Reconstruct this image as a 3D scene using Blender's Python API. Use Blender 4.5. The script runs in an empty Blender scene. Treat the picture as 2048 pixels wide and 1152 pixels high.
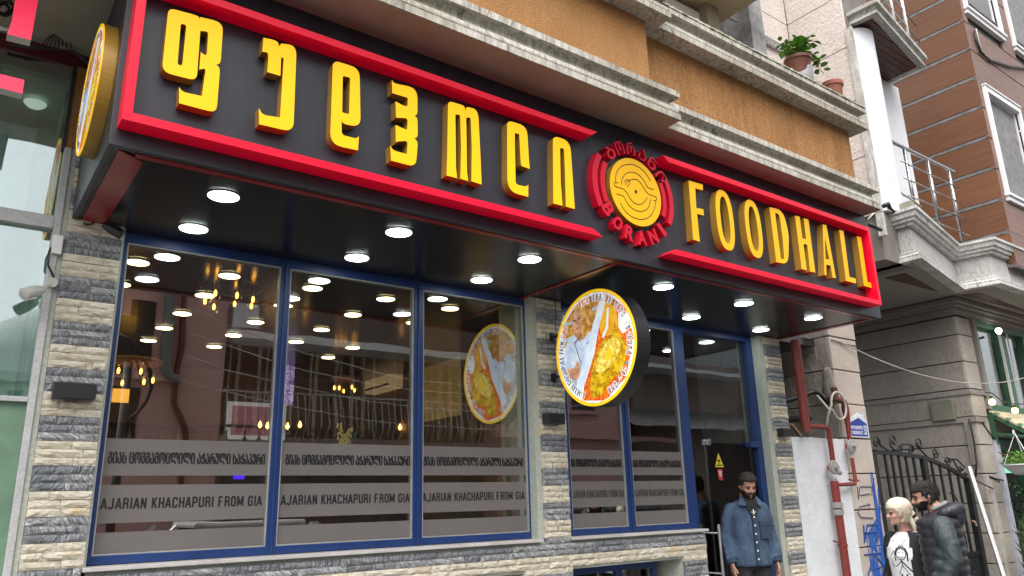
import bpy, bmesh, math, random
from math import sin, cos, pi, radians, sqrt, atan2
from mathutils import Vector, Matrix, Euler
from mathutils.geometry import tessellate_polygon
random.seed(7)
SC = bpy.context.scene
COL = SC.collection

# ------------------------------------------------------------------ camera, sky, sun, exposure
RX = Vector((0.80376784, -0.59436222, -0.0262833))     # camera right
RD = Vector((0.14154684, 0.23395233, -0.96188918))     # camera down
RF = Vector((0.57785963, 0.76941527, 0.27217345))      # camera forward
FPX = 1520.31
CAM = Vector((0.0, -5.25, 1.6))
cam_d = bpy.data.cameras.new('camera')
cam_d.sensor_width = 36.0
cam_d.lens = FPX / 2048 * 36
cam_d.clip_start = 0.05
cam_d.clip_end = 500
cam = bpy.data.objects.new('camera', cam_d)
mw = Matrix((RX, -RD, -RF)).transposed().to_4x4()
mw.translation = CAM
cam.matrix_world = mw
COL.objects.link(cam)
SC.camera = cam

SUN_EL, SUN_AZ = radians(60), radians(222)   # azimuth measured clockwise from +Y
world = bpy.data.worlds.new('World')
SC.world = world
world.use_nodes = True
wn = world.node_tree
bgn = wn.nodes['Background']
sky = wn.nodes.new('ShaderNodeTexSky')
sky.sky_type = 'NISHITA'
sky.sun_disc = False
sky.sun_elevation = SUN_EL
sky.sun_rotation = SUN_AZ
sky.air_density = 1.0
sky.dust_density = 4.0
sky.ozone_density = 1.0
hsv = wn.nodes.new('ShaderNodeHueSaturation')
hsv.inputs['Saturation'].default_value = 0.22
wn.links.new(sky.outputs[0], hsv.inputs['Color'])
wn.links.new(hsv.outputs[0], bgn.inputs['Color'])
bgn.inputs['Strength'].default_value = 0.15
sun_d = bpy.data.lights.new('sun', 'SUN')
sun_d.energy = 1.5
sun_d.angle = radians(75)
sun_d.color = (1.0, 0.97, 0.92)
sun = bpy.data.objects.new('sun', sun_d)
sdir = Vector((sin(SUN_AZ) * cos(SUN_EL), cos(SUN_AZ) * cos(SUN_EL), sin(SUN_EL)))
sun.rotation_euler = sdir.to_track_quat('Z', 'Y').to_euler()
sun.location = (0, -20, 30)
COL.objects.link(sun)
SC.view_settings.view_transform = 'Standard'
SC.view_settings.look = 'None'
SC.view_settings.exposure = 1.12
SC.view_settings.gamma = 1.0
SC.cycles.max_bounces = 8
SC.cycles.transparent_max_bounces = 16
SC.cycles.caustics_reflective = False
SC.cycles.caustics_refractive = False
SC.cycles.sample_clamp_indirect = 4.0


# ------------------------------------------------------------------ helpers
def at(px, py, Y=None, X=None, Z=None):
    """point of the photograph (2048 wide) lying on the wall plane X=, Y= or Z= (metres)"""
    d = RX * ((px - 1024) / FPX) + RD * ((py - 576) / FPX) + RF
    if Y is not None: t = (Y - CAM.y) / d.y
    elif X is not None: t = (X - CAM.x) / d.x
    else: t = (Z - CAM.z) / d.z
    return CAM + d * t


def tag(o, label=None, cat=None, group=None, kind=None):
    if label: o['label'] = label
    if cat: o['category'] = cat
    if group: o['group'] = group
    if kind: o['kind'] = kind
    return o


def thing(name, label, cat, loc=(0, 0, 0), rz=0.0, group=None):
    o = bpy.data.objects.new(name, None)
    o.empty_display_size = 0.1
    o.location = loc
    o.rotation_euler = (0, 0, rz)
    COL.objects.link(o)
    return tag(o, label, cat, group)


def link(name, me, parent=None):
    o = bpy.data.objects.new(name, me)
    COL.objects.link(o)
    if parent is not None: o.parent = parent
    return o


class MB:
    """collects shapes, then becomes ONE mesh object"""
    def __init__(s):
        s.v, s.f, s.m = [], [], []

    def add(s, vs, fs, mi=0):
        n = len(s.v)
        s.v += [tuple(v) for v in vs]
        s.f += [tuple(n + i for i in f) for f in fs]
        s.m += [mi] * len(fs)
        return s

    def box(s, x0, x1, y0, y1, z0, z1, mi=0, M=None):
        vs = [Vector(p) for p in ((x0, y0, z0), (x1, y0, z0), (x1, y1, z0), (x0, y1, z0), (x0, y0, z1), (x1, y0, z1), (x1, y1, z1), (x0, y1, z1))]
        if M is not None: vs = [M @ v for v in vs]
        return s.add(vs, [(3, 2, 1, 0), (4, 5, 6, 7), (0, 1, 5, 4), (1, 2, 6, 5), (2, 3, 7, 6), (3, 0, 4, 7)], mi)

    def beam(s, p, q, w, h, mi=0, up=Vector((0, 0, 1))):
        p, q = Vector(p), Vector(q)
        d = (q - p).normalized()
        a = d.cross(up)
        if a.length < 1e-4: a = d.cross(Vector((0, 1, 0)))
        a.normalize()
        b = a.cross(d)
        vs = [c + a * (w / 2 * i) + b * (h / 2 * j) for c in (p, q) for i, j in ((-1, -1), (1, -1), (1, 1), (-1, 1))]
        return s.add(vs, [(0, 1, 2, 3), (7, 6, 5, 4), (0, 4, 5, 1), (1, 5, 6, 2), (2, 6, 7, 3), (3, 7, 4, 0)], mi)

    def tube(s, pts, r, n=8, mi=0, cap=True, squash=None):
        pts = [Vector(p) for p in pts]
        k = len(pts)
        rr = r if isinstance(r, (list, tuple)) else [r] * k
        ref = None
        vs = []
        for i, p in enumerate(pts):
            d = (pts[min(i + 1, k - 1)] - pts[max(i - 1, 0)])
            d = d.normalized() if d.length > 1e-9 else Vector((0, 0, 1))
            if ref is None:
                ref = d.cross(Vector((0, 0, 1)))
                if ref.length < 1e-3: ref = d.cross(Vector((0, 1, 0)))
            a = (ref - d * ref.dot(d))
            if a.length < 1e-6: a = d.orthogonal()
            a.normalize(); ref = a
            b = d.cross(a)
            for j in range(n):
                t = 2 * pi * j / n
                vs.append(p + a * (cos(t) * rr[i]) + b * (sin(t) * rr[i]))
        fs = []
        for i in range(k - 1):
            for j in range(n):
                fs.append((i * n + j, i * n + (j + 1) % n, (i + 1) * n + (j + 1) % n, (i + 1) * n + j))
        if cap:
            fs.append(tuple(range(n - 1, -1, -1)))
            fs.append(tuple((k - 1) * n + j for j in range(n)))
        return s.add(vs, fs, mi)

    def lathe(s, prof, c=(0, 0, 0), n=24, M=None, mi=0):
        c = Vector(c)
        vs, fs = [], []
        for (r, z) in prof:
            for j in range(n):
                t = 2 * pi * j / n
                v = Vector((r * cos(t), r * sin(t), z))
                if M is not None: v = M @ v
                vs.append(c + v)
        for i in range(len(prof) - 1):
            for j in range(n):
                fs.append((i * n + j, i * n + (j + 1) % n, (i + 1) * n + (j + 1) % n, (i + 1) * n + j))
        if prof[0][0] > 1e-6: fs.append(tuple(range(n - 1, -1, -1)))
        if prof[-1][0] > 1e-6: fs.append(tuple((len(prof) - 1) * n + j for j in range(n)))
        return s.add(vs, fs, mi)

    def loft(s, rings, mi=0, n=20, M=None):
        """rings: (cx, cy, cz, rx, ry[, power]) horizontal rings"""
        vs, fs = [], []
        for rg in rings:
            cx, cy, cz, rx, ry = rg[:5]
            pw = rg[5] if len(rg) > 5 else 1.0
            for j in range(n):
                t = 2 * pi * j / n
                a, b = cos(t), sin(t)
                a = math.copysign(abs(a) ** pw, a); b = math.copysign(abs(b) ** pw, b)
                v = Vector((cx + rx * a, cy + ry * b, cz))
                vs.append(M @ v if M is not None else v)
        k = len(rings)
        for i in range(k - 1):
            for j in range(n):
                fs.append((i * n + j, i * n + (j + 1) % n, (i + 1) * n + (j + 1) % n, (i + 1) * n + j))
        fs.append(tuple(range(n - 1, -1, -1)))
        fs.append(tuple((k - 1) * n + j for j in range(n)))
        return s.add(vs, fs, mi)

    def mesh(s, name, mats, smooth=False):
        me = bpy.data.meshes.new(name)
        me.from_pydata(s.v, [], s.f)
        for m in (mats if isinstance(mats, (list, tuple)) else [mats]): me.materials.append(m)
        if any(s.m): me.polygons.foreach_set('material_index', s.m)
        if smooth: me.polygons.foreach_set('use_smooth', [True] * len(s.f))
        me.update()
        return me

    def obj(s, name, mats, parent=None, smooth=False, bevel=0, angle=None):
        o = link(name, s.mesh(name, mats, smooth), parent)
        if bevel:
            b = o.modifiers.new('bevel', 'BEVEL'); b.width = bevel; b.segments = 2; b.limit_method = 'ANGLE'
            b.angle_limit = radians(40)
        if angle and smooth:
            bm = bmesh.new(); bm.from_mesh(o.data)
            for e in bm.edges:
                if len(e.link_faces) == 2 and e.calc_face_angle(0) > radians(angle): e.smooth = False
            bm.to_mesh(o.data); bm.free()
        return o


def prism(outline, holes, y0, y1, mb=None, mi_face=0, mi_side=0, frame=None):
    """outline in (u, w) extruded along -normal; y0 back, y1 front. frame maps (u, w, y) to world"""
    mb = mb or MB()
    if frame is None: frame = lambda u, w, y: Vector((u, y, w))
    loops = [outline] + list(holes)
    flat = [p for l in loops for p in l]
    tris = tessellate_polygon([[Vector((p[0], p[1], 0)) for p in l] for l in loops])
    n = len(flat)
    vs = [frame(p[0], p[1], y1) for p in flat]
    mb.add(vs, [tuple(t) for t in tris], mi_face)
    vs2 = [frame(p[0], p[1], y0) for p in flat]
    mb.add(vs2, [tuple(reversed(t)) for t in tris], mi_side)
    k = 0
    for l in loops:
        m = len(l)
        a = [frame(p[0], p[1], y1) for p in l] + [frame(p[0], p[1], y0) for p in l]
        mb.add(a, [(i, (i + 1) % m, m + (i + 1) % m, m + i) for i in range(m)], mi_side)
    return mb


def rounded(pts, seg=5):
    """pts: (x, y) or (x, y, r): corner radius in the same unit; quadratic fillet"""
    out = []
    n = len(pts)
    for i, p in enumerate(pts):
        r = p[2] if len(p) > 2 else 0
        c = Vector(p[:2])
        if r <= 0:
            out.append(tuple(c)); continue
        a = Vector(pts[i - 1][:2]); b = Vector(pts[(i + 1) % n][:2])
        ra = min(r, (a - c).length * .49); rb = min(r, (b - c).length * .49)
        p0 = c + (a - c).normalized() * ra; p1 = c + (b - c).normalized() * rb
        for k in range(seg + 1):
            t = k / seg
            out.append(tuple(p0 * (1 - t) ** 2 + c * (2 * t * (1 - t)) + p1 * t ** 2))
    return out


def sweep(name, path, prof, mats, parent=None, smooth=False, closed_prof=True):
    """profile (out, z) swept along a plan path of (x, y); out is to the right of travel"""
    P = [Vector((p[0], p[1])) for p in path]
    vs, fs = [], []
    k = len(prof)
    for i, p in enumerate(P):
        ns = []
        if i > 0: d = (P[i] - P[i - 1]).normalized(); ns.append(Vector((d.y, -d.x)))
        if i < len(P) - 1: d = (P[i + 1] - P[i]).normalized(); ns.append(Vector((d.y, -d.x)))
        if len(ns) == 2:
            m = (ns[0] + ns[1]).normalized(); m = m / max(.3, m.dot(ns[0]))
        else: m = ns[0]
        for (o_, z) in prof: vs.append((p.x + m.x * o_, p.y + m.y * o_, z))
    for i in range(len(P) - 1):
        for j in range(k if closed_prof else k - 1):
            a, b = i * k + j, i * k + (j + 1) % k
            fs.append((a, a + k, b + k, b))
    fs.append(tuple(range(k))); fs.append(tuple(reversed([(len(P) - 1) * k + j for j in range(k)])))
    me = bpy.data.meshes.new(name)
    me.from_pydata(vs, [], fs)
    me.materials.append(mats)
    bm = bmesh.new(); bm.from_mesh(me)
    bmesh.ops.recalc_face_normals(bm, faces=bm.faces)
    bm.to_mesh(me); bm.free()
    return link(name, me, parent)


def densify_x(outl, step):
    return outl


def text_mesh(s, size, offset=0.0, shear=0.0, sx=1.0, align='LEFT'):
    c = bpy.data.curves.new('writing', 'FONT')
    c.body = s; c.size = size; c.offset = offset; c.shear = shear; c.align_x = align; c.resolution_u = 2
    o = bpy.data.objects.new('writing', c)
    COL.objects.link(o)
    bpy.context.view_layer.update()
    me = bpy.data.meshes.new_from_object(o.evaluated_get(bpy.context.evaluated_depsgraph_get()))
    bpy.data.objects.remove(o); bpy.data.curves.remove(c)
    vs = [Vector(v.co) for v in me.vertices]
    fs = [tuple(p.vertices) for p in me.polygons]
    bpy.data.meshes.remove(me)
    return vs, fs


def extrude_text(s, size, frame, y0, y1, fit_w=None, fit_h=None, offset=0.0, mb=None, mi=0, centre=False):
    """writing as thin solid; frame(u, w, y); fitted to width/height, lower left at 0, 0"""
    vs, fs = text_mesh(s, size, offset)
    if not vs: return mb or MB()
    x0 = min(v.x for v in vs); x1 = max(v.x for v in vs); z0 = min(v.y for v in vs); z1 = max(v.y for v in vs)
    kx = fit_w / (x1 - x0) if fit_w else 1; kz = fit_h / (z1 - z0) if fit_h else 1
    if fit_h and not fit_w: kx = kz
    ox = (x1 - x0) * kx / 2 if centre else 0
    P = [((v.x - x0) * kx - ox, (v.y - z0) * kz) for v in vs]
    mb = mb or MB()
    n = len(P)
    edges = {}
    for f in fs:
        for i in range(len(f)):
            e = (f[i], f[(i + 1) % len(f)])
            edges[e] = 1
    bd = [e for e in edges if (e[1], e[0]) not in edges]
    allv = [frame(p[0], p[1], y1) for p in P] + [frame(p[0], p[1], y0) for p in P]
    faces = [f for f in fs] + [tuple(n + i for i in reversed(f)) for f in fs] + [(a, n + a, n + b, b) for a, b in bd]
    mb.add(allv, faces, mi)
    return mb


STROKES = {
 'A': [((0, 0), (.22, 1)), ((.44, 0), (.22, 1)), ((.09, .30), (.35, .30))], 'J': [((.36, 1), (.36, .2)), ((.36, .2), (.26, .06)), ((.26, .06), (.12, .06)), ((.12, .06), (.04, .2))],
 'R': [((.06, 0), (.06, 1)), ((.06, .94), (.3, .94)), ((.3, .94), (.39, .84)), ((.39, .84), (.39, .6)), ((.39, .6), (.3, .5)), ((.3, .5), (.06, .5)), ((.28, .5), (.39, .36)), ((.39, .36), (.41, 0))],
 'I': [((.08, 0), (.08, 1))], 'N': [((.06, 0), (.06, 1)), ((.40, 0), (.40, 1)), ((.06, .95), (.40, .05))], 'K': [((.06, 0), (.06, 1)), ((.08, .42), (.40, 1)), ((.18, .58), (.42, 0))],
 'H': [((.06, 0), (.06, 1)), ((.40, 0), (.40, 1)), ((.06, .5), (.40, .5))], 'C': [((.40, .70), (.40, .86)), ((.40, .84), (.30, .94)), ((.30, .94), (.16, .94)), ((.16, .94), (.06, .84)), ((.06, .86), (.06, .14)), ((.06, .16), (.16, .06)), ((.16, .06), (.30, .06)), ((.30, .06), (.40, .16)), ((.40, .14), (.40, .32))],
 'P': [((.06, 0), (.06, 1)), ((.06, .94), (.3, .94)), ((.3, .94), (.40, .84)), ((.40, .84), (.40, .55)), ((.40, .55), (.3, .45)), ((.3, .45), (.06, .45))], 'U': [((.06, 1), (.06, .16)), ((.06, .16), (.16, .06)), ((.16, .06), (.30, .06)), ((.30, .06), (.40, .16)), ((.40, .16), (.40, 1))],
 'F': [((.06, 0), (.06, 1)), ((.06, .94), (.38, .94)), ((.06, .5), (.34, .5))], 'O': [((.06, .16), (.06, .84)), ((.06, .84), (.16, .94)), ((.16, .94), (.30, .94)), ((.30, .94), (.40, .84)), ((.40, .84), (.40, .16)), ((.40, .16), (.30, .06)), ((.30, .06), (.16, .06)), ((.16, .06), (.06, .16))],
 'M': [((.06, 0), (.06, 1)), ((.54, 0), (.54, 1)), ((.07, .97), (.30, .15)), ((.53, .97), (.30, .15))], 'G': [((.40, .70), (.40, .86)), ((.40, .84), (.30, .94)), ((.30, .94), (.16, .94)), ((.16, .94), (.06, .84)), ((.06, .86), (.06, .14)), ((.06, .16), (.16, .06)), ((.16, .06), (.30, .06)), ((.30, .06), (.40, .16)), ((.40, .14), (.40, .50)), ((.40, .50), (.25, .50))]}
ADV = {'I': .30, 'M': .74, ' ': .34}


def block_text(s, fit_w, fit_h, frame, y, th=.165, mb=None, mi=0):
    """tall narrow capitals drawn with straight strokes"""
    mb = mb or MB()
    tot = sum(ADV.get(c, .60) for c in s) - .14
    k = fit_w / tot; x = 0; q = 0
    for c in s:
        for (a, b_) in STROKES.get(c, []):
            A_, B_ = Vector(((x + a[0]) * k, a[1] * fit_h)), Vector(((x + b_[0]) * k, b_[1] * fit_h))
            d = (B_ - A_).normalized(); n_ = Vector((-d.y, d.x)) * th * k * .5
            diag = abs(d.x) > .05 and abs(d.y) > .05
            e = d * (th * k * .25 if diag and c not in 'AKMNR' else 0)
            yy = y - .00006 * (q % 7); q += 1
            mb.add([frame(p_.x, p_.y, yy) for p_ in (A_ - n_ - e, B_ - n_ + e, B_ + n_ + e, A_ + n_ - e)], [(0, 1, 2, 3)], mi)
        x += ADV.get(c, .60)
    return mb


def mtav(s):
    return ''.join(chr(ord(c) - 0x10D0 + 0x1C90) if 0x10D0 <= ord(c) <= 0x10FF else c for c in s)


# ------------------------------------------------------------------ materials
def new_mat(name):
    m = bpy.data.materials.new(name); m.use_nodes = True
    nt = m.node_tree
    b = nt.nodes['Principled BSDF']
    return m, nt, b


def N(nt, t, **kw):
    n = nt.nodes.new(t)
    for k, v in kw.items():
        if k.startswith('i_'):
            key = k[2:].replace('_', ' ')
            n.inputs[key].default_value = v
        elif k.startswith('n_'): n.inputs[int(k[2:])].default_value = v
        else: setattr(n, k, v)
    return n


def c4(c): return (c[0], c[1], c[2], 1.0)


def pos_vec(nt, scale=(1, 1, 1), rnd=True):
    g = N(nt, 'ShaderNodeNewGeometry')
    src = g.outputs['Position']
    if rnd:
        oi = N(nt, 'ShaderNodeObjectInfo')
        mu = N(nt, 'ShaderNodeMath', operation='MULTIPLY'); mu.inputs[1].default_value = 37.0
        nt.links.new(oi.outputs['Random'], mu.inputs[0])
        ad = N(nt, 'ShaderNodeVectorMath', operation='ADD')
        nt.links.new(src, ad.inputs[0]); nt.links.new(mu.outputs[0], ad.inputs[1])
        src = ad.outputs[0]
    mp = N(nt, 'ShaderNodeMapping'); mp.inputs['Scale'].default_value = scale
    nt.links.new(src, mp.inputs['Vector'])
    return mp.outputs[0]


def ramp(nt, fac, stops):
    r = N(nt, 'ShaderNodeValToRGB')
    e = r.color_ramp.elements
    while len(e) < len(stops): e.new(0.5)
    for i, (p, c) in enumerate(stops): e[i].position = p; e[i].color = c4(c) if len(c) == 3 else c
    nt.links.new(fac, r.inputs['Fac'])
    return r.outputs['Color']


def mix(nt, fac, a, b, blend='MIX'):
    m = N(nt, 'ShaderNodeMix', data_type='RGBA', blend_type=blend)
    for sock, val in ((m.inputs[0], fac), (m.inputs[6], a), (m.inputs[7], b)):
        if isinstance(val, (int, float)): sock.default_value = val
        elif isinstance(val, (tuple, list)): sock.default_value = c4(val)
        else: nt.links.new(val, sock)
    return m.outputs[2]


def noise(nt, vec, scale, detail=4, rough=0.6, dist=0.0):
    n = N(nt, 'ShaderNodeTexNoise'); n.inputs['Scale'].default_value = scale
    n.inputs['Detail'].default_value = detail; n.inputs['Roughness'].default_value = rough
    n.inputs['Distortion'].default_value = dist
    nt.links.new(vec, n.inputs['Vector'])
    return n.outputs['Fac']


def bump(nt, b, h, strength, dist):
    bp = N(nt, 'ShaderNodeBump'); bp.inputs['Strength'].default_value = strength; bp.inputs['Distance'].default_value = dist
    nt.links.new(h, bp.inputs['Height']); nt.links.new(bp.outputs[0], b.inputs['Normal'])
    return bp


def simple(name, col, rough=0.6, metal=0.0, var=0.15, vscale=6.0, bs=60.0, bst=0.1, bd=0.002, col2=None, emit=None, es=0.0, spec=0.5, coat=0.0, stretch=(1, 1, 1), rvar=0.12):
    m, nt, b = new_mat(name)
    v = pos_vec(nt, stretch)
    n1 = noise(nt, v, vscale, 6, .65)
    c2 = col2 if col2 else tuple(c * (1 - 2 * var) for c in col)
    f = ramp(nt, n1, [(0.32, (0, 0, 0)), (0.68, (1, 1, 1))])
    nt.links.new(mix(nt, f, c2, col), b.inputs['Base Color'])
    mr = N(nt, 'ShaderNodeMapRange'); mr.inputs['To Min'].default_value = max(0.02, rough - rvar); mr.inputs['To Max'].default_value = min(1, rough + rvar)
    nt.links.new(noise(nt, v, vscale * 3.1, 3), mr.inputs['Value']); nt.links.new(mr.outputs[0], b.inputs['Roughness'])
    b.inputs['Metallic'].default_value = metal
    b.inputs['Specular IOR Level'].default_value = spec
    b.inputs['Coat Weight'].default_value = coat
    if bst > 0:
        bump(nt, b, noise(nt, v, bs, 5), bst, bd)
    if emit:
        b.inputs['Emission Color'].default_value = c4(emit); b.inputs['Emission Strength'].default_value = es
    return m


def emis(name, col, es, base=None):
    m, nt, b = new_mat(name)
    b.inputs['Base Color'].default_value = c4(base or col)
    b.inputs['Emission Color'].default_value = c4(col); b.inputs['Emission Strength'].default_value = es
    b.inputs['Roughness'].default_value = .4
    return m


def stone_gray():
    m, nt, b = new_mat('grey_quartzite')
    v = pos_vec(nt)
    oi = N(nt, 'ShaderNodeObjectInfo')
    an = N(nt, 'ShaderNodeMath', operation='MULTIPLY_ADD'); an.inputs[1].default_value = 1.9; an.inputs[2].default_value = -0.75
    nt.links.new(oi.outputs['Random'], an.inputs[0])
    vr = N(nt, 'ShaderNodeVectorRotate', rotation_type='Y_AXIS')
    nt.links.new(v, vr.inputs['Vector']); nt.links.new(an.outputs[0], vr.inputs['Angle'])
    mp = N(nt, 'ShaderNodeMapping'); mp.inputs['Scale'].default_value = (60, 30, 7)
    nt.links.new(vr.outputs[0], mp.inputs['Vector'])
    n1 = noise(nt, mp.outputs[0], 1.6, 5, .7, .8)
    n2 = noise(nt, v, 9, 3)
    c = ramp(nt, n1, [(0.30, (0.06, 0.065, 0.072)), (0.44, (0.20, 0.21, 0.22)), (0.57, (0.40, 0.41, 0.42)), (0.70, (0.68, 0.68, 0.67))])
    dk = ramp(nt, oi.outputs['Random'], [(0.0, (0.62, 0.64, 0.68)), (0.5, (0.9, 0.9, 0.92)), (1.0, (1.25, 1.25, 1.22))])
    c = mix(nt, 1.0, c, dk, 'MULTIPLY')
    st = ramp(nt, n2, [(.5, (1, 1, 1)), (.75, (.8, .74, .66))])
    c = mix(nt, .6, c, mix(nt, 1.0, c, st, 'MULTIPLY'))
    nt.links.new(c, b.inputs['Base Color'])
    b.inputs['Roughness'].default_value = .78
    ad = N(nt, 'ShaderNodeMath', operation='ADD')
    nt.links.new(n1, ad.inputs[0]); nt.links.new(noise(nt, v, 28, 4), ad.inputs[1])
    bump(nt, b, ad.outputs[0], .9, .012)
    return m


def stone_cream():
    m, nt, b = new_mat('cream_limestone')
    v = pos_vec(nt, (1, 1, 1.6))
    n1 = noise(nt, v, 16, 6, .65, .6); n2 = noise(nt, v, 5, 3); n3 = noise(nt, v, 45, 4)
    c = ramp(nt, n1, [(0.3, (0.52, 0.46, 0.34)), (0.48, (0.70, 0.65, 0.54)), (0.7, (0.80, 0.77, 0.69))])
    oc = ramp(nt, n2, [(.58, (1, 1, 1)), (.74, (.92, .70, .42))])
    c = mix(nt, 1.0, c, oc, 'MULTIPLY')
    oi = N(nt, 'ShaderNodeObjectInfo')
    dk = ramp(nt, oi.outputs['Random'], [(0.0, (0.86, 0.84, 0.78)), (1.0, (1.03, 1.02, 1.0))])
    c = mix(nt, 1.0, c, dk, 'MULTIPLY')
    nt.links.new(c, b.inputs['Base Color']); b.inputs['Roughness'].default_value = .85
    ad = N(nt, 'ShaderNodeMath', operation='MULTIPLY_ADD'); ad.inputs[1].default_value = .35
    nt.links.new(n3, ad.inputs[0]); nt.links.new(n1, ad.inputs[2])
    bump(nt, b, ad.outputs[0], 1.0, .02)
    return m


def orange_stucco():
    m, nt, b = new_mat('orange_render')
    v = pos_vec(nt, (1, 1, 1), False)
    vs = pos_vec(nt, (9, 9, .45), False)
    n1 = noise(nt, v, 2.2, 5); n2 = noise(nt, vs, 1.0, 4, .65); n3 = noise(nt, v, 85, 2)
    c = ramp(nt, n1, [(.3, (.34, .165, .055)), (.7, (.43, .225, .085))])
    st = ramp(nt, n2, [(.36, (1.05, 1.05, 1.05)), (.50, (.82, .74, .66)), (.60, (.48, .40, .34)), (.70, (.95, .9, .85))])
    sep = N(nt, 'ShaderNodeSeparateXYZ'); g = N(nt, 'ShaderNodeNewGeometry'); nt.links.new(g.outputs['Position'], sep.inputs[0])
    rx = N(nt, 'ShaderNodeMapRange'); rx.inputs['From Min'].default_value = 4.1; rx.inputs['From Max'].default_value = 5.2
    rx.inputs['To Min'].default_value = .12; rx.inputs['To Max'].default_value = .45
    nt.links.new(sep.outputs['X'], rx.inputs['Value'])
    c = mix(nt, rx.outputs[0], c, mix(nt, 1.0, c, st, 'MULTIPLY'))
    gr = ramp(nt, n3, [(.36, (.68, .65, .60)), (.60, (1.18, 1.18, 1.16))])
    c = mix(nt, 1.0, c, gr, 'MULTIPLY')
    nt.links.new(c, b.inputs['Base Color']); b.inputs['Roughness'].default_value = .92
    bump(nt, b, n3, .8, .008)
    return m


def weathered(name, col, dirt, scale=(1, 1, 1), bs=40, amount=.5, rough=.85, bst=.4, bd=.006, streak=None):
    m, nt, b = new_mat(name)
    v = pos_vec(nt, scale, False)
    v2 = pos_vec(nt, streak, False) if streak else v
    n1 = noise(nt, v2, 3.0, 8, .7); n2 = noise(nt, v, bs, 5, .6)
    f = ramp(nt, n1, [(.42, (0, 0, 0)), (.68, (1, 1, 1))])
    mu = N(nt, 'ShaderNodeMath', operation='MULTIPLY'); mu.inputs[1].default_value = amount
    nt.links.new(f, mu.inputs[0])
    c = mix(nt, mu.outputs[0], col, dirt)
    gr = ramp(nt, n2, [(.3, (.8, .8, .8)), (.7, (1.1, 1.1, 1.1))])
    c = mix(nt, 1.0, c, gr, 'MULTIPLY')
    if streak:
        vl = pos_vec(nt, (1.3, 1.3, .2), False)
        ln_ = ramp(nt, noise(nt, vl, 2.6, 2, .5, .3), [(.492, (1, 1, 1)), (.4995, (.42, .40, .36)), (.5015, (.42, .40, .36)), (.510, (1, 1, 1))])
        c = mix(nt, 1.0, c, ln_, 'MULTIPLY')
        dr = ramp(nt, noise(nt, pos_vec(nt, (1.2, 1.2, 1.2), False), 1.3, 3), [(.40, (1, 1, 1)), (.72, (.62, .60, .54))])
        c = mix(nt, 1.0, c, dr, 'MULTIPLY')
    nt.links.new(c, b.inputs['Base Color'])
    b.inputs['Roughness'].default_value = rough
    bump(nt, b, n2, bst, bd)
    return m


def rough_render(name, col, col2, s=(14, 14, 5), bd=.02, rot=.5, bst=1.0):
    """directional trowelled render on the grey-pink building"""
    m, nt, b = new_mat(name)
    g = N(nt, 'ShaderNodeNewGeometry')
    mp = N(nt, 'ShaderNodeMapping'); mp.inputs['Rotation'].default_value = (rot, rot, 0); mp.inputs['Scale'].default_value = s
    nt.links.new(g.outputs['Position'], mp.inputs['Vector'])
    n1 = noise(nt, mp.outputs[0], 1.5, 4, .6, .5)
    v = pos_vec(nt, (1, 1, 1), False)
    n2 = noise(nt, v, 1.4, 5)
    c = ramp(nt, n2, [(.3, col2), (.7, col)])
    dk = ramp(nt, n1, [(.3, (.85, .85, .85)), (.6, (1.05, 1.05, 1.05))])
    nt.links.new(mix(nt, 1.0, c, dk, 'MULTIPLY'), b.inputs['Base Color']); b.inputs['Roughness'].default_value = .9
    bump(nt, b, n1, bst, bd)
    return m


def wood_clad(name, c1, c2, axis='X', rough=.5):
    m, nt, b = new_mat(name)
    sc = {'X': (1.2, 3, 30), 'Y': (3, 1.2, 30)}[axis]
    v = pos_vec(nt, sc)
    n1 = noise(nt, v, 1.6, 6, .65, .7)
    c = ramp(nt, n1, [(.3, c2), (.65, c1)])
    oi = N(nt, 'ShaderNodeObjectInfo')
    c = mix(nt, 1.0, c, ramp(nt, oi.outputs['Random'], [(0, (.85, .85, .85)), (1, (1.08, 1.08, 1.08))]), 'MULTIPLY')
    nt.links.new(c, b.inputs['Base Color']); b.inputs['Roughness'].default_value = rough
    bump(nt, b, n1, .25, .004)
    return m


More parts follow.
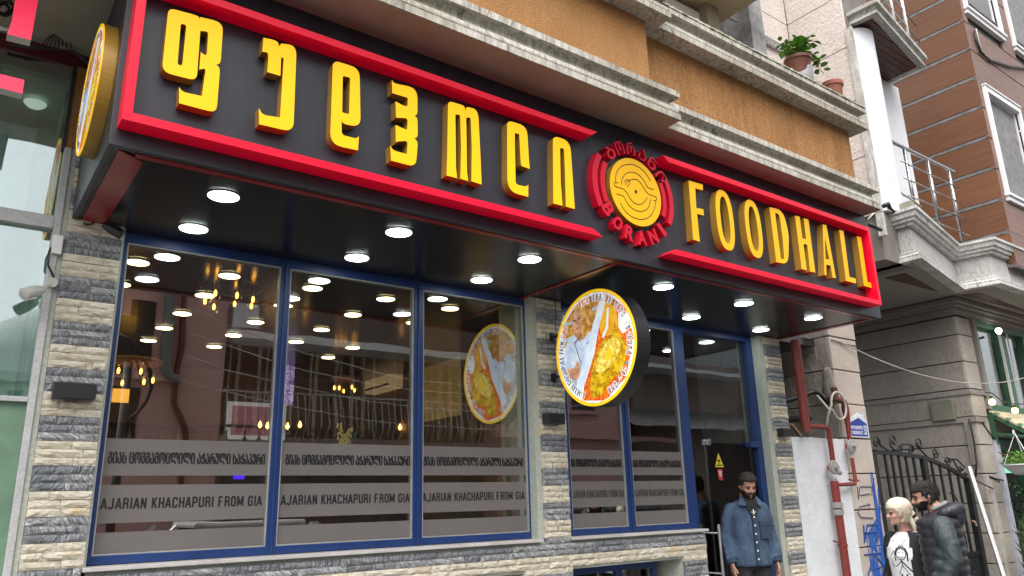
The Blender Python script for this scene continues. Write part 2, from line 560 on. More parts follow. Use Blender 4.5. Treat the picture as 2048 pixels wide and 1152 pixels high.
def glass_mat(name, tint=(.9, .93, .93), ior=1.9, wave=.006, rough=.0, dens=1.0):
    m = bpy.data.materials.new(name); m.use_nodes = True
    nt = m.node_tree; nt.nodes.clear()
    out = N(nt, 'ShaderNodeOutputMaterial'); tr = N(nt, 'ShaderNodeBsdfTransparent'); gl = N(nt, 'ShaderNodeBsdfGlossy')
    mx = N(nt, 'ShaderNodeMixShader')
    tr.inputs[0].default_value = c4(tint); gl.inputs['Roughness'].default_value = rough; F0 = ((ior - 1) / (ior + 1)) ** 2
    gl.inputs['Color'].default_value = (.95, .97, .97, 1)
    g = N(nt, 'ShaderNodeNewGeometry')
    n = N(nt, 'ShaderNodeTexNoise'); n.inputs['Scale'].default_value = 2.2; n.inputs['Detail'].default_value = 1
    nt.links.new(g.outputs['Position'], n.inputs['Vector'])
    bp = N(nt, 'ShaderNodeBump'); bp.inputs['Strength'].default_value = 1; bp.inputs['Distance'].default_value = wave
    nt.links.new(n.outputs['Fac'], bp.inputs['Height'])
    nt.links.new(bp.outputs[0], gl.inputs['Normal'])
    # Schlick reflectance from the angle between surface and view, the same on both faces of the pane
    dp = N(nt, 'ShaderNodeVectorMath', operation='DOT_PRODUCT'); nt.links.new(g.outputs['Incoming'], dp.inputs[0]); nt.links.new(g.outputs['Normal'], dp.inputs[1])
    ab = N(nt, 'ShaderNodeMath', operation='ABSOLUTE'); nt.links.new(dp.outputs['Value'], ab.inputs[0])
    om = N(nt, 'ShaderNodeMath', operation='SUBTRACT'); om.inputs[0].default_value = 1.0; nt.links.new(ab.outputs[0], om.inputs[1])
    pw = N(nt, 'ShaderNodeMath', operation='POWER'); pw.inputs[1].default_value = 5.0; nt.links.new(om.outputs[0], pw.inputs[0])
    fr = N(nt, 'ShaderNodeMath', operation='MULTIPLY_ADD'); fr.inputs[1].default_value = 1 - F0; fr.inputs[2].default_value = F0; nt.links.new(pw.outputs[0], fr.inputs[0])
    nt.links.new(fr.outputs[0], mx.inputs[0]); nt.links.new(tr.outputs[0], mx.inputs[1]); nt.links.new(gl.outputs[0], mx.inputs[2])
    nt.links.new(mx.outputs[0], out.inputs[0])
    return m


M_GRAY = stone_gray(); M_CREAM = stone_cream(); M_ORANGE = orange_stucco()
M_CORNICE = weathered('weathered_cornice', (.62, .59, .52), (.16, .15, .12), bs=60, amount=.8, streak=(7, 7, 1.2), bst=.5, bd=.004)
M_COVE = weathered('stained_cove', (.60, .58, .50), (.15, .14, .11), bs=60, amount=.85, streak=(12, 12, 1.0), rough=.45, bst=.3, bd=.003)
M_CAPTOP = weathered('lichen_cap', (.30, .29, .22), (.10, .11, .06), bs=50, amount=.9, bst=.9, bd=.012)
M_SOFBEIGE = weathered('balcony_soffit', (.34, .31, .24), (.26, .17, .09), bs=120, amount=.5, bst=.3, bd=.003)
M_BEIGE = weathered('yellow_beige_render', (.55, .46, .30), (.42, .36, .25), bs=90, amount=.6, bst=.8, bd=.01)
M_PLASTER = weathered('reveal_plaster', (.50, .53, .46), (.38, .40, .34), bs=45, amount=.5, bst=.7, bd=.008)
M_MORTAR = simple('mortar', (.22, .20, .18), .95)
M_FASCIA = simple('charcoal_composite', (.030, .033, .044), .36, var=.16, vscale=1.5, bst=.02, bs=30, stretch=(4, 4, .5), rvar=.16)
M_SOFFIT = simple('black_gloss_soffit', (.010, .010, .012), .24, var=.05, vscale=1.0, bst=.02, bs=3.0, bd=.002, rvar=.05, spec=.35)
M_RED = simple('red_gloss_acrylic', (.82, .002, .030), .36, var=.02, vscale=.8, bst=.0, spec=.35, emit=(.9, .0, .03), es=.05, rvar=.04)  # slight emission brightens the frame bars, though they are no lamp
M_REDDK = simple('dark_red_trim', (.26, .022, .022), .22, var=.05, bst=.0)
M_REDLET = simple('red_letter', (.62, .006, .03), .4, var=.04, bst=.0, spec=.35)
M_YEL = simple('lit_yellow_acrylic', (.80, .41, .003), .4, var=.05, vscale=3, bst=.0, spec=.3, emit=(1.0, .50, .002), es=.28)
M_YEL2 = simple('yellow_acrylic', (.80, .43, .003), .4, var=.05, vscale=3, bst=.0, spec=.3, emit=(1.0, .52, .003), es=.10)
M_OCHRE = simple('ochre_return', (.42, .235, .035), .38, var=.1, vscale=3, bst=.02, metal=.15)
M_BLUE = simple('blue_frame', (.018, .050, .18), .36, var=.1, vscale=3, bst=.03)
M_SEAL = simple('grey_seal', (.42, .42, .40), .6)
M_BLACK = simple('black_plastic', (.014, .015, .018), .4, var=.1)
M_DKMETAL = simple('black_iron', (.012, .013, .015), .45, var=.2, bst=.1)
M_GLASS = glass_mat('window_glass', ior=2.6, wave=.0010)
M_GLASSG = glass_mat('green_tinted_glass', (.84, .95, .91), 3.0, .0015)
M_FROST = simple('frosted_film', (.22, .202, .196), .16, var=.06, vscale=1.2, bst=.0)
M_FROST.node_tree.nodes['Principled BSDF'].inputs['Alpha'].default_value = .86
M_PRINT = simple('black_print', (.012, .012, .013), .5, bst=0)
M_SILL = weathered('marble_sill', (.62, .60, .58), (.30, .27, .25), bs=150, amount=.5, bst=.2, bd=.002, rough=.5)
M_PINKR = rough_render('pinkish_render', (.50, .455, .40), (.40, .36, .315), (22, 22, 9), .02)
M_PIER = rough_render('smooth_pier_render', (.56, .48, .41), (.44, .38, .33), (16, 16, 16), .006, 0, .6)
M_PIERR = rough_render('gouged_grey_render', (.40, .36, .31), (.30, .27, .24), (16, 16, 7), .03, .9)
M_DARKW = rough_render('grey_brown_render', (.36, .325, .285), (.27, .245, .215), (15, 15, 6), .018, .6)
M_UPR = rough_render('pale_hammered_render', (.66, .58, .54), (.56, .49, .45), (14, 14, 14), .016, .6)
M_SLABR = rough_render('grey_white_render', (.60, .59, .57), (.48, .47, .45), (22, 22, 7), .03, .7)
M_MOULD = weathered('grey_moulding', (.62, .61, .58), (.22, .22, .20), bs=30, amount=.7, streak=(8, 8, 2), bst=.2, bd=.002)
M_MOULDW = weathered('white_moulding', (.72, .71, .69), (.34, .33, .31), bs=30, amount=.6, streak=(8, 8, 2), bst=.2, bd=.002)
M_MOULDT = weathered('taupe_moulding', (.30, .27, .25), (.20, .18, .16), bs=30, amount=.5, bst=.2, bd=.002)
M_SOFG = simple('taupe_soffit', (.34, .31, .28), .8, var=.1)
M_SOFB = wood_clad('dark_brown_planks', (.11, .05, .035), (.07, .032, .024), 'X')
M_CLADL = wood_clad('orange_brown_cladding', (.20, .082, .036), (.12, .046, .020), 'Y')
M_CLADR = wood_clad('greyish_brown_cladding', (.25, .145, .11), (.12, .066, .050), 'X')
M_STRIP = simple('grey_joint_strip', (.23, .225, .22), .5, var=.25, vscale=8)
M_WHITE = simple('white_paint', (.78, .79, .82), .6, var=.04, vscale=3, bst=.15, bs=25, bd=.004)
M_WHITEC = weathered('chipped_white_column', (.78, .80, .85), (.62, .61, .60), bs=120, amount=.3, bst=.1, bd=.001)
M_PVC = simple('white_window_frame', (.80, .80, .80), .35, var=.02, bst=0)
M_LBLUE = weathered('whitewashed_board', (.80, .83, .86), (.52, .52, .53), bs=60, amount=.35, bst=.3, bd=.004)
M_STEEL = simple('brushed_steel', (.55, .55, .56), .28, metal=1.0, var=.1)
M_PIPE = weathered('red_oxide_pipe', (.24, .036, .028), (.13, .040, .030), bs=30, amount=.6, bst=.3, bd=.003, rough=.5)
M_VALVE = weathered('worn_grey_metal', (.38, .38, .37), (.20, .14, .10), bs=40, amount=.6, rough=.4)
M_CABLE = simple('black_cable', (.02, .02, .02), .5, bst=0)
M_CABLEG = simple('pale_cable', (.55, .52, .46), .6, bst=0)
M_GREEN = simple('green_timber', (.05, .15, .085), .45, var=.15)
M_GRN2 = simple('pale_green_panel', (.17, .30, .20), .5, var=.15)
M_ALU = weathered('scratched_aluminium', (.55, .55, .55), (.38, .37, .36), bs=80, amount=.6, bst=.2, bd=.002, rough=.45)
M_TERRA = simple('terracotta', (.36, .13, .08), .75, var=.15)
M_ROAD = weathered('asphalt', (.06, .06, .062), (.04, .04, .042), bs=90, amount=.5, bst=.6, bd=.01)
M_PAVE = weathered('pavement', (.25, .245, .235), (.16, .15, .14), bs=60, amount=.5)
M_LED = emis('cool_led_panel', (.93, 1.0, .95), 9.0)
M_LEDW = emis('warm_led_panel', (1.0, .84, .50), 5.0)
M_BULB = emis('warm_bulb', (1.0, .50, .10), 5.0)
M_SKIN = simple('skin', (.50, .27, .19), .5, var=.05, bst=.05, bs=90)


# ================================================================== GROUND
g = MB(); g.box(-60, 80, -70, 60, -.6, -.13)
tag(g.obj('road', M_ROAD), kind='structure')
g = MB(); g.box(-40, 60, -2.6, 7.5, -.126, 0)
tag(g.obj('pavement', M_PAVE, bevel=.01), kind='structure')
g = MB(); g.box(-40, 60, -13, -9.2, -.126, 0)
tag(g.obj('far_pavement', M_PAVE, bevel=.01), kind='structure')


# ================================================================== STONE-CLAD FACADE
Z0, GH = 1.306, 0.1432          # stripe groups: three courses each, grey and cream in turn
RH = GH / 3


def stone_variants(mat, amp, k=8):
    out = []
    rnd = random.Random(3)
    for q in range(k):
        nx, nz = 6, 3
        vs, fs = [], []
        for j in range(nz + 1):
            for i in range(nx + 1):
                e = (i in (0, nx)) or (j in (0, nz))
                y = -1 + (0.30 if e else 0) + rnd.uniform(-amp, amp) * (1.0 if not e else .6)
                vs.append((i / nx, y, j / nz))
        for j in range(nz):
            for i in range(nx):
                a = j * (nx + 1) + i
                fs.append((a, a + 1, a + nx + 2, a + nx + 1))
        b0 = len(vs)
        vs += [(0, 0, 0), (1, 0, 0), (1, 0, 1), (0, 0, 1)]
        bot = [i for i in range(nx + 1)]; top = [nz * (nx + 1) + i for i in range(nx + 1)]
        lef = [j * (nx + 1) for j in range(nz + 1)]; rig = [j * (nx + 1) + nx for j in range(nz + 1)]
        fs += [tuple([b0] + [b0 + 1] + bot[::-1]), tuple([b0 + 3] + top + [b0 + 2]),
               tuple([b0 + 3, b0] + lef), tuple([b0 + 1, b0 + 2] + rig[::-1])]
        me = bpy.data.meshes.new('stone')
        me.from_pydata(vs, [], fs); me.materials.append(mat); me.update()
        out.append(me)
    return out


SG = stone_variants(M_GRAY, .14); SCR = stone_variants(M_CREAM, .18)


def stones(parent, x0, x1, za, zb, holes=(), yb=0.0, seed=1, short=1.0):
    rnd = random.Random(seed)
    r0 = math.floor((za - Z0) / RH + 1e-6); n = 0
    r = r0
    while Z0 + r * RH < zb - 1e-4:
        zlo = max(za, Z0 + r * RH); zhi = min(zb, Z0 + (r + 1) * RH)
        cream = (math.floor(r / 3) % 2) == 0
        x = x0
        first = True
        while x < x1 - 1e-4:
            L = rnd.uniform(.13, .38) * short
            if first: L *= rnd.uniform(.5, 1.1); first = False
            if x + L > x1 - .07: L = x1 - x
            a, b = x, x + L
            x += L
            segs = [(a, b)]
            for (hx0, hx1, hz0, hz1) in holes:
                if zlo < hz1 - .01 and zhi > hz0 + .01:
                    ns = []
                    for (p, q) in segs:
                        if q <= hx0 or p >= hx1: ns.append((p, q)); continue
                        if p < hx0 - .02: ns.append((p, hx0))
                        if q > hx1 + .02: ns.append((hx1, q))
                    segs = ns
            for (p, q) in segs:
                o = link('stone', rnd.choice(SCR if cream else SG), parent)
                gap = .0022
                dep = .030 + rnd.uniform(-.006, .006)
                if rnd.random() < .5:
                    o.location = (p + gap / 2, yb, zlo + gap / 2); o.scale = (q - p - gap, dep, zhi - zlo - gap)
                else:
                    o.location = (p + gap / 2, yb, zhi - gap / 2); o.scale = (q - p - gap, dep, -(zhi - zlo - gap))
                n += 1
        r += 1
    return n


SOF = 3.40      # canopy soffit height
# left pillar
t = thing('stone_pillar', 'grey and cream striped stone pillar at the left of the shopfront, carrying the bullet cameras', 'pillar', (.62, 0, 0), 0)
t.location = (0, 0, 0)
MB().box(.456, .79, .002, .5, 0, 3.86).obj('core', M_PLASTER, t)
stones(t, .456, .775, 1.306, 3.86, seed=11)
# middle pillar
t = thing('stone_pillar', 'striped stone pillar between the two shop windows, behind the round blade sign', 'pillar')
MB().box(4.15, 4.50, .002, .5, 1.30, 3.42).obj('core', M_PLASTER, t)
stones(t, 4.205, 4.495, 1.306, 3.40, seed=12)
# right pillar
t = thing('stone_pillar', 'striped stone pillar right of the doorway, beside the white board', 'pillar')
MB().box(7.50, 7.90, .002, .9, -.1, 3.42).obj('core', M_PLASTER, t)
stones(t, 7.585, 7.885, .0, 3.40, seed=13, short=1.2)
# base wall under the windows
t = thing('base_wall', 'long striped stone wall below the window sills with small basement windows', 'wall')
HOL = [(2.5, 3.98, .3, 1.045), (4.50, 5.90, .3, 1.045)]
b = MB()
b.box(.456, 2.5, .002, .5, -.1, 1.28); b.box(2.5, 3.98, .002, .5, 1.045, 1.28); b.box(3.98, 4.50, .002, .5, -.1, 1.28)
b.box(4.50, 5.90, .002, .5, 1.045, 1.28); b.box(5.90, 6.235, .002, .5, -.1, 1.28); b.box(2.5, 3.98, .002, .5, -.1, .3); b.box(4.5, 5.9, .002, .5, -.1, .3)
b.obj('core', M_PLASTER, t)
stones(t, .456, 6.24, .55, 1.306, HOL + [(.77, 4.20, 1.27, 1.4), (4.48, 6.3, 1.27, 1.4)], seed=14)
for i, (a, c, d) in enumerate(((.77, 4.165, .35), (4.48, 6.26, .30))):
    o = MB().box(a, c, -.055, .10, 1.281, 1.3055).obj('sill', M_SILL, t, bevel=.004)
# basement windows
for (x0, x1, nm) in ((2.5, 3.98, 'basement window below the left display window'), (4.50, 5.75, 'basement window with grey curtain below the right display window')):
    t = thing('basement_window', 'dark blue framed ' + nm, 'window', (x0, .2, .3))
    b = MB(); w = x1 - x0
    xm = w * .56
    b.box(0, w, 0, .06, .67, .745); b.box(0, .06, 0, .06, 0, .67); b.box(w - .06, w, 0, .06, 0, .67); b.box(xm, xm + .09, 0, .06, 0, .67); b.box(.06, xm, 0, .06, 0, .05); b.box(xm + .09, w - .06, 0, .06, 0, .05)
    b.obj('frame', M_BLUE, t, bevel=.004)
    MB().box(.06, xm, .02, .026, .05, .67).obj('pane', M_GLASS, t)
    MB().box(xm + .09, w - .06, .02, .026, .05, .67).obj('pane', M_GLASS, t)
    c = MB(); n = 40
    vs = [(xm + .1 + (w - xm - .2) * i / n, .12 + .02 * sin(i * 1.3), z) for z in (0, .7) for i in range(n + 1)]
    c.add(vs, [(i, i + 1, n + 2 + i, n + 1 + i) for i in range(n)])
    c.obj('curtain', simple('grey_curtain', (.35, .33, .31), .9), t, smooth=True)
    MB().box(.0, w, .30, .32, 0, .74).obj('backing', M_BLACK, t)

# ------------------------------------------------------------------ display windows
GY = .122        # glass plane


def wall_text(parent, name, s, x0, x1, z0, z1, y, mat, off=.0, thick=.0012):
    fr = lambda u, w, yy: Vector((x0 + u, yy, z0 + w))
    mb = MB(); w_ = x1 - x0; e = off * .36
    for k in range(5):
        d_ = (k - 2) / 2 * e
        f2 = lambda u, w, yy, d_=d_, k=k: Vector((x0 + u + d_, yy - .0001 * k, z0 + w))
        extrude_text(s, 1.0, f2, y, y - thick, fit_w=w_, fit_h=z1 - z0, offset=0, mb=mb)
    o = mb.obj(name, mat, parent)
    return tag(o, kind='stuff')


GEO_TXT = mtav("გიას ცომგამოცლილი აჭარული ხაჭაპური")
LAT_TXT = "AJARIAN KHACHAPURI FROM GIA"


def window(label, panes, x0, x1, zt, text_pos):
    t = thing('display_window', label, 'window', (0, 0, 0))
    yf, yb_ = .095, .17
    zb = 1.308
    b = MB()
    b.box(x0, x1, yf, yb_, zb, 1.362)                       # bottom rail
    b.box(x0, x1, yf, yb_, 3.338, zt)                       # head
    xs = [x0] + [v for p in panes for v in p] + [x1]
    for i in range(0, len(xs), 2):
        b.box(xs[i], xs[i + 1], yf - .001, yb_, 1.362, 3.338)
        if 0 < i < len(xs) - 2:
            m_ = (xs[i] + xs[i + 1]) / 2
            b.box(m_ - .008, m_ + .008, yf - .012, yf - .001, 1.31, 3.38)
    b.obj('frame', M_BLUE, t, bevel=.004)
    s = MB()
    for (a, c) in panes:
        w = .008
        s.box(a, c, yf + .004, GY - .001, 1.362, 1.362 + w); s.box(a, c, yf + .004, GY - .001, 3.338 - w, 3.338)
        s.box(a, a + w, yf + .004, GY - .001, 1.362 + w, 3.338 - w); s.box(c - w, c, yf + .004, GY - .001, 1.362 + w, 3.338 - w)
    s.obj('seal', M_SEAL, t)
    for k, (a, c) in enumerate(panes):
        MB().box(a, c, GY, GY + .006, 1.362, 3.338).obj('pane', M_GLASS, t)
        for (u, v) in ((1.372, 1.492), (1.546, 1.773), (1.829, 2.056)):
            MB().box(a + .008, c - .008, GY - .0022, GY - .0012, u, v).obj('frosted_band', M_FROST, t)
        (ga, gb), (la, lb) = text_pos[k]
        wall_text(t, 'lettering', GEO_TXT, ga, gb, 1.902, 1.975, GY - .0026, M_PRINT, .008)
        tag(block_text(LAT_TXT, lb - la, .066, lambda u, w, yy, la=la: Vector((la + u, yy, 1.628 + w)), GY - .0028).obj('lettering', M_PRINT, t), kind='stuff')
    return t


P1 = [(.829, 1.873), (1.945, 3.000), (3.088, 4.134)]
window('wide blue framed shop window of three panes left of the middle stone pillar', P1, .775, 4.165, 3.44,
       [((.862, 1.842), (.852, 1.838)), ((1.99, 2.985), (1.975, 2.985)), ((3.11, 4.10), (3.105, 4.105))])
P2 = [(4.62, 5.309), (5.405, 6.150)]
window('narrower blue framed shop window of two panes beside the doorway', P2, 4.49, 6.262, 3.44,
       [((4.60 + .03, 5.28), (4.60 + .03, 5.29)), ((5.43, 6.12), (5.43, 6.13))])

# ------------------------------------------------------------------ doorway
t = thing('shop_door', 'dark ribbed entrance door in a blue frame behind the man in denim', 'door', (0, 0, 0))
b = MB()
b.box(6.262, 6.30, .095, .17, -.02, 3.44)
b.box(7.40, 7.50, .095, .17, -.02, 3.44)
b.box(6.30, 7.40, .095, .17, 3.338, 3.44)
b.obj('frame', M_BLUE, t, bevel=.004)
MB().box(6.30, 7.40, GY + .03, GY + .036, 2.17, 3.338).obj('transom_pane', M_GLASS, t)
MB().box(6.30, 6.58, GY + .03, GY + .036, .10, 2.165).obj('side_pane', M_GLASS, t)
MB().box(6.585, 7.395, GY + .02, GY + .028, .10, 2.165).obj('door_pane', glass_mat('dark_door_glass', (.55, .55, .55), 1.7), t)
rb = MB()
x = 6.62
while x < 7.40:
    rb.box(x, x + .012, GY + .05, GY + .066, .1, 3.33); x += .024
rb.box(6.60, 7.40, GY + .066, GY + .08, .1, 3.33)
o = rb.obj('ribbed_panel', simple('dark_ribbed_plastic', (.075, .080, .070), .35), t); tag(o, kind='stuff')
b = MB(); b.box(7.24, 7.41, .06, .14, 2.125, 2.19); b.obj('hinge_box', M_BLUE, t, bevel=.006)
b = MB(); b.box(6.585, 6.625, .11, .16, 2.14, 2.20); b.obj('patch_fitting', M_STEEL, t, bevel=.003)
b = MB()
p0 = at(1407, 1044, Y=.02); 
for xx in (6.535,):
    b.tube([(xx, .045, .78), (xx, .045, 1.335)], .016, 10)
    for zz in (.86, 1.25): b.tube([(xx, .045, zz), (xx, GY + .03, zz)], .009, 8)
b.obj('handle', simple('pale_handle', (.62, .62, .62), .3, metal=.6), t, smooth=True, angle=40)
MB().box(6.25, 7.50, -.28, .3, -.12, .10).obj('step', M_SILL, t, bevel=.01)
# warning sticker
c = at(1438, 922, Y=GY + .018)
b = MB(); yy = GY + .0185
fr = lambda u, w, y: Vector((c.x + u, y, c.z + w))
s = thing('warning_sticker', 'yellow triangular camera warning sticker with a red label below it on the door', 'sticker', (0, 0, 0))
prism(rounded([(-.075, -.065, .01), (.075, -.065, .01), (0, .085, .01)]), [], yy, yy - .001, frame=fr).obj('triangle', simple('yellow_print', (.8, .62, .02), .5, bst=0), s)
b = prism([(-.055, -.052), (.055, -.052), (0, .062)], [], yy - .001, yy - .0016, frame=fr)
b2 = MB()
prism(rounded([(-.03, .0), (.012, -.012), (.02, .008), (-.022, .02)]), [], yy - .0018, yy - .0024, mb=b2, frame=fr)
prism([(-.012, -.03), (.0, -.03), (.004, -.006), (-.006, -.004)], [], yy - .0018, yy - .0024, mb=b2, frame=fr)
b2.box(c.x - .05, c.x + .05, yy - .0024, yy - .0018, c.z - .05, c.z - .038)
b.obj('field', simple('yellow_print_inner', (.75, .6, .05), .5, bst=0), s); b2.obj('camera_symbol', M_PRINT, s)
prism(rounded([(-.045, -.085, .006), (.045, -.085, .006), (.035, -.20, .006), (-.03, -.20, .006)]), [], yy, yy - .001, frame=fr).obj('red_label', simple('red_print', (.55, .03, .05), .5, bst=0), s)
prism([(-.02, -.10), (.022, -.10), (.018, -.165), (-.016, -.165)], [], yy - .0012, yy - .0016, frame=fr).obj('pictogram', simple('pale_print', (.7, .55, .55), .5, bst=0), s)

# ================================================================== CANOPY AND SIGN
FY = -1.262
FX0, FX1 = .476, 7.93
can = thing('sign_canopy', 'long black and red canopy over the shopfront carrying yellow FOODHALL letters', 'canopy', (0, 0, 0))
b = MB()
fxs = [FX0, 2.41, 4.355, 6.30, FX1]
for i in range(4): MB().box(fxs[i] + (.0012 if i else 0), fxs[i + 1] - (.0012 if i < 3 else 0), FY, FY + .04, SOF - .002, 4.566).obj('fascia_panel', M_FASCIA, can, bevel=.002)
MB().box(FX0 + .05, FX1 - .05, FY + .0405, FY + .0409, SOF + .04, 4.5).obj('fascia_backing', M_BLACK, can)
MB().box(FX0, FX0 + .03, FY + .041, .0, SOF - .002, 4.566).obj('side_panel', M_FASCIA, can, bevel=.004)
MB().box(FX1 - .03, FX1, FY + .041, .0, SOF - .002, 4.566).obj('side_panel', M_FASCIA, can, bevel=.004)
for (a_x, b_x) in ((FX0 + .031, 1.73), (1.7325, 2.90), (2.9025, 4.09), (4.13, 5.52), (5.5225, 6.68), (6.6825, FX1 - .031)): MB().box(a_x, b_x, FY + .0412, .088, SOF + .004, SOF + .03).obj('soffit_panel', M_SOFFIT, can)
# red trims lying on the soffit
b = MB(); b.add([(FX0 + .055, FY + .045, SOF + .003), (FX0 + .19, FY + .045 + .09, SOF + .003), (FX0 + .19, -.002, SOF + .003), (FX0 + .055, -.002, SOF + .003),
                 (FX0 + .055, FY + .045, SOF - .006), (FX0 + .19, FY + .045 + .09, SOF - .006), (FX0 + .19, -.002, SOF - .006), (FX0 + .055, -.002, SOF - .006)],
                [(0, 1, 2, 3), (7, 6, 5, 4), (0, 4, 5, 1), (1, 5, 6, 2), (2, 6, 7, 3), (3, 7, 4, 0)])
b.obj('soffit_trim', M_REDDK, can)
b = MB(); b.box(FX0 + .14, FX1 - .032, FY + .046, FY + .098, SOF - .005, SOF + .003); b.obj('soffit_trim', M_REDDK, can)
b = MB(); b.box(4.09, 4.13, FY + .099, .086, SOF - .004, SOF + .028); b.obj('soffit_trim', M_REDDK, can)
b = MB(); b.box(FX1 - .085, FX1 - .033, FY + .099, -.002, SOF - .004, SOF + .003); b.obj('soffit_trim', M_REDDK, can)


def u2(px, py, Y):
    p = at(px, py, Y=Y); return (p.x, p.z)


# red frame bars in front of the fascia
RY0, RY1 = FY - .001, FY - .125
zt_, zb_ = 4.375, 3.510
th = .046
pl = at(243.5, 237, Y=RY1); zb_ = pl.z
xl = pl.x
zt_ = at(1743, 457, Y=RY1).z
xr = at(1764.3, 612.2, Y=RY1).x
xe1 = at(1195, 266, Y=RY1).x; xe2 = at(1206, 472, Y=RY1).x
xs1 = at(1326, 313, Y=RY1).x; xs2 = at(1343.5, 496.5, Y=RY1).x


def bar(pts):
    return prism(pts, [], RY0, RY1)


bar([(xl, zb_), (xe2 , zb_), (xe2 - .10, zb_ + th), (xl + th, zb_ + th)]).obj('frame_bar', M_RED, can, bevel=.003)
bar([(xl, zb_ + .001), (xl + th - .001, zb_ + th + .001), (xl + th, zt_ - th - .001), (xl, zt_ - .001)]).obj('frame_bar', M_RED, can, bevel=.003)
bar([(xl, zt_), (xl + th, zt_ - th), (xe1 - .07, zt_ - th), (xe1, zt_)]).obj('frame_bar', M_RED, can, bevel=.003)
bar([(xs1, zt_), (xs1 + .06, zt_ - th), (xr - th, zt_ - th), (xr, zt_)]).obj('frame_bar', M_RED, can, bevel=.003)
bar([(xr, zt_ - .001), (xr - th, zt_ - th - .001), (xr - th, zb_ + th + .001), (xr, zb_ + .001)]).obj('frame_bar', M_RED, can, bevel=.003)
bar([(xs2 - .03, zb_), (xr, zb_), (xr - th, zb_ + th), (xs2 + .045, zb_ + th)]).obj('frame_bar', M_RED, can, bevel=.003)

# channel letters, outlines in their own plane
LY = FY - .070


def trace(pts, sc, ox, oy, Y):
    """points traced on one letter -> its plane; third value is a corner radius in the same unit"""
    out = []
    for p in pts:
        q = at(ox + p[0] / sc, oy + p[1] / sc, Y=Y)
        r = (p[2] if len(p) > 2 else 0)
        if r:
            q2 = at(ox + (p[0] + r) / sc, oy + p[1] / sc, Y=Y)
            q3 = at(ox + p[0] / sc, oy + (p[1] + r) / sc, Y=Y)
            r = ((q2 - q).length + (q3 - q).length) / 2
        out.append((q.x, q.z, r))
    return rounded(out)


LETTERS = {
 'phi': (4.8, 310, 0, [(130, 75, 60), (418, 152, 55), (428, 188), (432, 163), (655, 215, 90), (630, 610, 60), (585, 620), (625, 650, 60), (590, 1085, 75), (230, 990), (233, 835), (262, 882, 45), (450, 922), (488, 655, 45), (445, 662, 25), (425, 668), (440, 500), (498, 545, 55), (512, 300, 35), (435, 297), (400, 775, 70), (65, 690, 90)],
         [[(248, 225, 22), (302, 240, 22), (262, 632, 24), (215, 618, 20)]]),
 'un': (5.483, 500, 70, [(148, 30), (300, 60, 80), (326, 132), (335, 92, 25), (512, 115, 120), (475, 1065, 110), (100, 978), (98, 800), (135, 875, 55), (330, 905, 12), (370, 250, 22), (342, 245), (333, 448), (190, 405), (205, 190, 50), (135, 183)], []),
 'don': (5.758, 640, 115, [(150, 30, 75), (455, 125, 100), (468, 800, 110), (262, 765, 60), (248, 705), (250, 890, 40), (420, 935, 40), (447, 905), (438, 1070), (115, 1000, 140)],
         [[(262, 210, 22), (348, 232, 22), (335, 655, 20), (255, 632, 20)]]),
 'hae': (5.76, 760, 150, [(137, 55), (160, 95, 35), (430, 150, 110), (432, 455, 60), (398, 465), (432, 500, 50), (435, 715, 50), (395, 728), (437, 770, 60), (412, 1060, 90), (128, 985), (118, 812), (150, 868, 45), (310, 912, 12), (320, 755, 45), (185, 768, 25), (183, 785), (180, 575), (300, 632, 50), (315, 620), (320, 498, 35), (185, 490), (180, 303), (290, 365, 50), (318, 350), (322, 262, 20), (142, 208)], []),
 'on': (6.063, 880, 195, [(98, 40, 55), (300, 100, 45), (312, 178), (320, 112, 25), (462, 145, 110), (485, 600), (505, 1055), (382, 1015), (386, 600), (372, 245, 20), (318, 240, 14), (328, 900), (342, 1012), (248, 985), (256, 600), (245, 210, 25), (186, 203, 20), (194, 850), (208, 978), (80, 945), (90, 600)], []),
 'las': (6.776, 995, 235, [(130, 35, 75), (400, 120, 110), (425, 560), (438, 697), (318, 655, 30), (296, 225, 14), (234, 210, 14), (245, 905, 45), (395, 940, 50), (418, 910), (416, 1075), (135, 1000, 170)], []),
 'in': (6.776, 1085, 265, [(140, 45, 75), (375, 112, 130), (408, 600), (438, 1037), (318, 1003), (308, 600), (292, 215, 30), (238, 205, 25), (246, 650), (272, 992), (148, 962), (145, 600)], []),
 'F': (6.776, 1355, 350, [(150, 72), (343, 130), (343, 208), (240, 178), (255, 445), (350, 465), (358, 550), (266, 526), (302, 905), (213, 875)], []),
 'O': (6.776, 1355, 350, None, None),
}


def oval_ring(cx, cy, rx, ry, lean, n=36, p=.82):
    out = []
    for i in range(n):
        t = 2 * pi * i / n
        a, b_ = cos(t), sin(t)
        a = math.copysign(abs(a) ** p, a); b_ = math.copysign(abs(b_) ** p, b_)
        out.append((cx + rx * a, cy + ry * b_))
    return out


def letter(outline, holes, label, lit):
    o = prism(outline, holes, FY - .001, LY, mi_face=0, mi_side=1).obj('letter', [M_YEL if lit else M_YEL2, M_OCHRE], can, bevel=.0)
    o['label'] = label
    return o


names = {'phi': 'first letter, lit yellow Georgian channel letter', 'un': 'second yellow Georgian letter with open hook', 'don': 'third yellow Georgian letter with closed loop',
         'hae': 'fourth yellow Georgian letter of three arms', 'on': 'fifth yellow Georgian letter of two arches', 'las': 'sixth yellow Georgian letter with short right arm', 'in': 'seventh yellow Georgian letter, a single arch'}
for k in ('phi', 'un', 'don', 'hae', 'on', 'las', 'in'):
    sc, ox, oy, ol, hl = LETTERS[k]
    letter(trace(ol, sc, ox, oy, LY), [trace(h, sc, ox, oy, LY) for h in hl], names[k], True)
sc, ox, oy, ol, hl = LETTERS['F']
letter(trace(ol, sc, ox, oy, LY), [], 'yellow letter F', False)


def span(px0, py0, px1, py1):
    a = at(px0, py0, Y=LY); c = at(px1, py1, Y=LY)
    return a, c


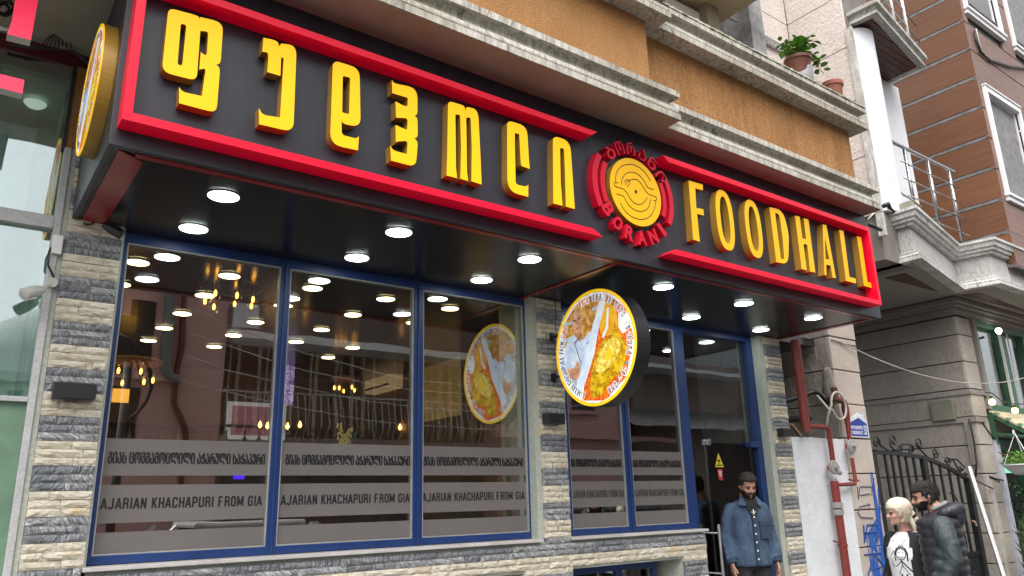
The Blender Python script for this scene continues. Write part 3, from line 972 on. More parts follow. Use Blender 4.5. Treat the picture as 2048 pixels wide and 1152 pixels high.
# letters O O D built from their measured boxes on the fascia
def Oletter(l, r, tp, bt, label):
    xl_, xr_ = at(*l, Y=LY).x, at(*r, Y=LY).x
    z1, z0 = at(*tp, Y=LY).z, at(*bt, Y=LY).z
    cx, cz, rx, rz = (xl_ + xr_) / 2, (z0 + z1) / 2, (xr_ - xl_) / 2, (z1 - z0) / 2
    o = oval_ring(cx, cz, rx, rz, 0, p=.78)
    h = oval_ring(cx, cz, rx - .058, rz - .062, 0, p=.85)
    letter(o, [h], label, False)


Oletter((1355 + 518 / 6.776, 350 + 470 / 6.776), (1355 + 775 / 6.776, 350 + 750 / 6.776), (1355 + 597 / 6.776, 350 + 202 / 6.776), (1355 + 700 / 6.776, 350 + 1022 / 6.776), 'first yellow letter O')
Oletter((1470 + 137 / 7.2, 390 + 300 / 7.2), (1470 + 402 / 7.2, 390 + 650 / 7.2), (1470 + 205 / 7.2, 390 + 65 / 7.2), (1470 + 335 / 7.2, 390 + 908 / 7.2), 'second yellow letter O')
letter(trace([(497, 175), (690, 215, 190), (775, 560, 60), (770, 1000, 110), (595, 965)], 7.2, 1470, 390, LY),
       [trace([(578, 258), (640, 275, 60), (690, 650, 50), (712, 930, 30), (662, 920)], 7.2, 1470, 390, LY)], 'yellow letter D', False)
letter(trace([(165, 92), (242, 108), (288, 465), (350, 480), (308, 135), (385, 155), (500, 1030), (415, 1012), (368, 572), (305, 558), (358, 992), (275, 970)], 8.23, 1570, 420, LY), [], 'yellow letter H', False)
letter(trace([(620, 235), (680, 248), (840, 1122), (785, 1112), (752, 915), (680, 898), (684, 1080), (650, 1068)], 8.23, 1570, 420, LY),
       [trace([(655, 440), (732, 818), (668, 805)], 8.23, 1570, 420, LY)], 'yellow letter A', False)
letter(trace([(160, 65), (217, 80), (298, 703), (385, 725), (388, 792), (250, 757)], 6.776, 1655, 450, LY), [], 'first yellow letter L', False)
letter(trace([(400, 152), (455, 168), (543, 773), (612, 790), (624, 860), (495, 823)], 6.776, 1655, 450, LY), [], 'second yellow letter L', False)

# ------------------------------------------------------------------ round emblem between the two words
EC = at(1271.5, 385, Y=LY)
EC = Vector(((at(1220, 362, Y=LY).x + at(1321.7, 402.7, Y=LY).x) / 2, LY, (at(1254.8, 315.3, Y=LY).z + at(1285.4, 452.2, Y=LY).z) / 2))
ER = (at(1254.8, 315.3, Y=LY).z - at(1285.4, 452.2, Y=LY).z) / 2 * 1.02
emb = prism([(EC.x + ER * cos(2 * pi * i / 64), EC.z + ER * sin(2 * pi * i / 64)) for i in range(64)], [], FY - .001, LY, mi_face=0, mi_side=1).obj('emblem', [M_YEL2, M_OCHRE], can)
emb['label'] = 'round yellow plate with fork and plate line drawing'


def ring_seg(r0, r1, a0, a1, n=14):
    pts = [(EC.x + r1 * cos(a0 + (a1 - a0) * i / n), EC.z + r1 * sin(a0 + (a1 - a0) * i / n)) for i in range(n + 1)]
    pts += [(EC.x + r0 * cos(a1 - (a1 - a0) * i / n), EC.z + r0 * sin(a1 - (a1 - a0) * i / n)) for i in range(n + 1)]
    return pts


for (r0, r1, a0, a1) in ((1.17, 1.33, 150, 205), (1.44, 1.62, 148, 207), (1.10, 1.25, -25, 30), (1.38, 1.54, -28, 32)):
    prism(ring_seg(ER * r0, ER * r1, radians(a0), radians(a1)), [], FY - .001, LY + .004).obj('arc_bar', M_REDLET, emb)


def ring_text(s, r, a0, a1, size_w, size_h, flip, parent, mat, y0, y1, C, swap=None, off=.03, per=False, name='arc_letter', wexp=1.0):
    """letters standing on a circle; a0..a1 centre angles of first and last letter"""
    n = len(s); allmb = MB()
    for i, ch in enumerate(s):
        if ch == ' ': continue
        a = a0 + (a1 - a0) * i / max(1, n - 1)
        ca, sa = cos(a), sin(a)
        if not flip: ux, uz, wx, wz = sa, -ca, ca, sa          # top of letter points outward
        else: ux, uz, wx, wz = -sa, ca, -ca, -sa                # top points inward
        base = r if not flip else r + size_h
        if swap is None:
            fr = lambda u, w, y, C=C, ca=ca, sa=sa, ux=ux, uz=uz, wx=wx, wz=wz, base=base: Vector((C.x + ca * base + ux * u + wx * w, y, C.z + sa * base + uz * u + wz * w))
        else:
            fr = lambda u, w, y, ca=ca, sa=sa, ux=ux, uz=uz, wx=wx, wz=wz, base=base: swap(ca * base + ux * u + wx * w, sa * base + uz * u + wz * w, y)
        mb = MB() if per else allmb
        w_ = size_w * (.42 if ch in 'IJ' else 1.0)
        extrude_text(ch, 1.0, fr, y0, y1, fit_w=w_, fit_h=size_h, offset=off, mb=mb, centre=True)
        if per: mb.obj(name, mat, parent)
    if not per: return tag(allmb.obj('ring_writing', mat, parent), kind='stuff')


ring_text(mtav('ბორანი'), ER * 1.12, radians(132), radians(34), ER * .34, ER * .40, False, emb, M_REDLET, FY - .001, LY + .004, EC, per=True, off=.012)
ring_text('BORANI', ER * 1.12, radians(214), radians(316), ER * .34, ER * .42, True, emb, M_REDLET, FY - .001, LY + .004, EC, per=True, off=.035)
# line drawing, traced strokes proud of the plate
lines = [
 [(322, 462), (325, 400), (345, 345), (385, 305), (440, 288), (500, 292), (560, 322), (620, 378), (665, 450)],
 [(380, 485), (388, 430), (415, 385), (455, 365), (505, 368), (560, 400), (605, 455), (640, 515), (698, 533)],
 [(347, 470), (320, 464), (310, 480), (318, 500), (350, 515), (390, 525), (430, 560), (465, 620), (505, 665), (550, 680), (590, 668), (635, 615)],
 [(468, 440), (510, 432), (550, 450), (585, 495), (615, 545), (650, 580), (700, 600), (722, 615), (725, 635), (710, 645), (695, 637)],
 [(335, 577), (400, 600), (430, 655), (470, 705), (520, 738), (575, 748), (625, 730), (655, 690), (665, 625)],
 [(372, 665), (405, 730), (460, 785), (530, 820), (600, 825), (660, 795), (700, 735), (717, 650)],
 [(405, 465), (425, 442), (448, 438)], [(418, 487), (440, 460)], [(437, 505), (462, 475), (462, 450), (448, 438)], [(440, 460), (460, 440)], [(462, 450), (470, 440)],
]
lm = MB()
for ln in lines:
    pts = []
    for i in range(len(ln)):
        q = at(1165 + ln[i][0] / 4.9, 270 + ln[i][1] / 4.9, Y=LY)
        pts.append(Vector((q.x, LY - .0008, q.z)))
    # smooth a little
    sm = [pts[0]]
    for i in range(len(pts) - 1):
        p0 = pts[max(i - 1, 0)]; p1 = pts[i]; p2 = pts[i + 1]; p3 = pts[min(i + 2, len(pts) - 1)]
        for k in (1, 2, 3):
            u = k / 3
            sm.append(.5 * ((2 * p1) + (p2 - p0) * u + (2 * p0 - 5 * p1 + 4 * p2 - p3) * u * u + (3 * p1 - 3 * p2 + p3 - p0) * u ** 3))
    lm.tube(sm, .0034, 6)
lm.obj('line_drawing', simple('brown_line', (.09, .045, .01), .5, bst=0), emb)
q = at(1165 + 522 / 4.9, 270 + 556 / 4.9, Y=LY)
prism([(q.x + .013 * cos(i * .3927), q.z + .015 * sin(i * .3927)) for i in range(16)], [], LY - .001, LY - .004).obj('eye_dot', M_PRINT, emb)

# ------------------------------------------------------------------ downlights under the canopy
DLX = [1.155, 2.325, 3.455, 4.947, 6.08, 7.25]
ordn = ['first', 'second', 'third', 'fourth', 'fifth', 'sixth']
proto = None
for r_, (yy, rn) in enumerate(((-.885, 'front row'), (-.23, 'rear row'))):
    for i, xx in enumerate(DLX):
        if proto is None:
            proto = thing('downlight', 'x', 'downlight', (xx, yy, SOF + .003))
            MB().lathe([(.088, 0), (.092, -.003), (.091, -.006), (.086, -.007)], n=32).obj('rim', M_PVC, proto, smooth=True, angle=40)
            MB().lathe([(.0001, -.0085), (.0865, -.0085)], n=32).obj('diffuser', M_LED, proto)
            o = proto
        else:
            o = proto.copy(); COL.objects.link(o); o.location = (xx, yy, SOF + .003)
            for ch in list(proto.children):
                c = ch.copy(); COL.objects.link(c); c.parent = o
        o['label'] = '%s round white downlight from the left in the %s under the canopy' % (ordn[i], 'row nearest the street' if r_ == 0 else 'row nearest the windows')
        o['group'] = 'downlights under the canopy'

# ------------------------------------------------------------------ round blade signs (lit print on one face)
def blade_sign(name, label, X, cy, cz, r, depth, rim_mat, fit):
    t = thing(name, label, 'sign', (0, 0, 0))
    # disc plane is X = const, facing -X; u runs towards -Y (picture right), w up
    def F(u, w, y): return Vector((X - y, cy - u * r, cz + w * r))       # y: height above the face, metres
    n = 72
    circ = lambda k: [(k * cos(2 * pi * i / n), k * sin(2 * pi * i / n)) for i in range(n)]
    prism(circ(1.0), [], -depth, -.003, frame=F).obj('drum', rim_mat, t, bevel=.003)
    prism(circ(.995), [circ(.945)], -.003, .003, frame=F).obj('yellow_rim', emis('lit_yellow_rim', (1.0, .62, .01), .28, (.82, .48, .01)), t)

    def clip(pts, k=.945):
        return [(p[0], p[1]) if p[0] ** 2 + p[1] ** 2 <= k * k else (p[0] * k / sqrt(p[0] ** 2 + p[1] ** 2), p[1] * k / sqrt(p[0] ** 2 + p[1] ** 2)) for p in pts]

    def dens(pts, m=8):
        out = []
        for i in range(len(pts)):
            a, b_ = pts[i], pts[(i + 1) % len(pts)]
            out += [(a[0] + (b_[0] - a[0]) * k / m, a[1] + (b_[1] - a[1]) * k / m) for k in range(m)]
        return out

    def patch(nm, pts, lv, mat, c=True, k=.945):
        pts = rounded(pts, 4) if any(len(p) > 2 for p in pts) else pts
        if c: pts = clip(dens(pts), k)
        # drop duplicates
        q = [pts[0]]
        for p in pts[1:]:
            if (p[0] - q[-1][0]) ** 2 + (p[1] - q[-1][1]) ** 2 > 1e-7: q.append(p)
        return prism(q, [], -.002, -.002 + lv * .0006, frame=F).obj(nm, mat, t)

    # left half: tawny brickwork, right half: red crumb and cheese bread
    patch('print_background', [(-1.2, -1.2), (1.2, -1.2), (1.2, 1.2), (-1.2, 1.2)], 1, PM['white'])
    patch('print_brickwork', [(-.78, .62), (-.3, .88), (.08, .90), (.26, .80), (.10, .35), (-.12, .2), (-.8, .1)], 2, PM['brick'], k=.9)
    for p in ([(-.86, .55), (-.62, .55), (-.3, .56), (-.3, .50), (-.86, .50)], [(.0, .62), (.24, .66), (.24, .71), (.0, .68)], [(-.02, .36), (.14, .38), (.14, .43), (-.02, .41)], [(.12, .64), (.15, .64), (.11, .40), (.08, .40)], [(-.84, .2), (-.45, .24), (-.45, .30), (-.84, .26)]):
        patch('print_joint', p, 3, PM['joint'])
    patch('print_crumb', [(.36, .86), (.80, .52), (.93, 0), (.70, -.62), (.2, -.93), (-.38, -.86), (-.30, -.62), (.0, -.1), (.08, .15)], 2, PM['crumb'], k=.93)
    patch('print_pot', [(.30, .74), (.55, .66), (.60, .30), (.46, .12), (.2, .14, .1), (.16, .3, .05)], 3, PM['pot'])
    patch('print_pot_shine', [(.36, .60), (.41, .60), (.36, .26), (.24, .10), (.20, .14), (.31, .28)], 4, PM['white'], k=.9)
    patch('print_egg', [(.62, .48, .06), (.84, .42, .08), (.86, .18, .08), (.70, .08, .06), (.60, .22, .05)], 3, PM['paper'])
    patch('print_bread', [(.52, .36, .03), (.62, .08, .16), (.80, -.10, .2), (.66, -.50, .25), (.34, -.62, .1), (.10, -.86, .1), (-.14, -.84, .08), (-.15, -.60, .1), (-.02, -.22, .2), (.20, .06, .2), (.46, .14, .05)], 5, PM['bread'])
    patch('print_cheese', [(.50, .10, .12), (.66, -.06, .15), (.50, -.30, .2), (.22, -.46, .15), (-.02, -.44, .1), (.06, -.20, .2), (.26, .02, .15)], 6, PM['cheese'])
    patch('print_yolk', [(.28, -.10, .08), (.44, -.10, .08), (.42, -.26, .08), (.24, -.28, .08)], 7, PM['yolk'])
    patch('print_stripe', [(.20, .76), (.34, .72), (-.37, -.74), (-.52, -.66)], 7, PM['stripe'], k=.88)
    # the cook: coat, arms, head
    patch('print_coat', [(-.52, .30, .04), (-.28, .17, .03), (-.06, .30, .05), (.06, .14, .05), (-.30, -.62, .02), (-.50, -.54, .03), (-.68, -.34, .05), (-.86, -.26, .05), (-.76, .10, .10), (-.66, .22, .05)], 5, PM['coat'])
    patch('print_apron', [(-.46, -.60, .0), (-.50, -.66), (-.70, -.42), (-.50, -.46)], 6, PM['apron'])
    patch('print_forearm', [(-.80, -.26, .03), (-.52, -.28, .04), (-.44, -.16, .02), (-.38, -.24, .03), (-.38, -.44, .05), (-.50, -.50, .05), (-.74, -.42, .05)], 6, PM['skin'])
    patch('print_neck', [(-.47, .32), (-.30, .34), (-.30, .20, .02), (-.36, .15), (-.46, .26, .02)], 6, PM['skin2'])
    patch('print_face', [(-.53, .66, .1), (-.40, .76, .1), (-.27, .66, .1), (-.26, .46, .06), (-.32, .31, .05), (-.43, .30, .05), (-.52, .42, .06)], 7, PM['skin'])
    for (a, b_) in ((-.46, .545), (-.345, .56)):
        patch('print_eye', [(a - .03, b_ - .012), (a + .03, b_ - .012), (a + .03, b_ + .014), (a - .03, b_ + .014)], 8, PM['dark'])
    patch('print_mouth', [(-.43, .385), (-.33, .40), (-.33, .415), (-.43, .405)], 8, PM['lip'])
    patch('print_nose', [(-.40, .53), (-.375, .53), (-.36, .45), (-.40, .45)], 8, PM['skin2'])
    patch('print_placket', [(-.50, .16), (-.30, .28), (-.295, .26), (-.48, .14), (-.34, -.22), (-.36, -.22)], 6, PM['dark'])
    patch('print_name', [(-.18, .10), (-.04, .14), (-.04, .12), (-.18, .08)], 6, PM['dark'])
    patch('print_name', [(-.16, .05), (-.05, .08), (-.05, .065), (-.16, .035)], 6, PM['dark'])
    # ring of writing
    sw = lambda uu, ww, y: F(uu, ww, y)
    C0 = Vector((0, 0, 0))
    for (s, a0, a1, fl, mt) in (('AJARIAN KHACHAPURI FROM', 248, 166, False, PM['dark']), ('GIA', 158, 147, False, PM['redp']),
                                (mtav('გიას'), 110, 97, False, PM['redp']), (mtav('ცომგამოცლილი აჭარული ხაჭაპური'), 92, -68, False, PM['dark'])):
        ring_text(s, .775, radians(a0), radians(a1), .078, .145, fl, t, PM['white'], .0024, .0028, C0, swap=sw, off=.075)
        ring_text(s, .79, radians(a0), radians(a1), .050, .115, fl, t, mt, .0030, .0034, C0, swap=sw, off=.022)
    return t


PM = {}
def pm(k, c1, c2, sc, es=1.0, contrast=(.4, .6)):
    m, nt, b = new_mat('print_' + k)
    v = pos_vec(nt, (1, 1, 1), False)
    f = ramp(nt, noise(nt, v, sc, 6, .7, .4), [(contrast[0], (0, 0, 0)), (contrast[1], (1, 1, 1))])
    c = mix(nt, f, c1, c2)
    nt.links.new(c, b.inputs['Base Color']); nt.links.new(c, b.inputs['Emission Color'])
    b.inputs['Emission Strength'].default_value = es * .22; b.inputs['Roughness'].default_value = .5; b.inputs['Specular IOR Level'].default_value = .2
    PM[k] = m
pm('white', (.80, .84, .90), (.90, .92, .95), 4, .8); pm('brick', (.40, .16, .02), (.85, .50, .14), 18, .8); pm('joint', (.45, .55, .62), (.60, .70, .75), 20, .7)
pm('crumb', (.65, .03, .005), (.95, .30, .02), 38, .8); pm('pot', (.80, .33, .01), (.95, .50, .04), 6, .8); pm('bread', (.38, .17, .002), (.90, .60, .02), 20, .8)
pm('cheese', (.62, .36, .01), (1.0, .86, .20), 30, .9); pm('yolk', (.95, .58, .01), (1, .68, .03), 9, .9); pm('stripe', (.62, .74, .92), (.86, .92, 1), 5, .85)
pm('coat', (.42, .54, .76), (.74, .82, .95), 9, .8); pm('apron', (.42, .44, .48), (.6, .62, .66), 8, .7); pm('skin', (.50, .22, .11), (.80, .46, .30), 16, .75)
pm('skin2', (.45, .20, .10), (.60, .30, .18), 14, .7); pm('dark', (.03, .03, .05), (.05, .05, .07), 9, .3); pm('lip', (.5, .10, .08), (.55, .12, .10), 9, .6)
pm('redp', (.75, .05, .03), (.8, .07, .05), 9, .7); pm('paper', (.82, .84, .86), (.95, .93, .85), 25, .8)

SX = 4.318
sg = blade_sign('blade_sign', 'round lit sign with a cook and boat shaped bread hung from the middle pillar', SX, -.628, 2.845, .497, .155, M_BLACK, None)
b = MB()
b.box(4.34, 4.37, -.16, -.046, 3.03, 3.05); b.box(4.33, 4.38, -.045, -.03, 3.0, 3.08)
b.obj('bracket', M_BLACK, sg)
b = MB(); b.box(4.34, 4.37, -.16, -.046, 2.66, 2.68); b.box(4.33, 4.38, -.045, -.03, 2.63, 2.71)
b.obj('bracket', M_BLACK, sg)
b = MB(); b.tube([(4.36, -.10, 3.04), (4.355, -.09, 3.15), (4.35, -.11, 3.25), (4.35, -.10, 3.40)], .004, 6)
b.obj('supply_cable', M_CABLE, sg)
s2 = blade_sign('blade_sign', 'round lit sign seen almost edge on, fixed to the left end of the canopy', .405, -.80, 3.90, .378, .070, M_OCHRE, None)

# ================================================================== BALCONY ABOVE THE CANOPY
BZ0, BZ1, CP0, CP1 = 4.570, 4.830, 5.535, 5.80
bal = thing('balcony', 'long orange rendered balcony with grey moulded cornices over the canopy', 'balcony', (0, 0, 0))
YW1, YW2 = -1.458, -1.312
XL, XB, XE = -4.0, 4.345, 7.76
b = MB(); b.box(XL, XB, YW1, -1.2, BZ0 + .02, CP1 - .05); b.box(XB + .001, XE, YW2, -1.1, BZ0 + .02, CP1 - .05); b.box(XE - .15, XE, -1.099, .3, BZ0 + .02, CP1 - .05)
b.obj('parapet_wall', M_ORANGE, bal)
b = MB(); b.box(XL, XB + .145, YW1 - .150, .5, BZ0 - .004, BZ0 + .04); b.box(XB + .146, XE + .145, YW2 - .150, .5, BZ0 - .004, BZ0 + .04)
b.obj('soffit', M_SOFBEIGE, bal)
fil1 = [(-.02, BZ0), (.158, BZ0), (.160, BZ0 + .050), (-.02, BZ0 + .050)]
cove = [(-.02, BZ0 + .051), (.136, BZ0 + .051), (.150, BZ0 + .070), (.149, BZ0 + .090), (.140, BZ0 + .108), (.122, BZ0 + .128), (.102, BZ0 + .150), (.098, BZ0 + .172), (.108, BZ0 + .192), (.128, BZ0 + .205), (-.02, BZ0 + .205)]
fil2 = [(-.02, BZ0 + .206), (.162, BZ0 + .206), (.162, BZ0 + .258), (-.02, BZ0 + .26)]
path = [(XL, YW1), (XB, YW1), (XB, YW2), (XE, YW2), (XE, .3)]


def fine(path, step=.12, jit=0.0):
    out = []
    for i in range(len(path) - 1):
        a, c = Vector(path[i]), Vector(path[i + 1])
        k = max(1, int((c - a).length / step))
        for j in range(k): out.append(tuple(a + (c - a) * j / k))
    out.append(tuple(path[-1]))
    return out


for dz in (0, CP0 - BZ0):
    for nm, pr, mt in (('cornice_fillet', fil1, M_CORNICE), ('cornice_cove', cove, M_COVE), ('cornice_fillet', fil2, M_CORNICE)):
        pr2 = [(p[0], p[1] + dz) for p in pr]
        o = sweep(nm, path, pr2, mt, bal)
# weathered capping with ragged lichen edge
rg = random.Random(5)
for nm, (x0, x1, yf) in (('capping', (XL, XB, YW1)), ('capping', (XB + .005, XE + .14, YW2))):
    mb = MB(); n = int((x1 - x0) / .035)
    vs = []
    for i in range(n + 1):
        x = x0 + (x1 - x0) * i / n
        vs += [(x, yf - .165 - rg.uniform(0, .012), CP1 - .006), (x, yf - .150, CP1 + .035 + rg.uniform(-.008, .012)), (x, yf + .24, CP1 + .05), (x, yf + .24, CP1 - .006)]
    fs = [(i * 4 + a, i * 4 + 4 + a, i * 4 + 4 + (a + 1) % 4, i * 4 + (a + 1) % 4) for i in range(n) for a in range(4)] + [(0, 1, 2, 3), (n * 4 + 3, n * 4 + 2, n * 4 + 1, n * 4)]
    mb.add(vs, fs); mb.obj(nm, M_CAPTOP, bal)

# upper storey behind the balcony
up = thing('upper_storey', 'yellow beige upper storey wall behind the orange balcony with a white framed window', 'wall', (0, 0, 0))
MB().box(-6, 7.72, .30, .6, 4.72, 12.0).obj('wall', M_BEIGE, up)
q = at(1250, 10, Y=.28); w = thing('upper_window', 'white framed window high behind the balcony, mostly hidden by the parapet', 'window', (0, 0, 0))
xw1 = at(1392, 30, Y=.28).x; zw = at(1392, 30, Y=.28).z
b = MB(); b.box(xw1 - 1.6, xw1, .22, .298, zw - .13, zw); b.box(xw1 - .09, xw1, .22, .298, zw - 1.6, zw - .131); b.box(xw1 - 1.6, xw1 - 1.5, .22, .298, zw - 1.6, zw - .131)
b.obj('frame', M_PVC, w, bevel=.006)
MB().box(xw1 - 1.5, xw1 - .09, .26, .27, zw - 1.6, zw - .131).obj('pane', simple('dark_pane', (.03, .035, .035), .08, bst=0), w)
# box above the window and projecting bay
b = MB()
p0 = at(1395, 0, Y=.0); 
b.box(3.2, xw1 + .55, -.55, .298, zw + .10, zw + 1.4)
b.obj('upper_bay', M_BEIGE, up, bevel=.01)
b = MB(); b.box(xw1 + .005, xw1 + .24, .10, .298, zw - 1.6, zw + .099); b.obj('window_reveal', M_SOFBEIGE, up)
a1 = at(1424, 18, Y=.28); a2 = at(1474, 44, Y=.28)
MB().tube([tuple(at(1424, 17, Y=.2)), tuple(at(1474, 43, Y=.2))], .018, 8).obj('rail_bar', M_CORNICE, up)
# dark red downpipe and grey granite strip
c = at(1497, 60, Y=.22)
o = MB().tube([(c.x, .22, 5.7), (c.x, .22, 12)], .055, 12).obj('downpipe', simple('dark_red_pipe', (.16, .02, .03), .4), None, smooth=True)
tag(o, 'dark red downpipe running up the beige wall behind the balcony', 'downpipe')
c0, c1 = at(1503, 60, Y=.06), at(1528, 60, Y=.06)
o = MB().box(c0.x, c1.x, .06, .5, 5.0, 12).obj('granite_strip', weathered('speckled_granite', (.36, .36, .36), (.12, .12, .12), bs=160, amount=.9, bst=.4), None)
tag(o, 'speckled grey granite strip between the beige wall and the pale hammered wall', 'wall strip')

# pots standing on the balcony cap
def pot(name, label, cx, cy, cz, r, h, mat, cat='flower pot'):
    t = thing(name, label, cat, (cx, cy, cz))
    MB().lathe([(r * .72, 0), (r * .78, h * .1), (r * .93, h * .78), (r * .95, h * .8)], n=24).obj('body', mat, t, smooth=True, angle=40)
    MB().lathe([(r * .95, h * .8), (r * 1.04, h * .81), (r * 1.08, h * .97), (r * 1.02, h), (r * .93, h), (r * .9, h * .86), (.0001, h * .86)], n=24).obj('rim', mat, t, smooth=True, angle=40)
    return t


pc = at(1603, 150, Y=-1.27)
pt_ = thing('glass_jar', 'ribbed grey outer pot under the leafy plant on the balcony edge', 'pot', (pc.x, -1.27, CP1 + .05))
MB().lathe([(.10, 0), (.115, .02), (.125, .24), (.118, .25), (.10, .22), (.09, .02), (.0001, .02)], n=28).obj('body', simple('ribbed_grey_plastic', (.30, .30, .32), .35, stretch=(40, 40, 1)), pt_, smooth=True)
zp = at(1600, 133, Y=-1.27)
pA = pot('flower_pot', 'brown flower pot holding the leafy green plant on the balcony edge', pc.x - .03, -1.27, zp.z - .12, .140, .20, simple('brown_plastic_pot', (.20, .075, .055), .4))
z2 = at(1664, 172, Y=-1.27)
pot('flower_pot', 'empty terracotta pot on the balcony edge near the white column', z2.x, -1.27, CP1 + .05, .115, z2.z - CP1 - .02, M_TERRA)
# leafy plant
lv = simple('green_leaf', (.15, .34, .045), .45, var=.25, vscale=12, bst=.1)
lmesh = MB(); L = []
for i in range(6):
    u = i / 5; wd = .32 * sin(pi * min(1, u * .95 + .05)) ** .8
    L += [(-wd, u, .06 * sin(u * 3) - .10 * u * u), (0, u, -.02 + .06 * sin(u * 3) - .10 * u * u), (wd, u, .06 * sin(u * 3) - .10 * u * u)]
lmesh.add(L, [(i * 3 + a, i * 3 + a + 1, i * 3 + a + 4, i * 3 + a + 3) for i in range(5) for a in (0, 1)])
leaf_me = lmesh.mesh('leaf', [lv], True)
pl_ = thing('potted_plant', 'bushy green leafy plant growing in the brown pot on the balcony', 'plant', (pc.x - .03, -1.27, zp.z + .06))
rg = random.Random(9)
stm = MB()
tips = []
for i in range(22):
    a = rg.uniform(0, 2 * pi); R_ = rg.uniform(.05, .42); h = rg.uniform(.12, .42) * (1.1 - .8 * R_ / .5)
    tip = Vector((R_ * cos(a) + .06, R_ * sin(a) * .8, h)); mid = Vector((tip.x * .35, tip.y * .35, h * .65))
    if i > 18: tip = Vector((.36 + .1 * (i - 19), -.02, .20 - .10 * (i - 19))); mid = Vector((.22, 0, .2))
    stm.tube([(0, 0, -.02), mid, tip], .004, 5); tips.append((mid, tip))
pl_.scale = (.85, .85, .85)
stm.obj('stem', simple('green_stem', (.10, .16, .04), .6), pl_)
for (m_, tp) in tips:
    for k in range(9):
        u = rg.uniform(.35, 1.05); p = m_.lerp(tp, u) + Vector((rg.uniform(-.06, .06), rg.uniform(-.06, .06), rg.uniform(-.05, .05)))
        o = link('leaf', leaf_me, pl_)
        s = rg.uniform(.07, .12)
        o.location = p; o.rotation_euler = (rg.uniform(-.7, .5), rg.uniform(-.5, .5), rg.uniform(0, 2 * pi)); o.scale = (s, s, s)

# ================================================================== PALE HAMMERED WALL, COLUMN, UPPER BALCONIES
# blocks laid as parts
rowz = [.98 + .4317 * i for i in range(-3, 30)]


def blocks(parent, name, mat, axis, fixed, a0, a1, zlist, cuts=(), th=.05, gap=.012, sgn=-1):
    """courses of rendered blocks on a wall plane; axis 'x': plane Y=fixed facing -Y; 'y': plane X=fixed facing -X"""
    for i in range(len(zlist) - 1):
        xs = [a0] + list(cuts) + [a1]
        for k in range(len(xs) - 1):
            p, q = xs[k], xs[k + 1]
            if q - p < .02: continue
            b = MB()
            if axis == 'x': b.box(p + (gap / 2 if k else 0), q - gap / 2, fixed, fixed + th, zlist[i] + gap / 2, zlist[i + 1] - gap / 2)
            else: b.box(fixed, fixed + th, p + gap / 2, q - gap / 2, zlist[i] + gap / 2, zlist[i + 1] - gap / 2)
            b.obj(name, mat, parent, bevel=.004)


XS = 9.75
hw = thing('hammered_wall', 'pale pink hammered render wall of large blocks rising beside the balcony', 'wall', (0, 0, 0))
MB().box(8.45, XS + .8, .44, .7, 4.6, 13).obj('core', M_MORTAR, hw)
MB().box(XS + .05, XS + .8, -.50, .44, 4.6, 13).obj('core', M_MORTAR, hw)
zu = [at(1574, 51, X=XS).z + k * .86 for k in range(-4, 5)]
yl = .382
blocks(hw, 'block', M_UPR, 'x', yl, 8.52, XS - .0, zu, th=.05)
for i in range(len(zu) - 1):
    MB().box(XS, XS + .049, -.50, yl - .004, zu[i] + .006, zu[i + 1] - .006).obj('block', M_UPR, hw, bevel=.004)
# corner strip beside the column
MB().box(XS - .03, XS + .02, -.60, -.505, 4.9, 8.1).obj('edge_strip', M_MOULD, hw)
# string course
zc_ = at(1540, 85, Y=.38).z - .1
sweep('string_course', [(8.52, yl), (XS - .0, yl)], [(0, zc_), (.05, zc_), (.07, zc_ + .05), (.03, zc_ + .07), (.06, zc_ + .12), (0, zc_ + .13)], M_MOULD, hw)

# lower slab balcony of the right building
rb_ = thing('slab_balcony', 'angled grey white balcony slab with double mouldings on the building to the right', 'balcony', (0, 0, 0))
SZ0 = 4.60
# plan of the soffit edge
PL = [(10.17, .9), (10.17, -.80), (12.42, -.36), (12.52, -.83), (19, -.83)]
PL = [(10.17, 1.2), (10.17, -.80), (12.44, -.355), (12.54, -.83), (20, -.83)]
inn = .09


def off_path(P, d):
    out = []
    V_ = [Vector(p) for p in P]
    for i, p in enumerate(V_):
        ns = []
        if i > 0: e = (V_[i] - V_[i - 1]).normalized(); ns.append(Vector((e.y, -e.x)))
        if i < len(V_) - 1: e = (V_[i + 1] - V_[i]).normalized(); ns.append(Vector((e.y, -e.x)))
        m_ = ns[0] if len(ns) == 1 else (ns[0] + ns[1]).normalized() / max(.3, (ns[0] + ns[1]).normalized().dot(ns[0]))
        out.append((p.x + m_.x * d, p.y + m_.y * d))
    return out


# travel so that the outside is on the right hand: from far back-left forwards then along the street
base = off_path(PL, -.10)
sweep('lower_moulding', base, [(-.05, SZ0), (.10, SZ0), (.10, SZ0 + .035), (.075, SZ0 + .045), (.085, SZ0 + .075), (.05, SZ0 + .10), (.055, SZ0 + .13), (.02, SZ0 + .145), (-.05, SZ0 + .15)], M_MOULDW, rb_)
sweep('band', base, [(-.05, SZ0 + .151), (.0, SZ0 + .151), (.0, SZ0 + .50), (-.05, SZ0 + .50)], M_SLABR, rb_)
sweep('upper_moulding', base, [(-.05, SZ0 + .501), (.06, SZ0 + .501), (.06, SZ0 + .54), (.10, SZ0 + .55), (.10, SZ0 + .585), (.13, SZ0 + .60), (.14, SZ0 + .66), (.165, SZ0 + .675), (.165, SZ0 + .715), (-.05, SZ0 + .72)], M_MOULDW, rb_)
sweep('mossy_edge', off_path(PL[:3] + [(12.56, -.30)], -.10), [(-.3, SZ0 + .722), (.115, SZ0 + .722), (.105, SZ0 + .82), (-.3, SZ0 + .83)], M_CAPTOP, rb_)
inner = [(p[0], p[1]) for p in off_path(PL, -.14)]
poly = inner + [(20, 4), (10.17 + .14, 4)]
b = MB(); fr = lambda u, w, y: Vector((u, w, y))
prism(poly, [], SZ0 + .7, SZ0 + .004, mb=b, frame=fr)
b.obj('soffit_slab', M_SOFG, rb_)
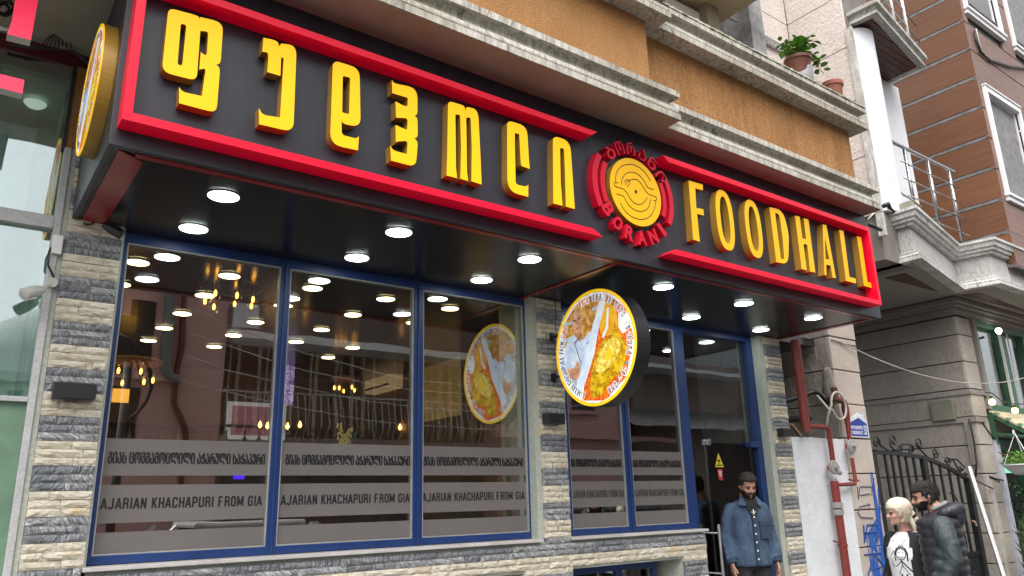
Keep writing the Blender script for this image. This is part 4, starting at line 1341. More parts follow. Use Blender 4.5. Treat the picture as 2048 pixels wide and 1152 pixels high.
# dark triangular recess boards in the soffit
for tri in ([(1768, 556), (1811, 546), (1875, 583)], [(1920, 590), (1960, 586), (2075, 630)]):
    pts = [at(px, py, Z=SZ0) for px, py in tri]
    b = MB(); prism([(p.x, p.y) for p in pts], [], SZ0 + .003, SZ0 - .004, mb=b, frame=fr); b.obj('dark_panel', M_SOFB, rb_)

# white round column and grey plain wall behind it
o = MB().lathe([(.30, 5.32), (.30, 8.2)], n=40).obj('column', M_WHITEC, None, smooth=True, angle=40)
o.location = (10.22, -.34, 0)
tag(o, 'thick white round column between the two balconies at the right', 'column')
o = MB().box(11.50, 12.27, .0, 1.2, 5.33, 8.22).obj('plain_wall', M_WHITE, None)
tag(o, 'plain pale grey wall panel behind the steel balcony railing', 'wall')
# upper balcony slab
ub = thing('slab_balcony', 'upper balcony slab with brown plank underside above the white column', 'balcony', (0, 0, 0))
UZ = 8.24
PU = [(9.85, .38), (9.94, -.90), (12.02, -.585), (12.06, 1.0)]
sweep('edge_moulding', off_path(PU, -.06), [(-.04, UZ), (.06, UZ), (.06, UZ + .04), (.03, UZ + .06), (.05, UZ + .10), (.10, UZ + .13), (.10, UZ + .19), (-.04, UZ + .19)], M_MOULD, ub)
a_ = Vector((9.92, -.86, 0))
nb = 13
for i in range(nb):
    y0 = -.93 + i * .105
    xa, xb_ = 9.96, 11.98
    if y0 < -.56: xb_ = 9.96 + (y0 + .90) / .315 * 2.08 if y0 > -.9 else 9.97
    xb_ = min(11.96, 9.94 + (y0 + .85) / .1514)
    if xb_ < xa + .1: continue
    MB().box(xa, xb_, y0, y0 + .098, UZ + .01, UZ + .03).obj('plank', M_SOFB, ub)
prism([(9.93, 1.0), (9.97, -.86), (12.0, -.55), (12.0, 1.0)], [], UZ + .17, UZ + .032, mb=(b := MB()), frame=fr); b.obj('slab', M_MORTAR, ub)
# slab flashing: upper railing
ur = thing('railing', 'white and steel railing on the upper balcony at the top of the picture', 'railing', (0, 0, 0))
for k in range(3):
    x = 10.15 + k * .62; y = -.86 + k * .093
    MB().tube([(x, y, UZ + .19), (x, y, UZ + 1.1)], .022, 8).obj('post', M_PVC, ur, smooth=True)
b = MB(); b.tube([(10.0, -.88, UZ + .45), (12.0, -.58, UZ + .45)], .012, 6); b.obj('rail', M_STEEL, ur, smooth=True)
MB().tube([(10.0, -.88, UZ + .75), (12.0, -.58, UZ + .75)], .012, 6).obj('rail', M_STEEL, ur, smooth=True)
# lower railing
lr = thing('railing', 'steel tube railing with thin rods on the lower balcony beside the white column', 'railing', (0, 0, 0))
RYY = -.60
zt = 6.43
z6 = lambda x, y: (1500 + x / 2.56, y / 2.56)
xr0, xr1 = at(*z6(688, 710), Y=RYY).x, at(*z6(1040, 878), Y=RYY).x
zt = at(*z6(860, 792), Y=RYY).z
b = MB(); b.tube([(xr0 - .01, .15, zt), (xr0, RYY, zt), (xr1, RYY, zt)], .03, 12); b.obj('top_rail', M_STEEL, lr, smooth=True, angle=40)
for k, xx in enumerate((10.70, 11.39, 12.07)):
    MB().tube([(xx, RYY, 5.25 + (.0 if k else .05)), (xx, RYY, zt)], .025, 12).obj('post', M_STEEL, lr, smooth=True)
for k in range(4):
    zz = zt - .28 - .26 * k
    MB().tube([(10.45 + .02 * k, RYY - .03, zz), (xr1 + .05, RYY - .03, zz)], .010, 8).obj('rod', M_STEEL, lr, smooth=True)
o = MB().tube([tuple(at(1785, 362, Y=-.62)), tuple(at(1800, 385, Y=-.62)), tuple(at(1822, 398, Y=-.62)), tuple(at(1843, 415, Y=-.62))], .016, 8).obj('cable', M_CABLEG, None, smooth=True)
tag(o, 'thick pale cable drooping over the steel balcony railing', 'cable')
o = MB().tube([tuple(at(1735, 440, Y=-.75)), tuple(at(1750, 424, Y=-.78)), tuple(at(1775, 420, Y=-.8)), tuple(at(1783, 424, Y=-.8))], .014, 8).obj('cable', M_CABLEG, None, smooth=True)
tag(o, 'short pale pipe end lying on the mossy slab edge left of the column', 'pipe')
b = MB(); b.tube([tuple(at(1768, 412, Y=-.8)), tuple(at(1776, 408, Y=-.8)), tuple(at(1780, 418, Y=-.8)), tuple(at(1786, 424, Y=-.8))], .03, 8)
tag(b.obj('hook', M_CABLE, None, smooth=True), 'rusty black hook on the mossy slab edge', 'hook')
b = MB(); b.tube([tuple(at(1738, 449, Y=-1.0)), tuple(at(1762, 460, Y=-1.0))], .022, 8); 
tag(b.obj('bracket', M_CABLE, None, smooth=True), 'small dark metal bracket sticking out behind the sign canopy end', 'bracket')

# ================================================================== BROWN CLAD HOUSE
ch = thing('clad_house', 'brown board clad house with grey joint strips and white windows at the upper right', 'house', (0, 0, 0))
CX, CY = 13.2, -.875
MB().box(CX + .06, 24, CY + .06, 6, 5.2, 14).obj('core', M_STRIP, ch)
zr = [4.97 + .553 * k for k in range(0, 12)]
hw_ = [(13.42, 14.70, 6.20, 8.10), (13.36, 14.78, 9.66, 12), (15.35, 17.0, 9.66, 12), (17.3, 19, 6.2, 8.1)]
gp = .05
for i in range(len(zr) - 1):
    MB().box(CX, CX + .06, CY + .003, .75, zr[i] + .062, zr[i + 1] - .008).obj('board', M_CLADL, ch, bevel=.003)
    MB().box(CX + .006, CX + .06, CY + .012, .75, zr[i] + .004, zr[i] + .058).obj('joint_strip', M_STRIP, ch)
    MB().box(CX + .004, 22, CY + .004, CY + .06, zr[i] - .006, zr[i] + .012).obj('joint_strip', M_STRIP, ch) if i in (0, 1, 2, 6, 9) else None
    cuts = [CX + .001, 15.05, 17.1, 19.3, 22]
    for k in range(len(cuts) - 1):
        a, c = cuts[k], cuts[k + 1] - .008
        z0, z1 = zr[i] + .014, zr[i + 1] - .008
        segs = [(a, c)]
        for h in hw_:
            if z1 > h[2] + .06 and z0 < h[3] - .06:
                ns = []
                for (p, q) in segs:
                    if q <= h[0] or p >= h[1]: ns.append((p, q)); continue
                    if p < h[0]: ns.append((p, h[0]))
                    if q > h[1]: ns.append((h[1], q))
                segs = ns
        for (p, q) in segs:
            MB().box(p, q, CY, CY + .06, z0, z1).obj('board', M_CLADR, ch, bevel=.003)


def clad_window(x0, x1, z0, z1, label, mull=.45, trans=None):
    t = thing('house_window', label, 'window', (0, 0, 0))
    y = CY
    b = MB()
    b.box(x0 - .08, x1 + .08, y - .05, y + .03, z1, z1 + .10); b.box(x0 - .09, x1 + .09, y - .07, y + .03, z1 + .10, z1 + .13)
    b.box(x0 - .09, x0, y - .05, y + .03, z0, z1 - .001); b.box(x1, x1 + .09, y - .05, y + .03, z0, z1 - .001)
    b.box(x0 - .11, x1 + .11, y - .08, y + .03, z0 - .05, z0 - .001); b.box(x0 - .09, x1 + .09, y - .05, y + .03, z0 - .13, z0 - .051)
    b.obj('surround', M_PVC, t, bevel=.006)
    b = MB(); b.box(x0, x0 + .02, y + .03, y + .42, z0, z1); b.box(x1 - .02, x1, y + .03, y + .42, z0, z1); b.box(x0 + .02, x1 - .02, y + .03, y + .42, z1 - .02, z1); b.box(x0 + .02, x1 - .02, y + .03, y + .42, z0, z0 + .02)
    b.obj('reveal', M_WHITE, t)
    yy = y + .30; xm = x0 + (x1 - x0) * mull; ft = .06
    b = MB(); b.box(x0 + .02, x1 - .02, yy, yy + .06, z1 - .09, z1 - .021); b.box(x0 + .02, x1 - .02, yy, yy + .06, z0 + .021, z0 + .10)
    for xx in (x0 + .021, xm - ft / 2, x1 - .021 - ft): b.box(xx, xx + ft, yy, yy + .06, z0 + .10, z1 - .09)
    tr = trans or z1 - .55
    b.box(x0 + .02 + ft, xm - ft / 2, yy, yy + .06, tr, tr + .07)
    b.obj('frame', M_PVC, t, bevel=.005)
    MB().box(x0 + .08, x1 - .08, yy + .03, yy + .036, z0 + .10, z1 - .09).obj('pane', M_GLASSG, t)
    c = MB(); n = 30
    vs = [(x0 + .03 + (x1 - x0 - .06) * i / n, yy + .15 + .02 * sin(i * 1.7), z) for z in (z0, z1) for i in range(n + 1)]
    c.add(vs, [(i, i + 1, n + 2 + i, n + 1 + i) for i in range(n)])
    c.obj('curtain', simple('net_curtain', (.50, .58, .58), .9), t, smooth=True)
    return t


clad_window(13.42, 14.70, 6.22, 8.08, 'white framed window with curtain low on the brown clad house', .42)
clad_window(13.40, 14.78, 9.72, 11.9, 'white framed window at the top edge, nearest the corner of the brown clad house', .5)
clad_window(15.42, 16.9, 9.72, 11.9, 'white framed window at the top right edge of the picture', .5)
b = MB()
pts = [at(x, y, Y=CY - .03) for x, y in ((1950, 62), (1952, 80), (1962, 105), (1980, 122), (2020, 134), (2060, 138))]
b.tube(pts, .018, 6); b.tube([p + Vector((.03, 0, .03)) for p in pts], .012, 6)
tag(b.obj('cable', M_CABLE, None, smooth=True), 'dark cable loop hanging on the brown clad house front', 'cable')
b = MB(); b.tube([at(x, y, Y=CY - .03) for x, y in ((1952, 58), (1955, 72), (1962, 100), (1975, 116))], .014, 6)
tag(b.obj('cable', M_CABLEG, None, smooth=True), 'pale cable hanging from a hook on the brown clad house front', 'cable')

# ================================================================== PIER AND RECESS
PX0, PX1 = 9.02, 9.65
rz = [.115 + .4317 * i for i in range(0, 9)]      # course joints
z8 = lambda x, y: (1600 + x / 2.866, 750 + y / 2.866)
z9 = lambda x, y: (1560 + x / 4.43, 640 + y / 4.43)
pier = thing('rendered_pier', 'pale rendered block pier carrying the blue house sign right of the gas pipes', 'pier', (0, 0, 0))
MB().box(PX0 + .05, PX1 - .02, .05, 1.6, 0, 4.59).obj('core', M_MORTAR, pier)
rg = random.Random(4)
zz = [-.32 + .4317 * k for k in range(1, 13)]
zz = [0.0] + [z for z in zz if z > .05 and z < 4.4] + [4.58]
for i in range(len(zz) - 1):
    e = rg.uniform(-.012, .012)
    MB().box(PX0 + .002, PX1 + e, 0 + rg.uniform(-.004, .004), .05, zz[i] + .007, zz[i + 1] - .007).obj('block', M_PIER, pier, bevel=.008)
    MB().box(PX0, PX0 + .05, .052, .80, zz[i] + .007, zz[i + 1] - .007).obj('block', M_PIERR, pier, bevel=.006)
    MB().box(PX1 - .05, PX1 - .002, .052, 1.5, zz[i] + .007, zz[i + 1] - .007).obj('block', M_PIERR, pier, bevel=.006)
# patched mortar lumps on the gouged side
b = MB(); c = at(*z9(435, 570), X=PX0)
rr = random.Random(8)
b.loft([(PX0, c.y, c.z + dz, .035 * s_, .09 * s_) for dz, s_ in ((-.26, .5), (-.2, .9), (-.1, 1.05), (0, 1), (.1, .8), (.18, .65), (.22, .3))], n=14)
b.obj('mortar_patch', M_PIERR, pier, smooth=True)
rec = thing('recess_wall', 'dark rough wall deep in the gap between the striped pillar and the pale pier', 'wall', (0, 0, 0))
MB().box(7.9, 9.1, .85, 1.1, 0, 4.59).obj('core', M_MORTAR, rec)
for i in range(len(zz) - 1):
    MB().box(7.9, 9.02, .80, .849, zz[i] + .007, zz[i + 1] - .007).obj('block', M_DARKW, rec, bevel=.006)
c0, c1 = at(*z9(60, 700), Y=.3), at(*z9(430, 680), Y=.3)
o = MB().tube([(7.95, .5, c0.z), (8.6, .5, c0.z + .0), (PX0 - .03, .28, c1.z + .05), (PX0 - .05, .18, c1.z - .02), (PX0 - .04, .10, c1.z - .12)], .035, 10).obj('black_pipe', M_CABLE, None, smooth=True)
tag(o, 'upper thick black pipe crossing the recess above the white board', 'pipe')
o = MB().tube([(7.95, .5, c0.z - .27), (PX0 - .02, .42, c0.z - .20)], .04, 10).obj('black_pipe', M_CABLE, None, smooth=True)
tag(o, 'lower thick black pipe crossing the recess just above the white board', 'pipe')
o = MB().beam(tuple(at(*z9(100, 925), Y=.15)), tuple(at(*z9(185, 1030), Y=.2)), .03, .04).obj('stick', simple('bare_wood', (.35, .22, .12), .7), None)
tag(o, 'wooden stick leaning in the recess behind the white board', 'stick')
# whitewashed board closing the gap
tl, tr_ = at(1585, 873, Y=-.01), at(1690, 883, Y=-.01)
rg = random.Random(3)
top = []
n = 26
for i in range(n + 1):
    top.append((7.905 + (9.00 - 7.905) * i / n, tl.z - .002 + rg.uniform(-.012, .008)))
o = prism([(7.905, 0), (9.0, 0)] + top[::-1], [], .03, -.012).obj('white_board', M_LBLUE, None)
tag(o, 'whitewashed board with ragged top edge standing behind the red gas pipes', 'board')

# gas pipes
gpz = thing('gas_pipe', 'red oxide gas pipe with two valves running down in front of the white board', 'gas pipe', (0, 0, 0))
GYP = -.10
A = at(*z9(135, 130), Y=GYP); B = at(*z9(225, 985), Y=GYP)
b = MB(); b.tube([(8.09, GYP, 3.39), (8.09, GYP, B.z)], .055, 16); b.obj('wide_pipe', M_PIPE, gpz, smooth=True, angle=40)
zl = at(*z9(250, 940), Y=GYP).z; xv = 8.55
b = MB(); b.tube([(8.10, GYP, zl), (xv - .06, GYP, zl), (xv - .015, GYP, zl - .02), (xv, GYP, zl - .07), (xv, GYP, 1.96)], .030, 14); b.obj('elbow_pipe', M_PIPE, gpz, smooth=True, angle=40)


def valve(parent, x, y, z, s=1.0):
    M90 = Matrix.Rotation(radians(90), 3, 'X')
    b = MB(); b.lathe([(.001, -.05), (.03, -.05), (.034, -.02), (.078, -.018), (.085, 0), (.078, .018), (.03, .022), (.025, .06), (.001, .06)], (x, y, z), 24, M90)
    for k in range(8):
        a = k * pi / 4
        b.tube([(x + .06 * cos(a), y - .02, z + .06 * sin(a)), (x + .06 * cos(a), y + .02, z + .06 * sin(a))], .008, 6)
    b.obj('valve_body', M_VALVE, parent, smooth=True, angle=40)
    MB().lathe([(.001, -.075), (.03, -.072), (.034, -.052), (.001, -.05)], (x, y, z), 16, M90).obj('valve_cap', simple('red_cap', (.6, .06, .04), .5), parent, smooth=True, angle=40)


valve(gpz, xv - .03, GYP - .02, at(*z8(180, 530), Y=GYP).z)
b = MB(); b.tube([(xv - .01, GYP, 1.96), (xv - .01, GYP, 1.90)], .042, 14); b.tube([(xv + .03, GYP, 1.86), (xv + .12, GYP, 1.845)], .03, 10); b.tube([(xv - .03, GYP, 1.78), (xv - .03, GYP, 1.72)], .034, 12)
b.obj('coupling', M_VALVE, gpz, smooth=True, angle=40)
b = MB(); b.tube([(xv - .03, GYP, 1.75), (xv - .035, GYP, 0)], .047, 16); b.obj('riser_pipe', M_PIPE, gpz, smooth=True, angle=40)
zt1 = at(*z8(215, 760), Y=GYP).z
for dz in (.06, -.02): MB().tube([(xv - .033, GYP, zt1 + dz), (xv - .033, GYP, zt1 + dz - .065)], .062, 16).obj('union_nut', M_VALVE, gpz, smooth=True, angle=40)
zt2 = at(*z8(235, 970), Y=GYP).z
b = MB(); b.tube([(xv - .035, GYP, zt2), (xv - .035, GYP, zt2 - .03)], .056, 14); b.tube([(xv - .22, GYP, zt2 + .045), (xv - .03, GYP, zt2)], .009, 6); b.obj('pipe_clip', M_PIPE, gpz, smooth=True, angle=40)
zc1 = at(*z8(220, 630), Y=GYP).z
X2 = 8.985
b = MB(); b.tube([(xv, GYP, zc1), (X2 - .03, GYP, zc1 + .01), (X2, GYP, zc1 + .05), (X2 - .01, GYP, 2.02)], .022, 12); b.tube([(X2 - .14, GYP, zc1 + .06), (X2 + .07, GYP, zc1 + .045)], .011, 8); b.obj('branch_pipe', M_PIPE, gpz, smooth=True, angle=40)
b = MB(); b.tube([(X2, GYP, 2.04), (X2, GYP, 2.12)], .032, 12); b.obj('coupling', M_VALVE, gpz, smooth=True, angle=40)
zv2 = at(*z8(290, 408), Y=GYP).z
b = MB(); b.tube([(X2, GYP, 2.12), (X2 - .01, GYP, zv2 - .05)], .020, 12); b.obj('branch_pipe', M_PIPE, gpz, smooth=True, angle=40)
valve(gpz, X2 - .01, GYP - .02, zv2)
b = MB(); b.tube([(X2, GYP, zv2 + .07), (X2 + .005, GYP, zv2 + .25), (X2 + .01, GYP, zv2 + .35), (X2, GYP, zv2 + .48)], [.022, .03, .038, .045], 12); b.obj('branch_pipe', M_PIPE, gpz, smooth=True, angle=40)
b = MB(); b.tube([(X2, GYP, zv2 + .47), (X2 - .01, GYP, zv2 + .54), (X2 - .08, GYP + .04, zv2 + .58), (X2 - .14, GYP + .12, zv2 + .60)], .040, 12); b.tube([(X2 - .10, GYP + .05, zv2 + .56), (X2 - .10, GYP + .05, zv2 + .72)], .04, 10)
b.obj('rusty_elbow', weathered('rust', (.16, .06, .04), (.07, .04, .03), bs=40, amount=.8), gpz, smooth=True, angle=40)
# coiled pale cable over the valve
cc = at(*z9(520, 760), Y=-.2)
pts = [at(*z9(330, 670), Y=-.02), at(*z9(380, 730), Y=-.1), at(*z9(430, 790), Y=-.18)]
pts += [cc + Vector((.155 * cos(a), 0, .165 * sin(a))) for a in [radians(200 + 20 * k) for k in range(18)]]
pts += [at(*z9(450, 770), Y=-.2), at(*z9(425, 850), Y=-.16), at(*z9(410, 930), Y=-.1), at(*z9(408, 1050), Y=-.06)]
o = MB().tube(pts, .014, 8).obj('coiled_cable', M_CABLEG, None, smooth=True)
tag(o, 'pale grey cable coiled in a loop over the rusty gas pipe elbow', 'cable')

# house number plate shaped like a house
hp = thing('house_sign', 'blue and white house shaped street plate with number 53 on the pale pier', 'sign', (0, 0, 0))
x0, x1 = 9.19, 9.60
frp = lambda u, w, y: Vector((x0 + u, y, 2.30 + w))
W_ = x1 - x0
prism([(-.015, -.015), (W_ + .015, -.015), (W_ + .015, .20), (W_ * .9, .235), (W_ * .9, .285), (W_ * .78, .285), (W_ * .78, .27), (W_ * .55, .30), (-.015, .20)], [], -.004, -.012, frame=frp).obj('plate', simple('white_enamel', (.75, .78, .82), .4, bst=0), hp)
prism([(0.01, 0), (W_ - .01, 0), (W_ - .01, .165), (W_ * .55, .235), (.01, .165)], [], -.012, -.0135, frame=frp).obj('blue_field', simple('blue_enamel', (.015, .045, .33), .4, bst=0), hp)
lm = MB()
extrude_text(mtav('მელიქიშვილის'), 1, lambda u, w, y: frp(.02 + u, .085 + w, y), -.0135, -.0145, fit_w=.27, fit_h=.045, offset=.02, mb=lm)
extrude_text('P. MELIKISHVILI ST.', 1, lambda u, w, y: frp(.02 + u, .022 + w, y), -.0135, -.0145, fit_w=.27, fit_h=.045, offset=.02, mb=lm)
extrude_text('53', 1, lambda u, w, y: frp(.315 + u, .02 + w, y), -.0135, -.0145, fit_w=.065, fit_h=.12, offset=.02, mb=lm)
lm.obj('lettering', M_PVC, hp)

# blue spray paint on the pier: a thin film with its own shape
mg, nt, bb = new_mat('blue_spray_paint')
g_ = N(nt, 'ShaderNodeNewGeometry')
mp = N(nt, 'ShaderNodeMapping'); mp.inputs['Scale'].default_value = (9, 9, 2.0); nt.links.new(g_.outputs['Position'], mp.inputs['Vector'])
n1 = noise(nt, mp.outputs[0], 1.2, 6, .7, 1.0)
bb.inputs['Base Color'].default_value = (.02, .12, .50, 1); bb.inputs['Roughness'].default_value = .7
al = ramp(nt, n1, [(.40, (0, 0, 0)), (.52, (.85, .85, .85))]); nt.links.new(al, bb.inputs['Alpha'])
gr = thing('graffiti', 'blue spray painted scribble low on the pale pier beside the gate', 'graffiti', (0, 0, 0))
prism([(9.22, .2), (9.60, .2), (9.60, 1.15), (9.56, 1.86), (9.51, 1.86), (9.50, 1.3), (9.2, 1.1)], [], -.0065, -.0075).obj('paint_film', mg, gr)
ML = simple('blue_paint_line', (.02, .07, .34), .6, bst=0); MLP = simple('violet_marker', (.12, .08, .22), .6, bst=0)
b = MB()
for ln in ([(330, 640), (335, 715), (345, 640), (412, 640), (412, 690)], [(345, 690), (400, 680)], [(330, 790), (345, 755), (400, 740), (395, 770)], [(335, 790), (350, 815), (420, 820)]):
    b.tube([at(*z8(*p), Y=-.008) for p in ln], .006, 5)
b.obj('marker_lines', MLP, gr)
b = MB()
for ln in ([(365, 860), (370, 960), (385, 860), (440, 855), (440, 960)], [(370, 905), (440, 900)], [(370, 1030), (465, 1020)], [(425, 1030), (390, 1150)], [(425, 1030), (480, 1095), (410, 1115)], [(448, 650), (455, 750), (462, 900), (480, 1000)], [(420, 590), (430, 700)]):
    b.tube([at(*z8(*p), Y=-.008) for p in ln], .009, 5)
b.obj('spray_lines', ML, gr)

# ================================================================== GREY-BROWN SIDE WALL AND GREEN SHOP
WX = 12.80
sw_ = thing('side_wall', 'grey brown rendered side wall of large blocks behind the iron gate', 'wall', (0, 0, 0))
MB().box(WX + .05, 13.34, .05, 6, 0, 4.59).obj('core', M_MORTAR, sw_)
zz2 = [0.0] + [.115 + .4317 * k for k in range(0, 10)] + [4.30]
zz2 = [z for z in zz2 if z <= 4.31]
for i in range(len(zz2) - 1):
    if zz2[i + 1] - zz2[i] < .05: continue
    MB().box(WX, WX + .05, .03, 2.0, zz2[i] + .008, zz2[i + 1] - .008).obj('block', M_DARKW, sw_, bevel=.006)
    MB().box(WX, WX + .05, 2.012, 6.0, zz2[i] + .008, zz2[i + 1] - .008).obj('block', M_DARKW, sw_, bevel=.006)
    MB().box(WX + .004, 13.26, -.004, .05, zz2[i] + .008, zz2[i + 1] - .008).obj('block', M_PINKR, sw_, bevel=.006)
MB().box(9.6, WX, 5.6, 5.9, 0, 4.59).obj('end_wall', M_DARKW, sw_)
pth = [(WX, 6.0), (WX, .0), (19, .0)]
mo = [(0, 4.32), (.02, 4.32), (.02, 4.36), (.05, 4.37), (.05, 4.42), (.03, 4.43), (.08, 4.46), (.08, 4.50), (.11, 4.52), (.11, 4.585), (0, 4.585)]
sweep('top_moulding', pth, mo, M_MOULDT, sw_)
z3_ = 3.14 - .08
sweep('string_course', [(WX, 6.0), (WX, .0), (13.36, .0)], [(-.02, 3.05), (.022, 3.05), (.022, 3.12), (-.02, 3.12)], M_MOULDT, sw_)
sweep('string_course', [(WX, 6.0), (WX, .0), (13.1, .0)], [(-.02, 2.62), (.03, 2.62), (.03, 2.70), (-.02, 2.70)], M_MOULDT, sw_)
b = MB(); p = at(1848 + 145 / 3.84, 560 + 1000 / 3.84, X=WX)
b.box(WX - .07, WX, p.y - .19, p.y + .16, p.z - .17, p.z + .16)
tag(b.obj('junction_box', simple('grey_green_box', (.22, .22, .17), .5), None, bevel=.015), 'small grey green junction box on the side wall above the gate', 'box')
zz = lambda x, y: (1920 + x / 3.47, 820 + y / 3.47)
b = MB(); b.box(12.86, 12.92, -.03, .0, 1.95, 3.05); b.box(12.95, 12.97, -.02, .0, 1.95, 3.05)
b = MB().box(WX - .03, WX, .10, .16, 1.98, 2.62); tag(b.obj('cable_duct', M_MOULDT, None), 'short grey cable duct on the side wall above the leaning pole', 'duct')
pp = at(*zz(175, 480), Y=-.03)
b = MB(); b.box(12.86, 12.92, -.045, -.005, 0, 1.75)
tag(b.obj('cable_duct', M_CABLEG, None), 'pale cable duct running up the corner of the side wall', 'duct')
b = MB(); b.tube([(12.72, .05, 2.66), (12.70, .04, 2.6), (12.69, .03, 2.3), (12.67, .04, 2.0), (12.6, .06, 1.8)], .014, 6)
tag(b.obj('cable', M_CABLE, None, smooth=True), 'black cable hanging down the side wall to the gate top', 'cable')
b = MB(); b.tube([(12.84, -.012, 2.70), (13.05, -.012, 2.58), (13.2, -.012, 2.45), (13.32, -.03, 2.36)], .010, 6)
tag(b.obj('cable', M_CABLE, None, smooth=True), 'thin dark cable sagging across the wall corner to the shop frame', 'cable')
b = MB(); b.tube([(12.45, -.0, 1.74), (12.7, -.03, 1.66), (12.84, -.05, 1.62)], .010, 6); b.tube([(12.9, -.012, 1.80), (13.1, -.012, 1.76), (13.3, -.03, 1.74)], .012, 6)
tag(b.obj('cable', M_CABLE, None, smooth=True), 'thin cables looping from the gate top round the wall corner', 'cable')
# leaning white pole
a_, c_ = at(*zz(60, 390), Y=-.10), Vector((12.28, -.55, .0))
o = MB().beam(tuple(a_), (12.20, -.28, .02), .07, .045).obj('leaning_pole', M_PVC, None)
tag(o, 'long white wooden pole leaning against the gate post', 'pole')

# long sagging wire from the pier to the shop
P0, P1_ = at(1680, 683, Y=-.02), at(2060, 752, Y=-.35)
b = MB(); b.tube([P0.lerp(P1_, k / 16) + Vector((0, 0, -.30 * 4 * (k / 16) * (1 - k / 16))) for k in range(17)], .0075, 6)
tag(b.obj('wire', M_CABLEG, None, smooth=True), 'long pale wire sagging from the pier towards the green shop', 'wire')
b = MB(); b.tube([at(1662, 680, Y=-.01), at(1700, 690, Y=-.01), at(1722, 694, Y=-.01)], .006, 5)
tag(b.obj('wire', M_CABLE, None), 'thin dark wire fixed across the top of the pale pier', 'wire')

gs = thing('green_shop', 'green framed shopfront with curtained window at the right edge', 'shop', (0, 0, 0))
GX = 13.34
MB().box(GX, GX + .08, -.03, .3, 2.84, 4.32).obj('stone_jamb', M_MOULDT, gs)
b = MB(); b.box(GX + .08, 18, .0, .12, 4.22, 4.32); b.box(GX + .08, GX + .19, .0, .12, 2.92, 4.22); b.box(14.36, 14.56, -.01, .12, 2.92, 4.22); b.box(15.3, 15.5, -.01, .12, 2.92, 4.22); b.box(GX + .08, 18, -.0, .12, 2.80, 2.92)
b.obj('frame', M_GREEN, gs, bevel=.008)
for bx in ((GX + .19, GX + .205, .05, .11), (14.34, 14.36, -.02, .02), (14.70, 14.71, .0, .02)): MB().box(*bx, 2.93, 4.21).obj('bead', M_PVC, gs)
MB().box(GX + .19, 14.36, .08, .086, 2.92, 4.22).obj('pane', M_GLASS, gs)
MB().box(14.56, 18, .08, .086, 2.92, 4.22).obj('pane', M_GLASS, gs)
c = MB(); n = 60
vs = [(GX + .25 + .75 * i / n, .25 + .03 * sin(i * 1.1), z) for z in (2.9, 4.2) for i in range(n + 1)]
c.add(vs, [(i, i + 1, n + 2 + i, n + 1 + i) for i in range(n)])
c.obj('curtain', simple('brown_curtain', (.16, .13, .10), .9), gs, smooth=True)
MB().box(GX + .1, 18, .9, .95, 0, 4.4).obj('backing', simple('dim_room', (.05, .05, .045), .9), gs)
b = MB(); b.tube([(14.3, -.06, 4.15), (14.22, -.12, 4.12)], .02, 8); b.obj('lamp_arm', M_BLACK, gs)
o = MB().lathe([(.001, 0), (.05, 0), (.035, .10), (.001, .10)], (0, 0, 0), 16).obj('spot_lamp', emis('cool_spot', (.9, 1, .9), 4), gs)
p = at(1997, 661, Y=-.12); o.location = p; o.rotation_euler = (radians(20), radians(-120), 0)
# lower frame, jamb board
b = MB(); b.box(GX - .02, GX + .10, -.03, .1, 0, 2.36); b.obj('jamb_board', simple('lilac_white_board', (.66, .68, .78), .5), gs)
b = MB(); b.box(GX + .10, 18, .0, .12, 2.22, 2.38); b.box(GX + .10, GX + .18, .02, .12, 0, 2.22); b.box(14.28, 14.36, .02, .12, 0, 2.22); b.obj('frame', M_GREEN, gs, bevel=.006)
b = MB(); b.box(GX + .0, 18, -.05, .12, 2.40, 2.46); b.box(GX, 18, -.02, .12, 2.461, 2.60); b.box(GX, 18, -.05, .12, 2.601, 2.66); b.obj('lintel', M_MOULDT, gs)
b = MB(); b.box(GX + .2, 14.2, .14, .2, 1.86, 1.95); b.obj('shelf', emis('lit_green_shelf', (.25, .8, .5), .5), gs)
# awning
aw = thing('awning', 'small cream awning on green timber brackets over the green shop door', 'awning', (0, 0, 0))
z4 = lambda x, y: (1848 + x / 3.84, 560 + y / 3.84)
a0 = Vector((GX + .05, .0, 2.82)); a1_ = Vector((GX + .05, -.62, 2.42))
b = MB()
n = 12
prism([(0, 2.82), (-.62, 2.40), (-.62, 2.37), (0, 2.79)], [], GX + .0, 17, mb=b, frame=lambda u, w, y: Vector((y, u, w)))
b.obj('cover', simple('cream_awning_cloth', (.62, .55, .38), .8), aw)
for k, xx in enumerate((GX + .02, 14.5, 15.7)):
    b = MB(); b.beam((xx, -.02, 2.78), (xx, -.02, 2.30), .06, .06); b.obj('bracket_post', M_GREEN, aw)
    b = MB(); b.beam((xx, -.02, 2.74), (xx, -.60, 2.34), .05, .05); b.obj('bracket_rafter', M_GREEN, aw)
    b = MB(); b.beam((xx, -.05, 2.45), (xx, -.55, 2.36), .04, .04); b.obj('bracket_strut', M_GREEN, aw)
for k in range(4):
    b = MB(); b.beam((GX - .03, -.10 - .15 * k, 2.75 - .10 * k), (GX + .09, -.10 - .15 * k, 2.75 - .10 * k), .04, .05); b.obj('rafter_end', M_GRN2, aw)
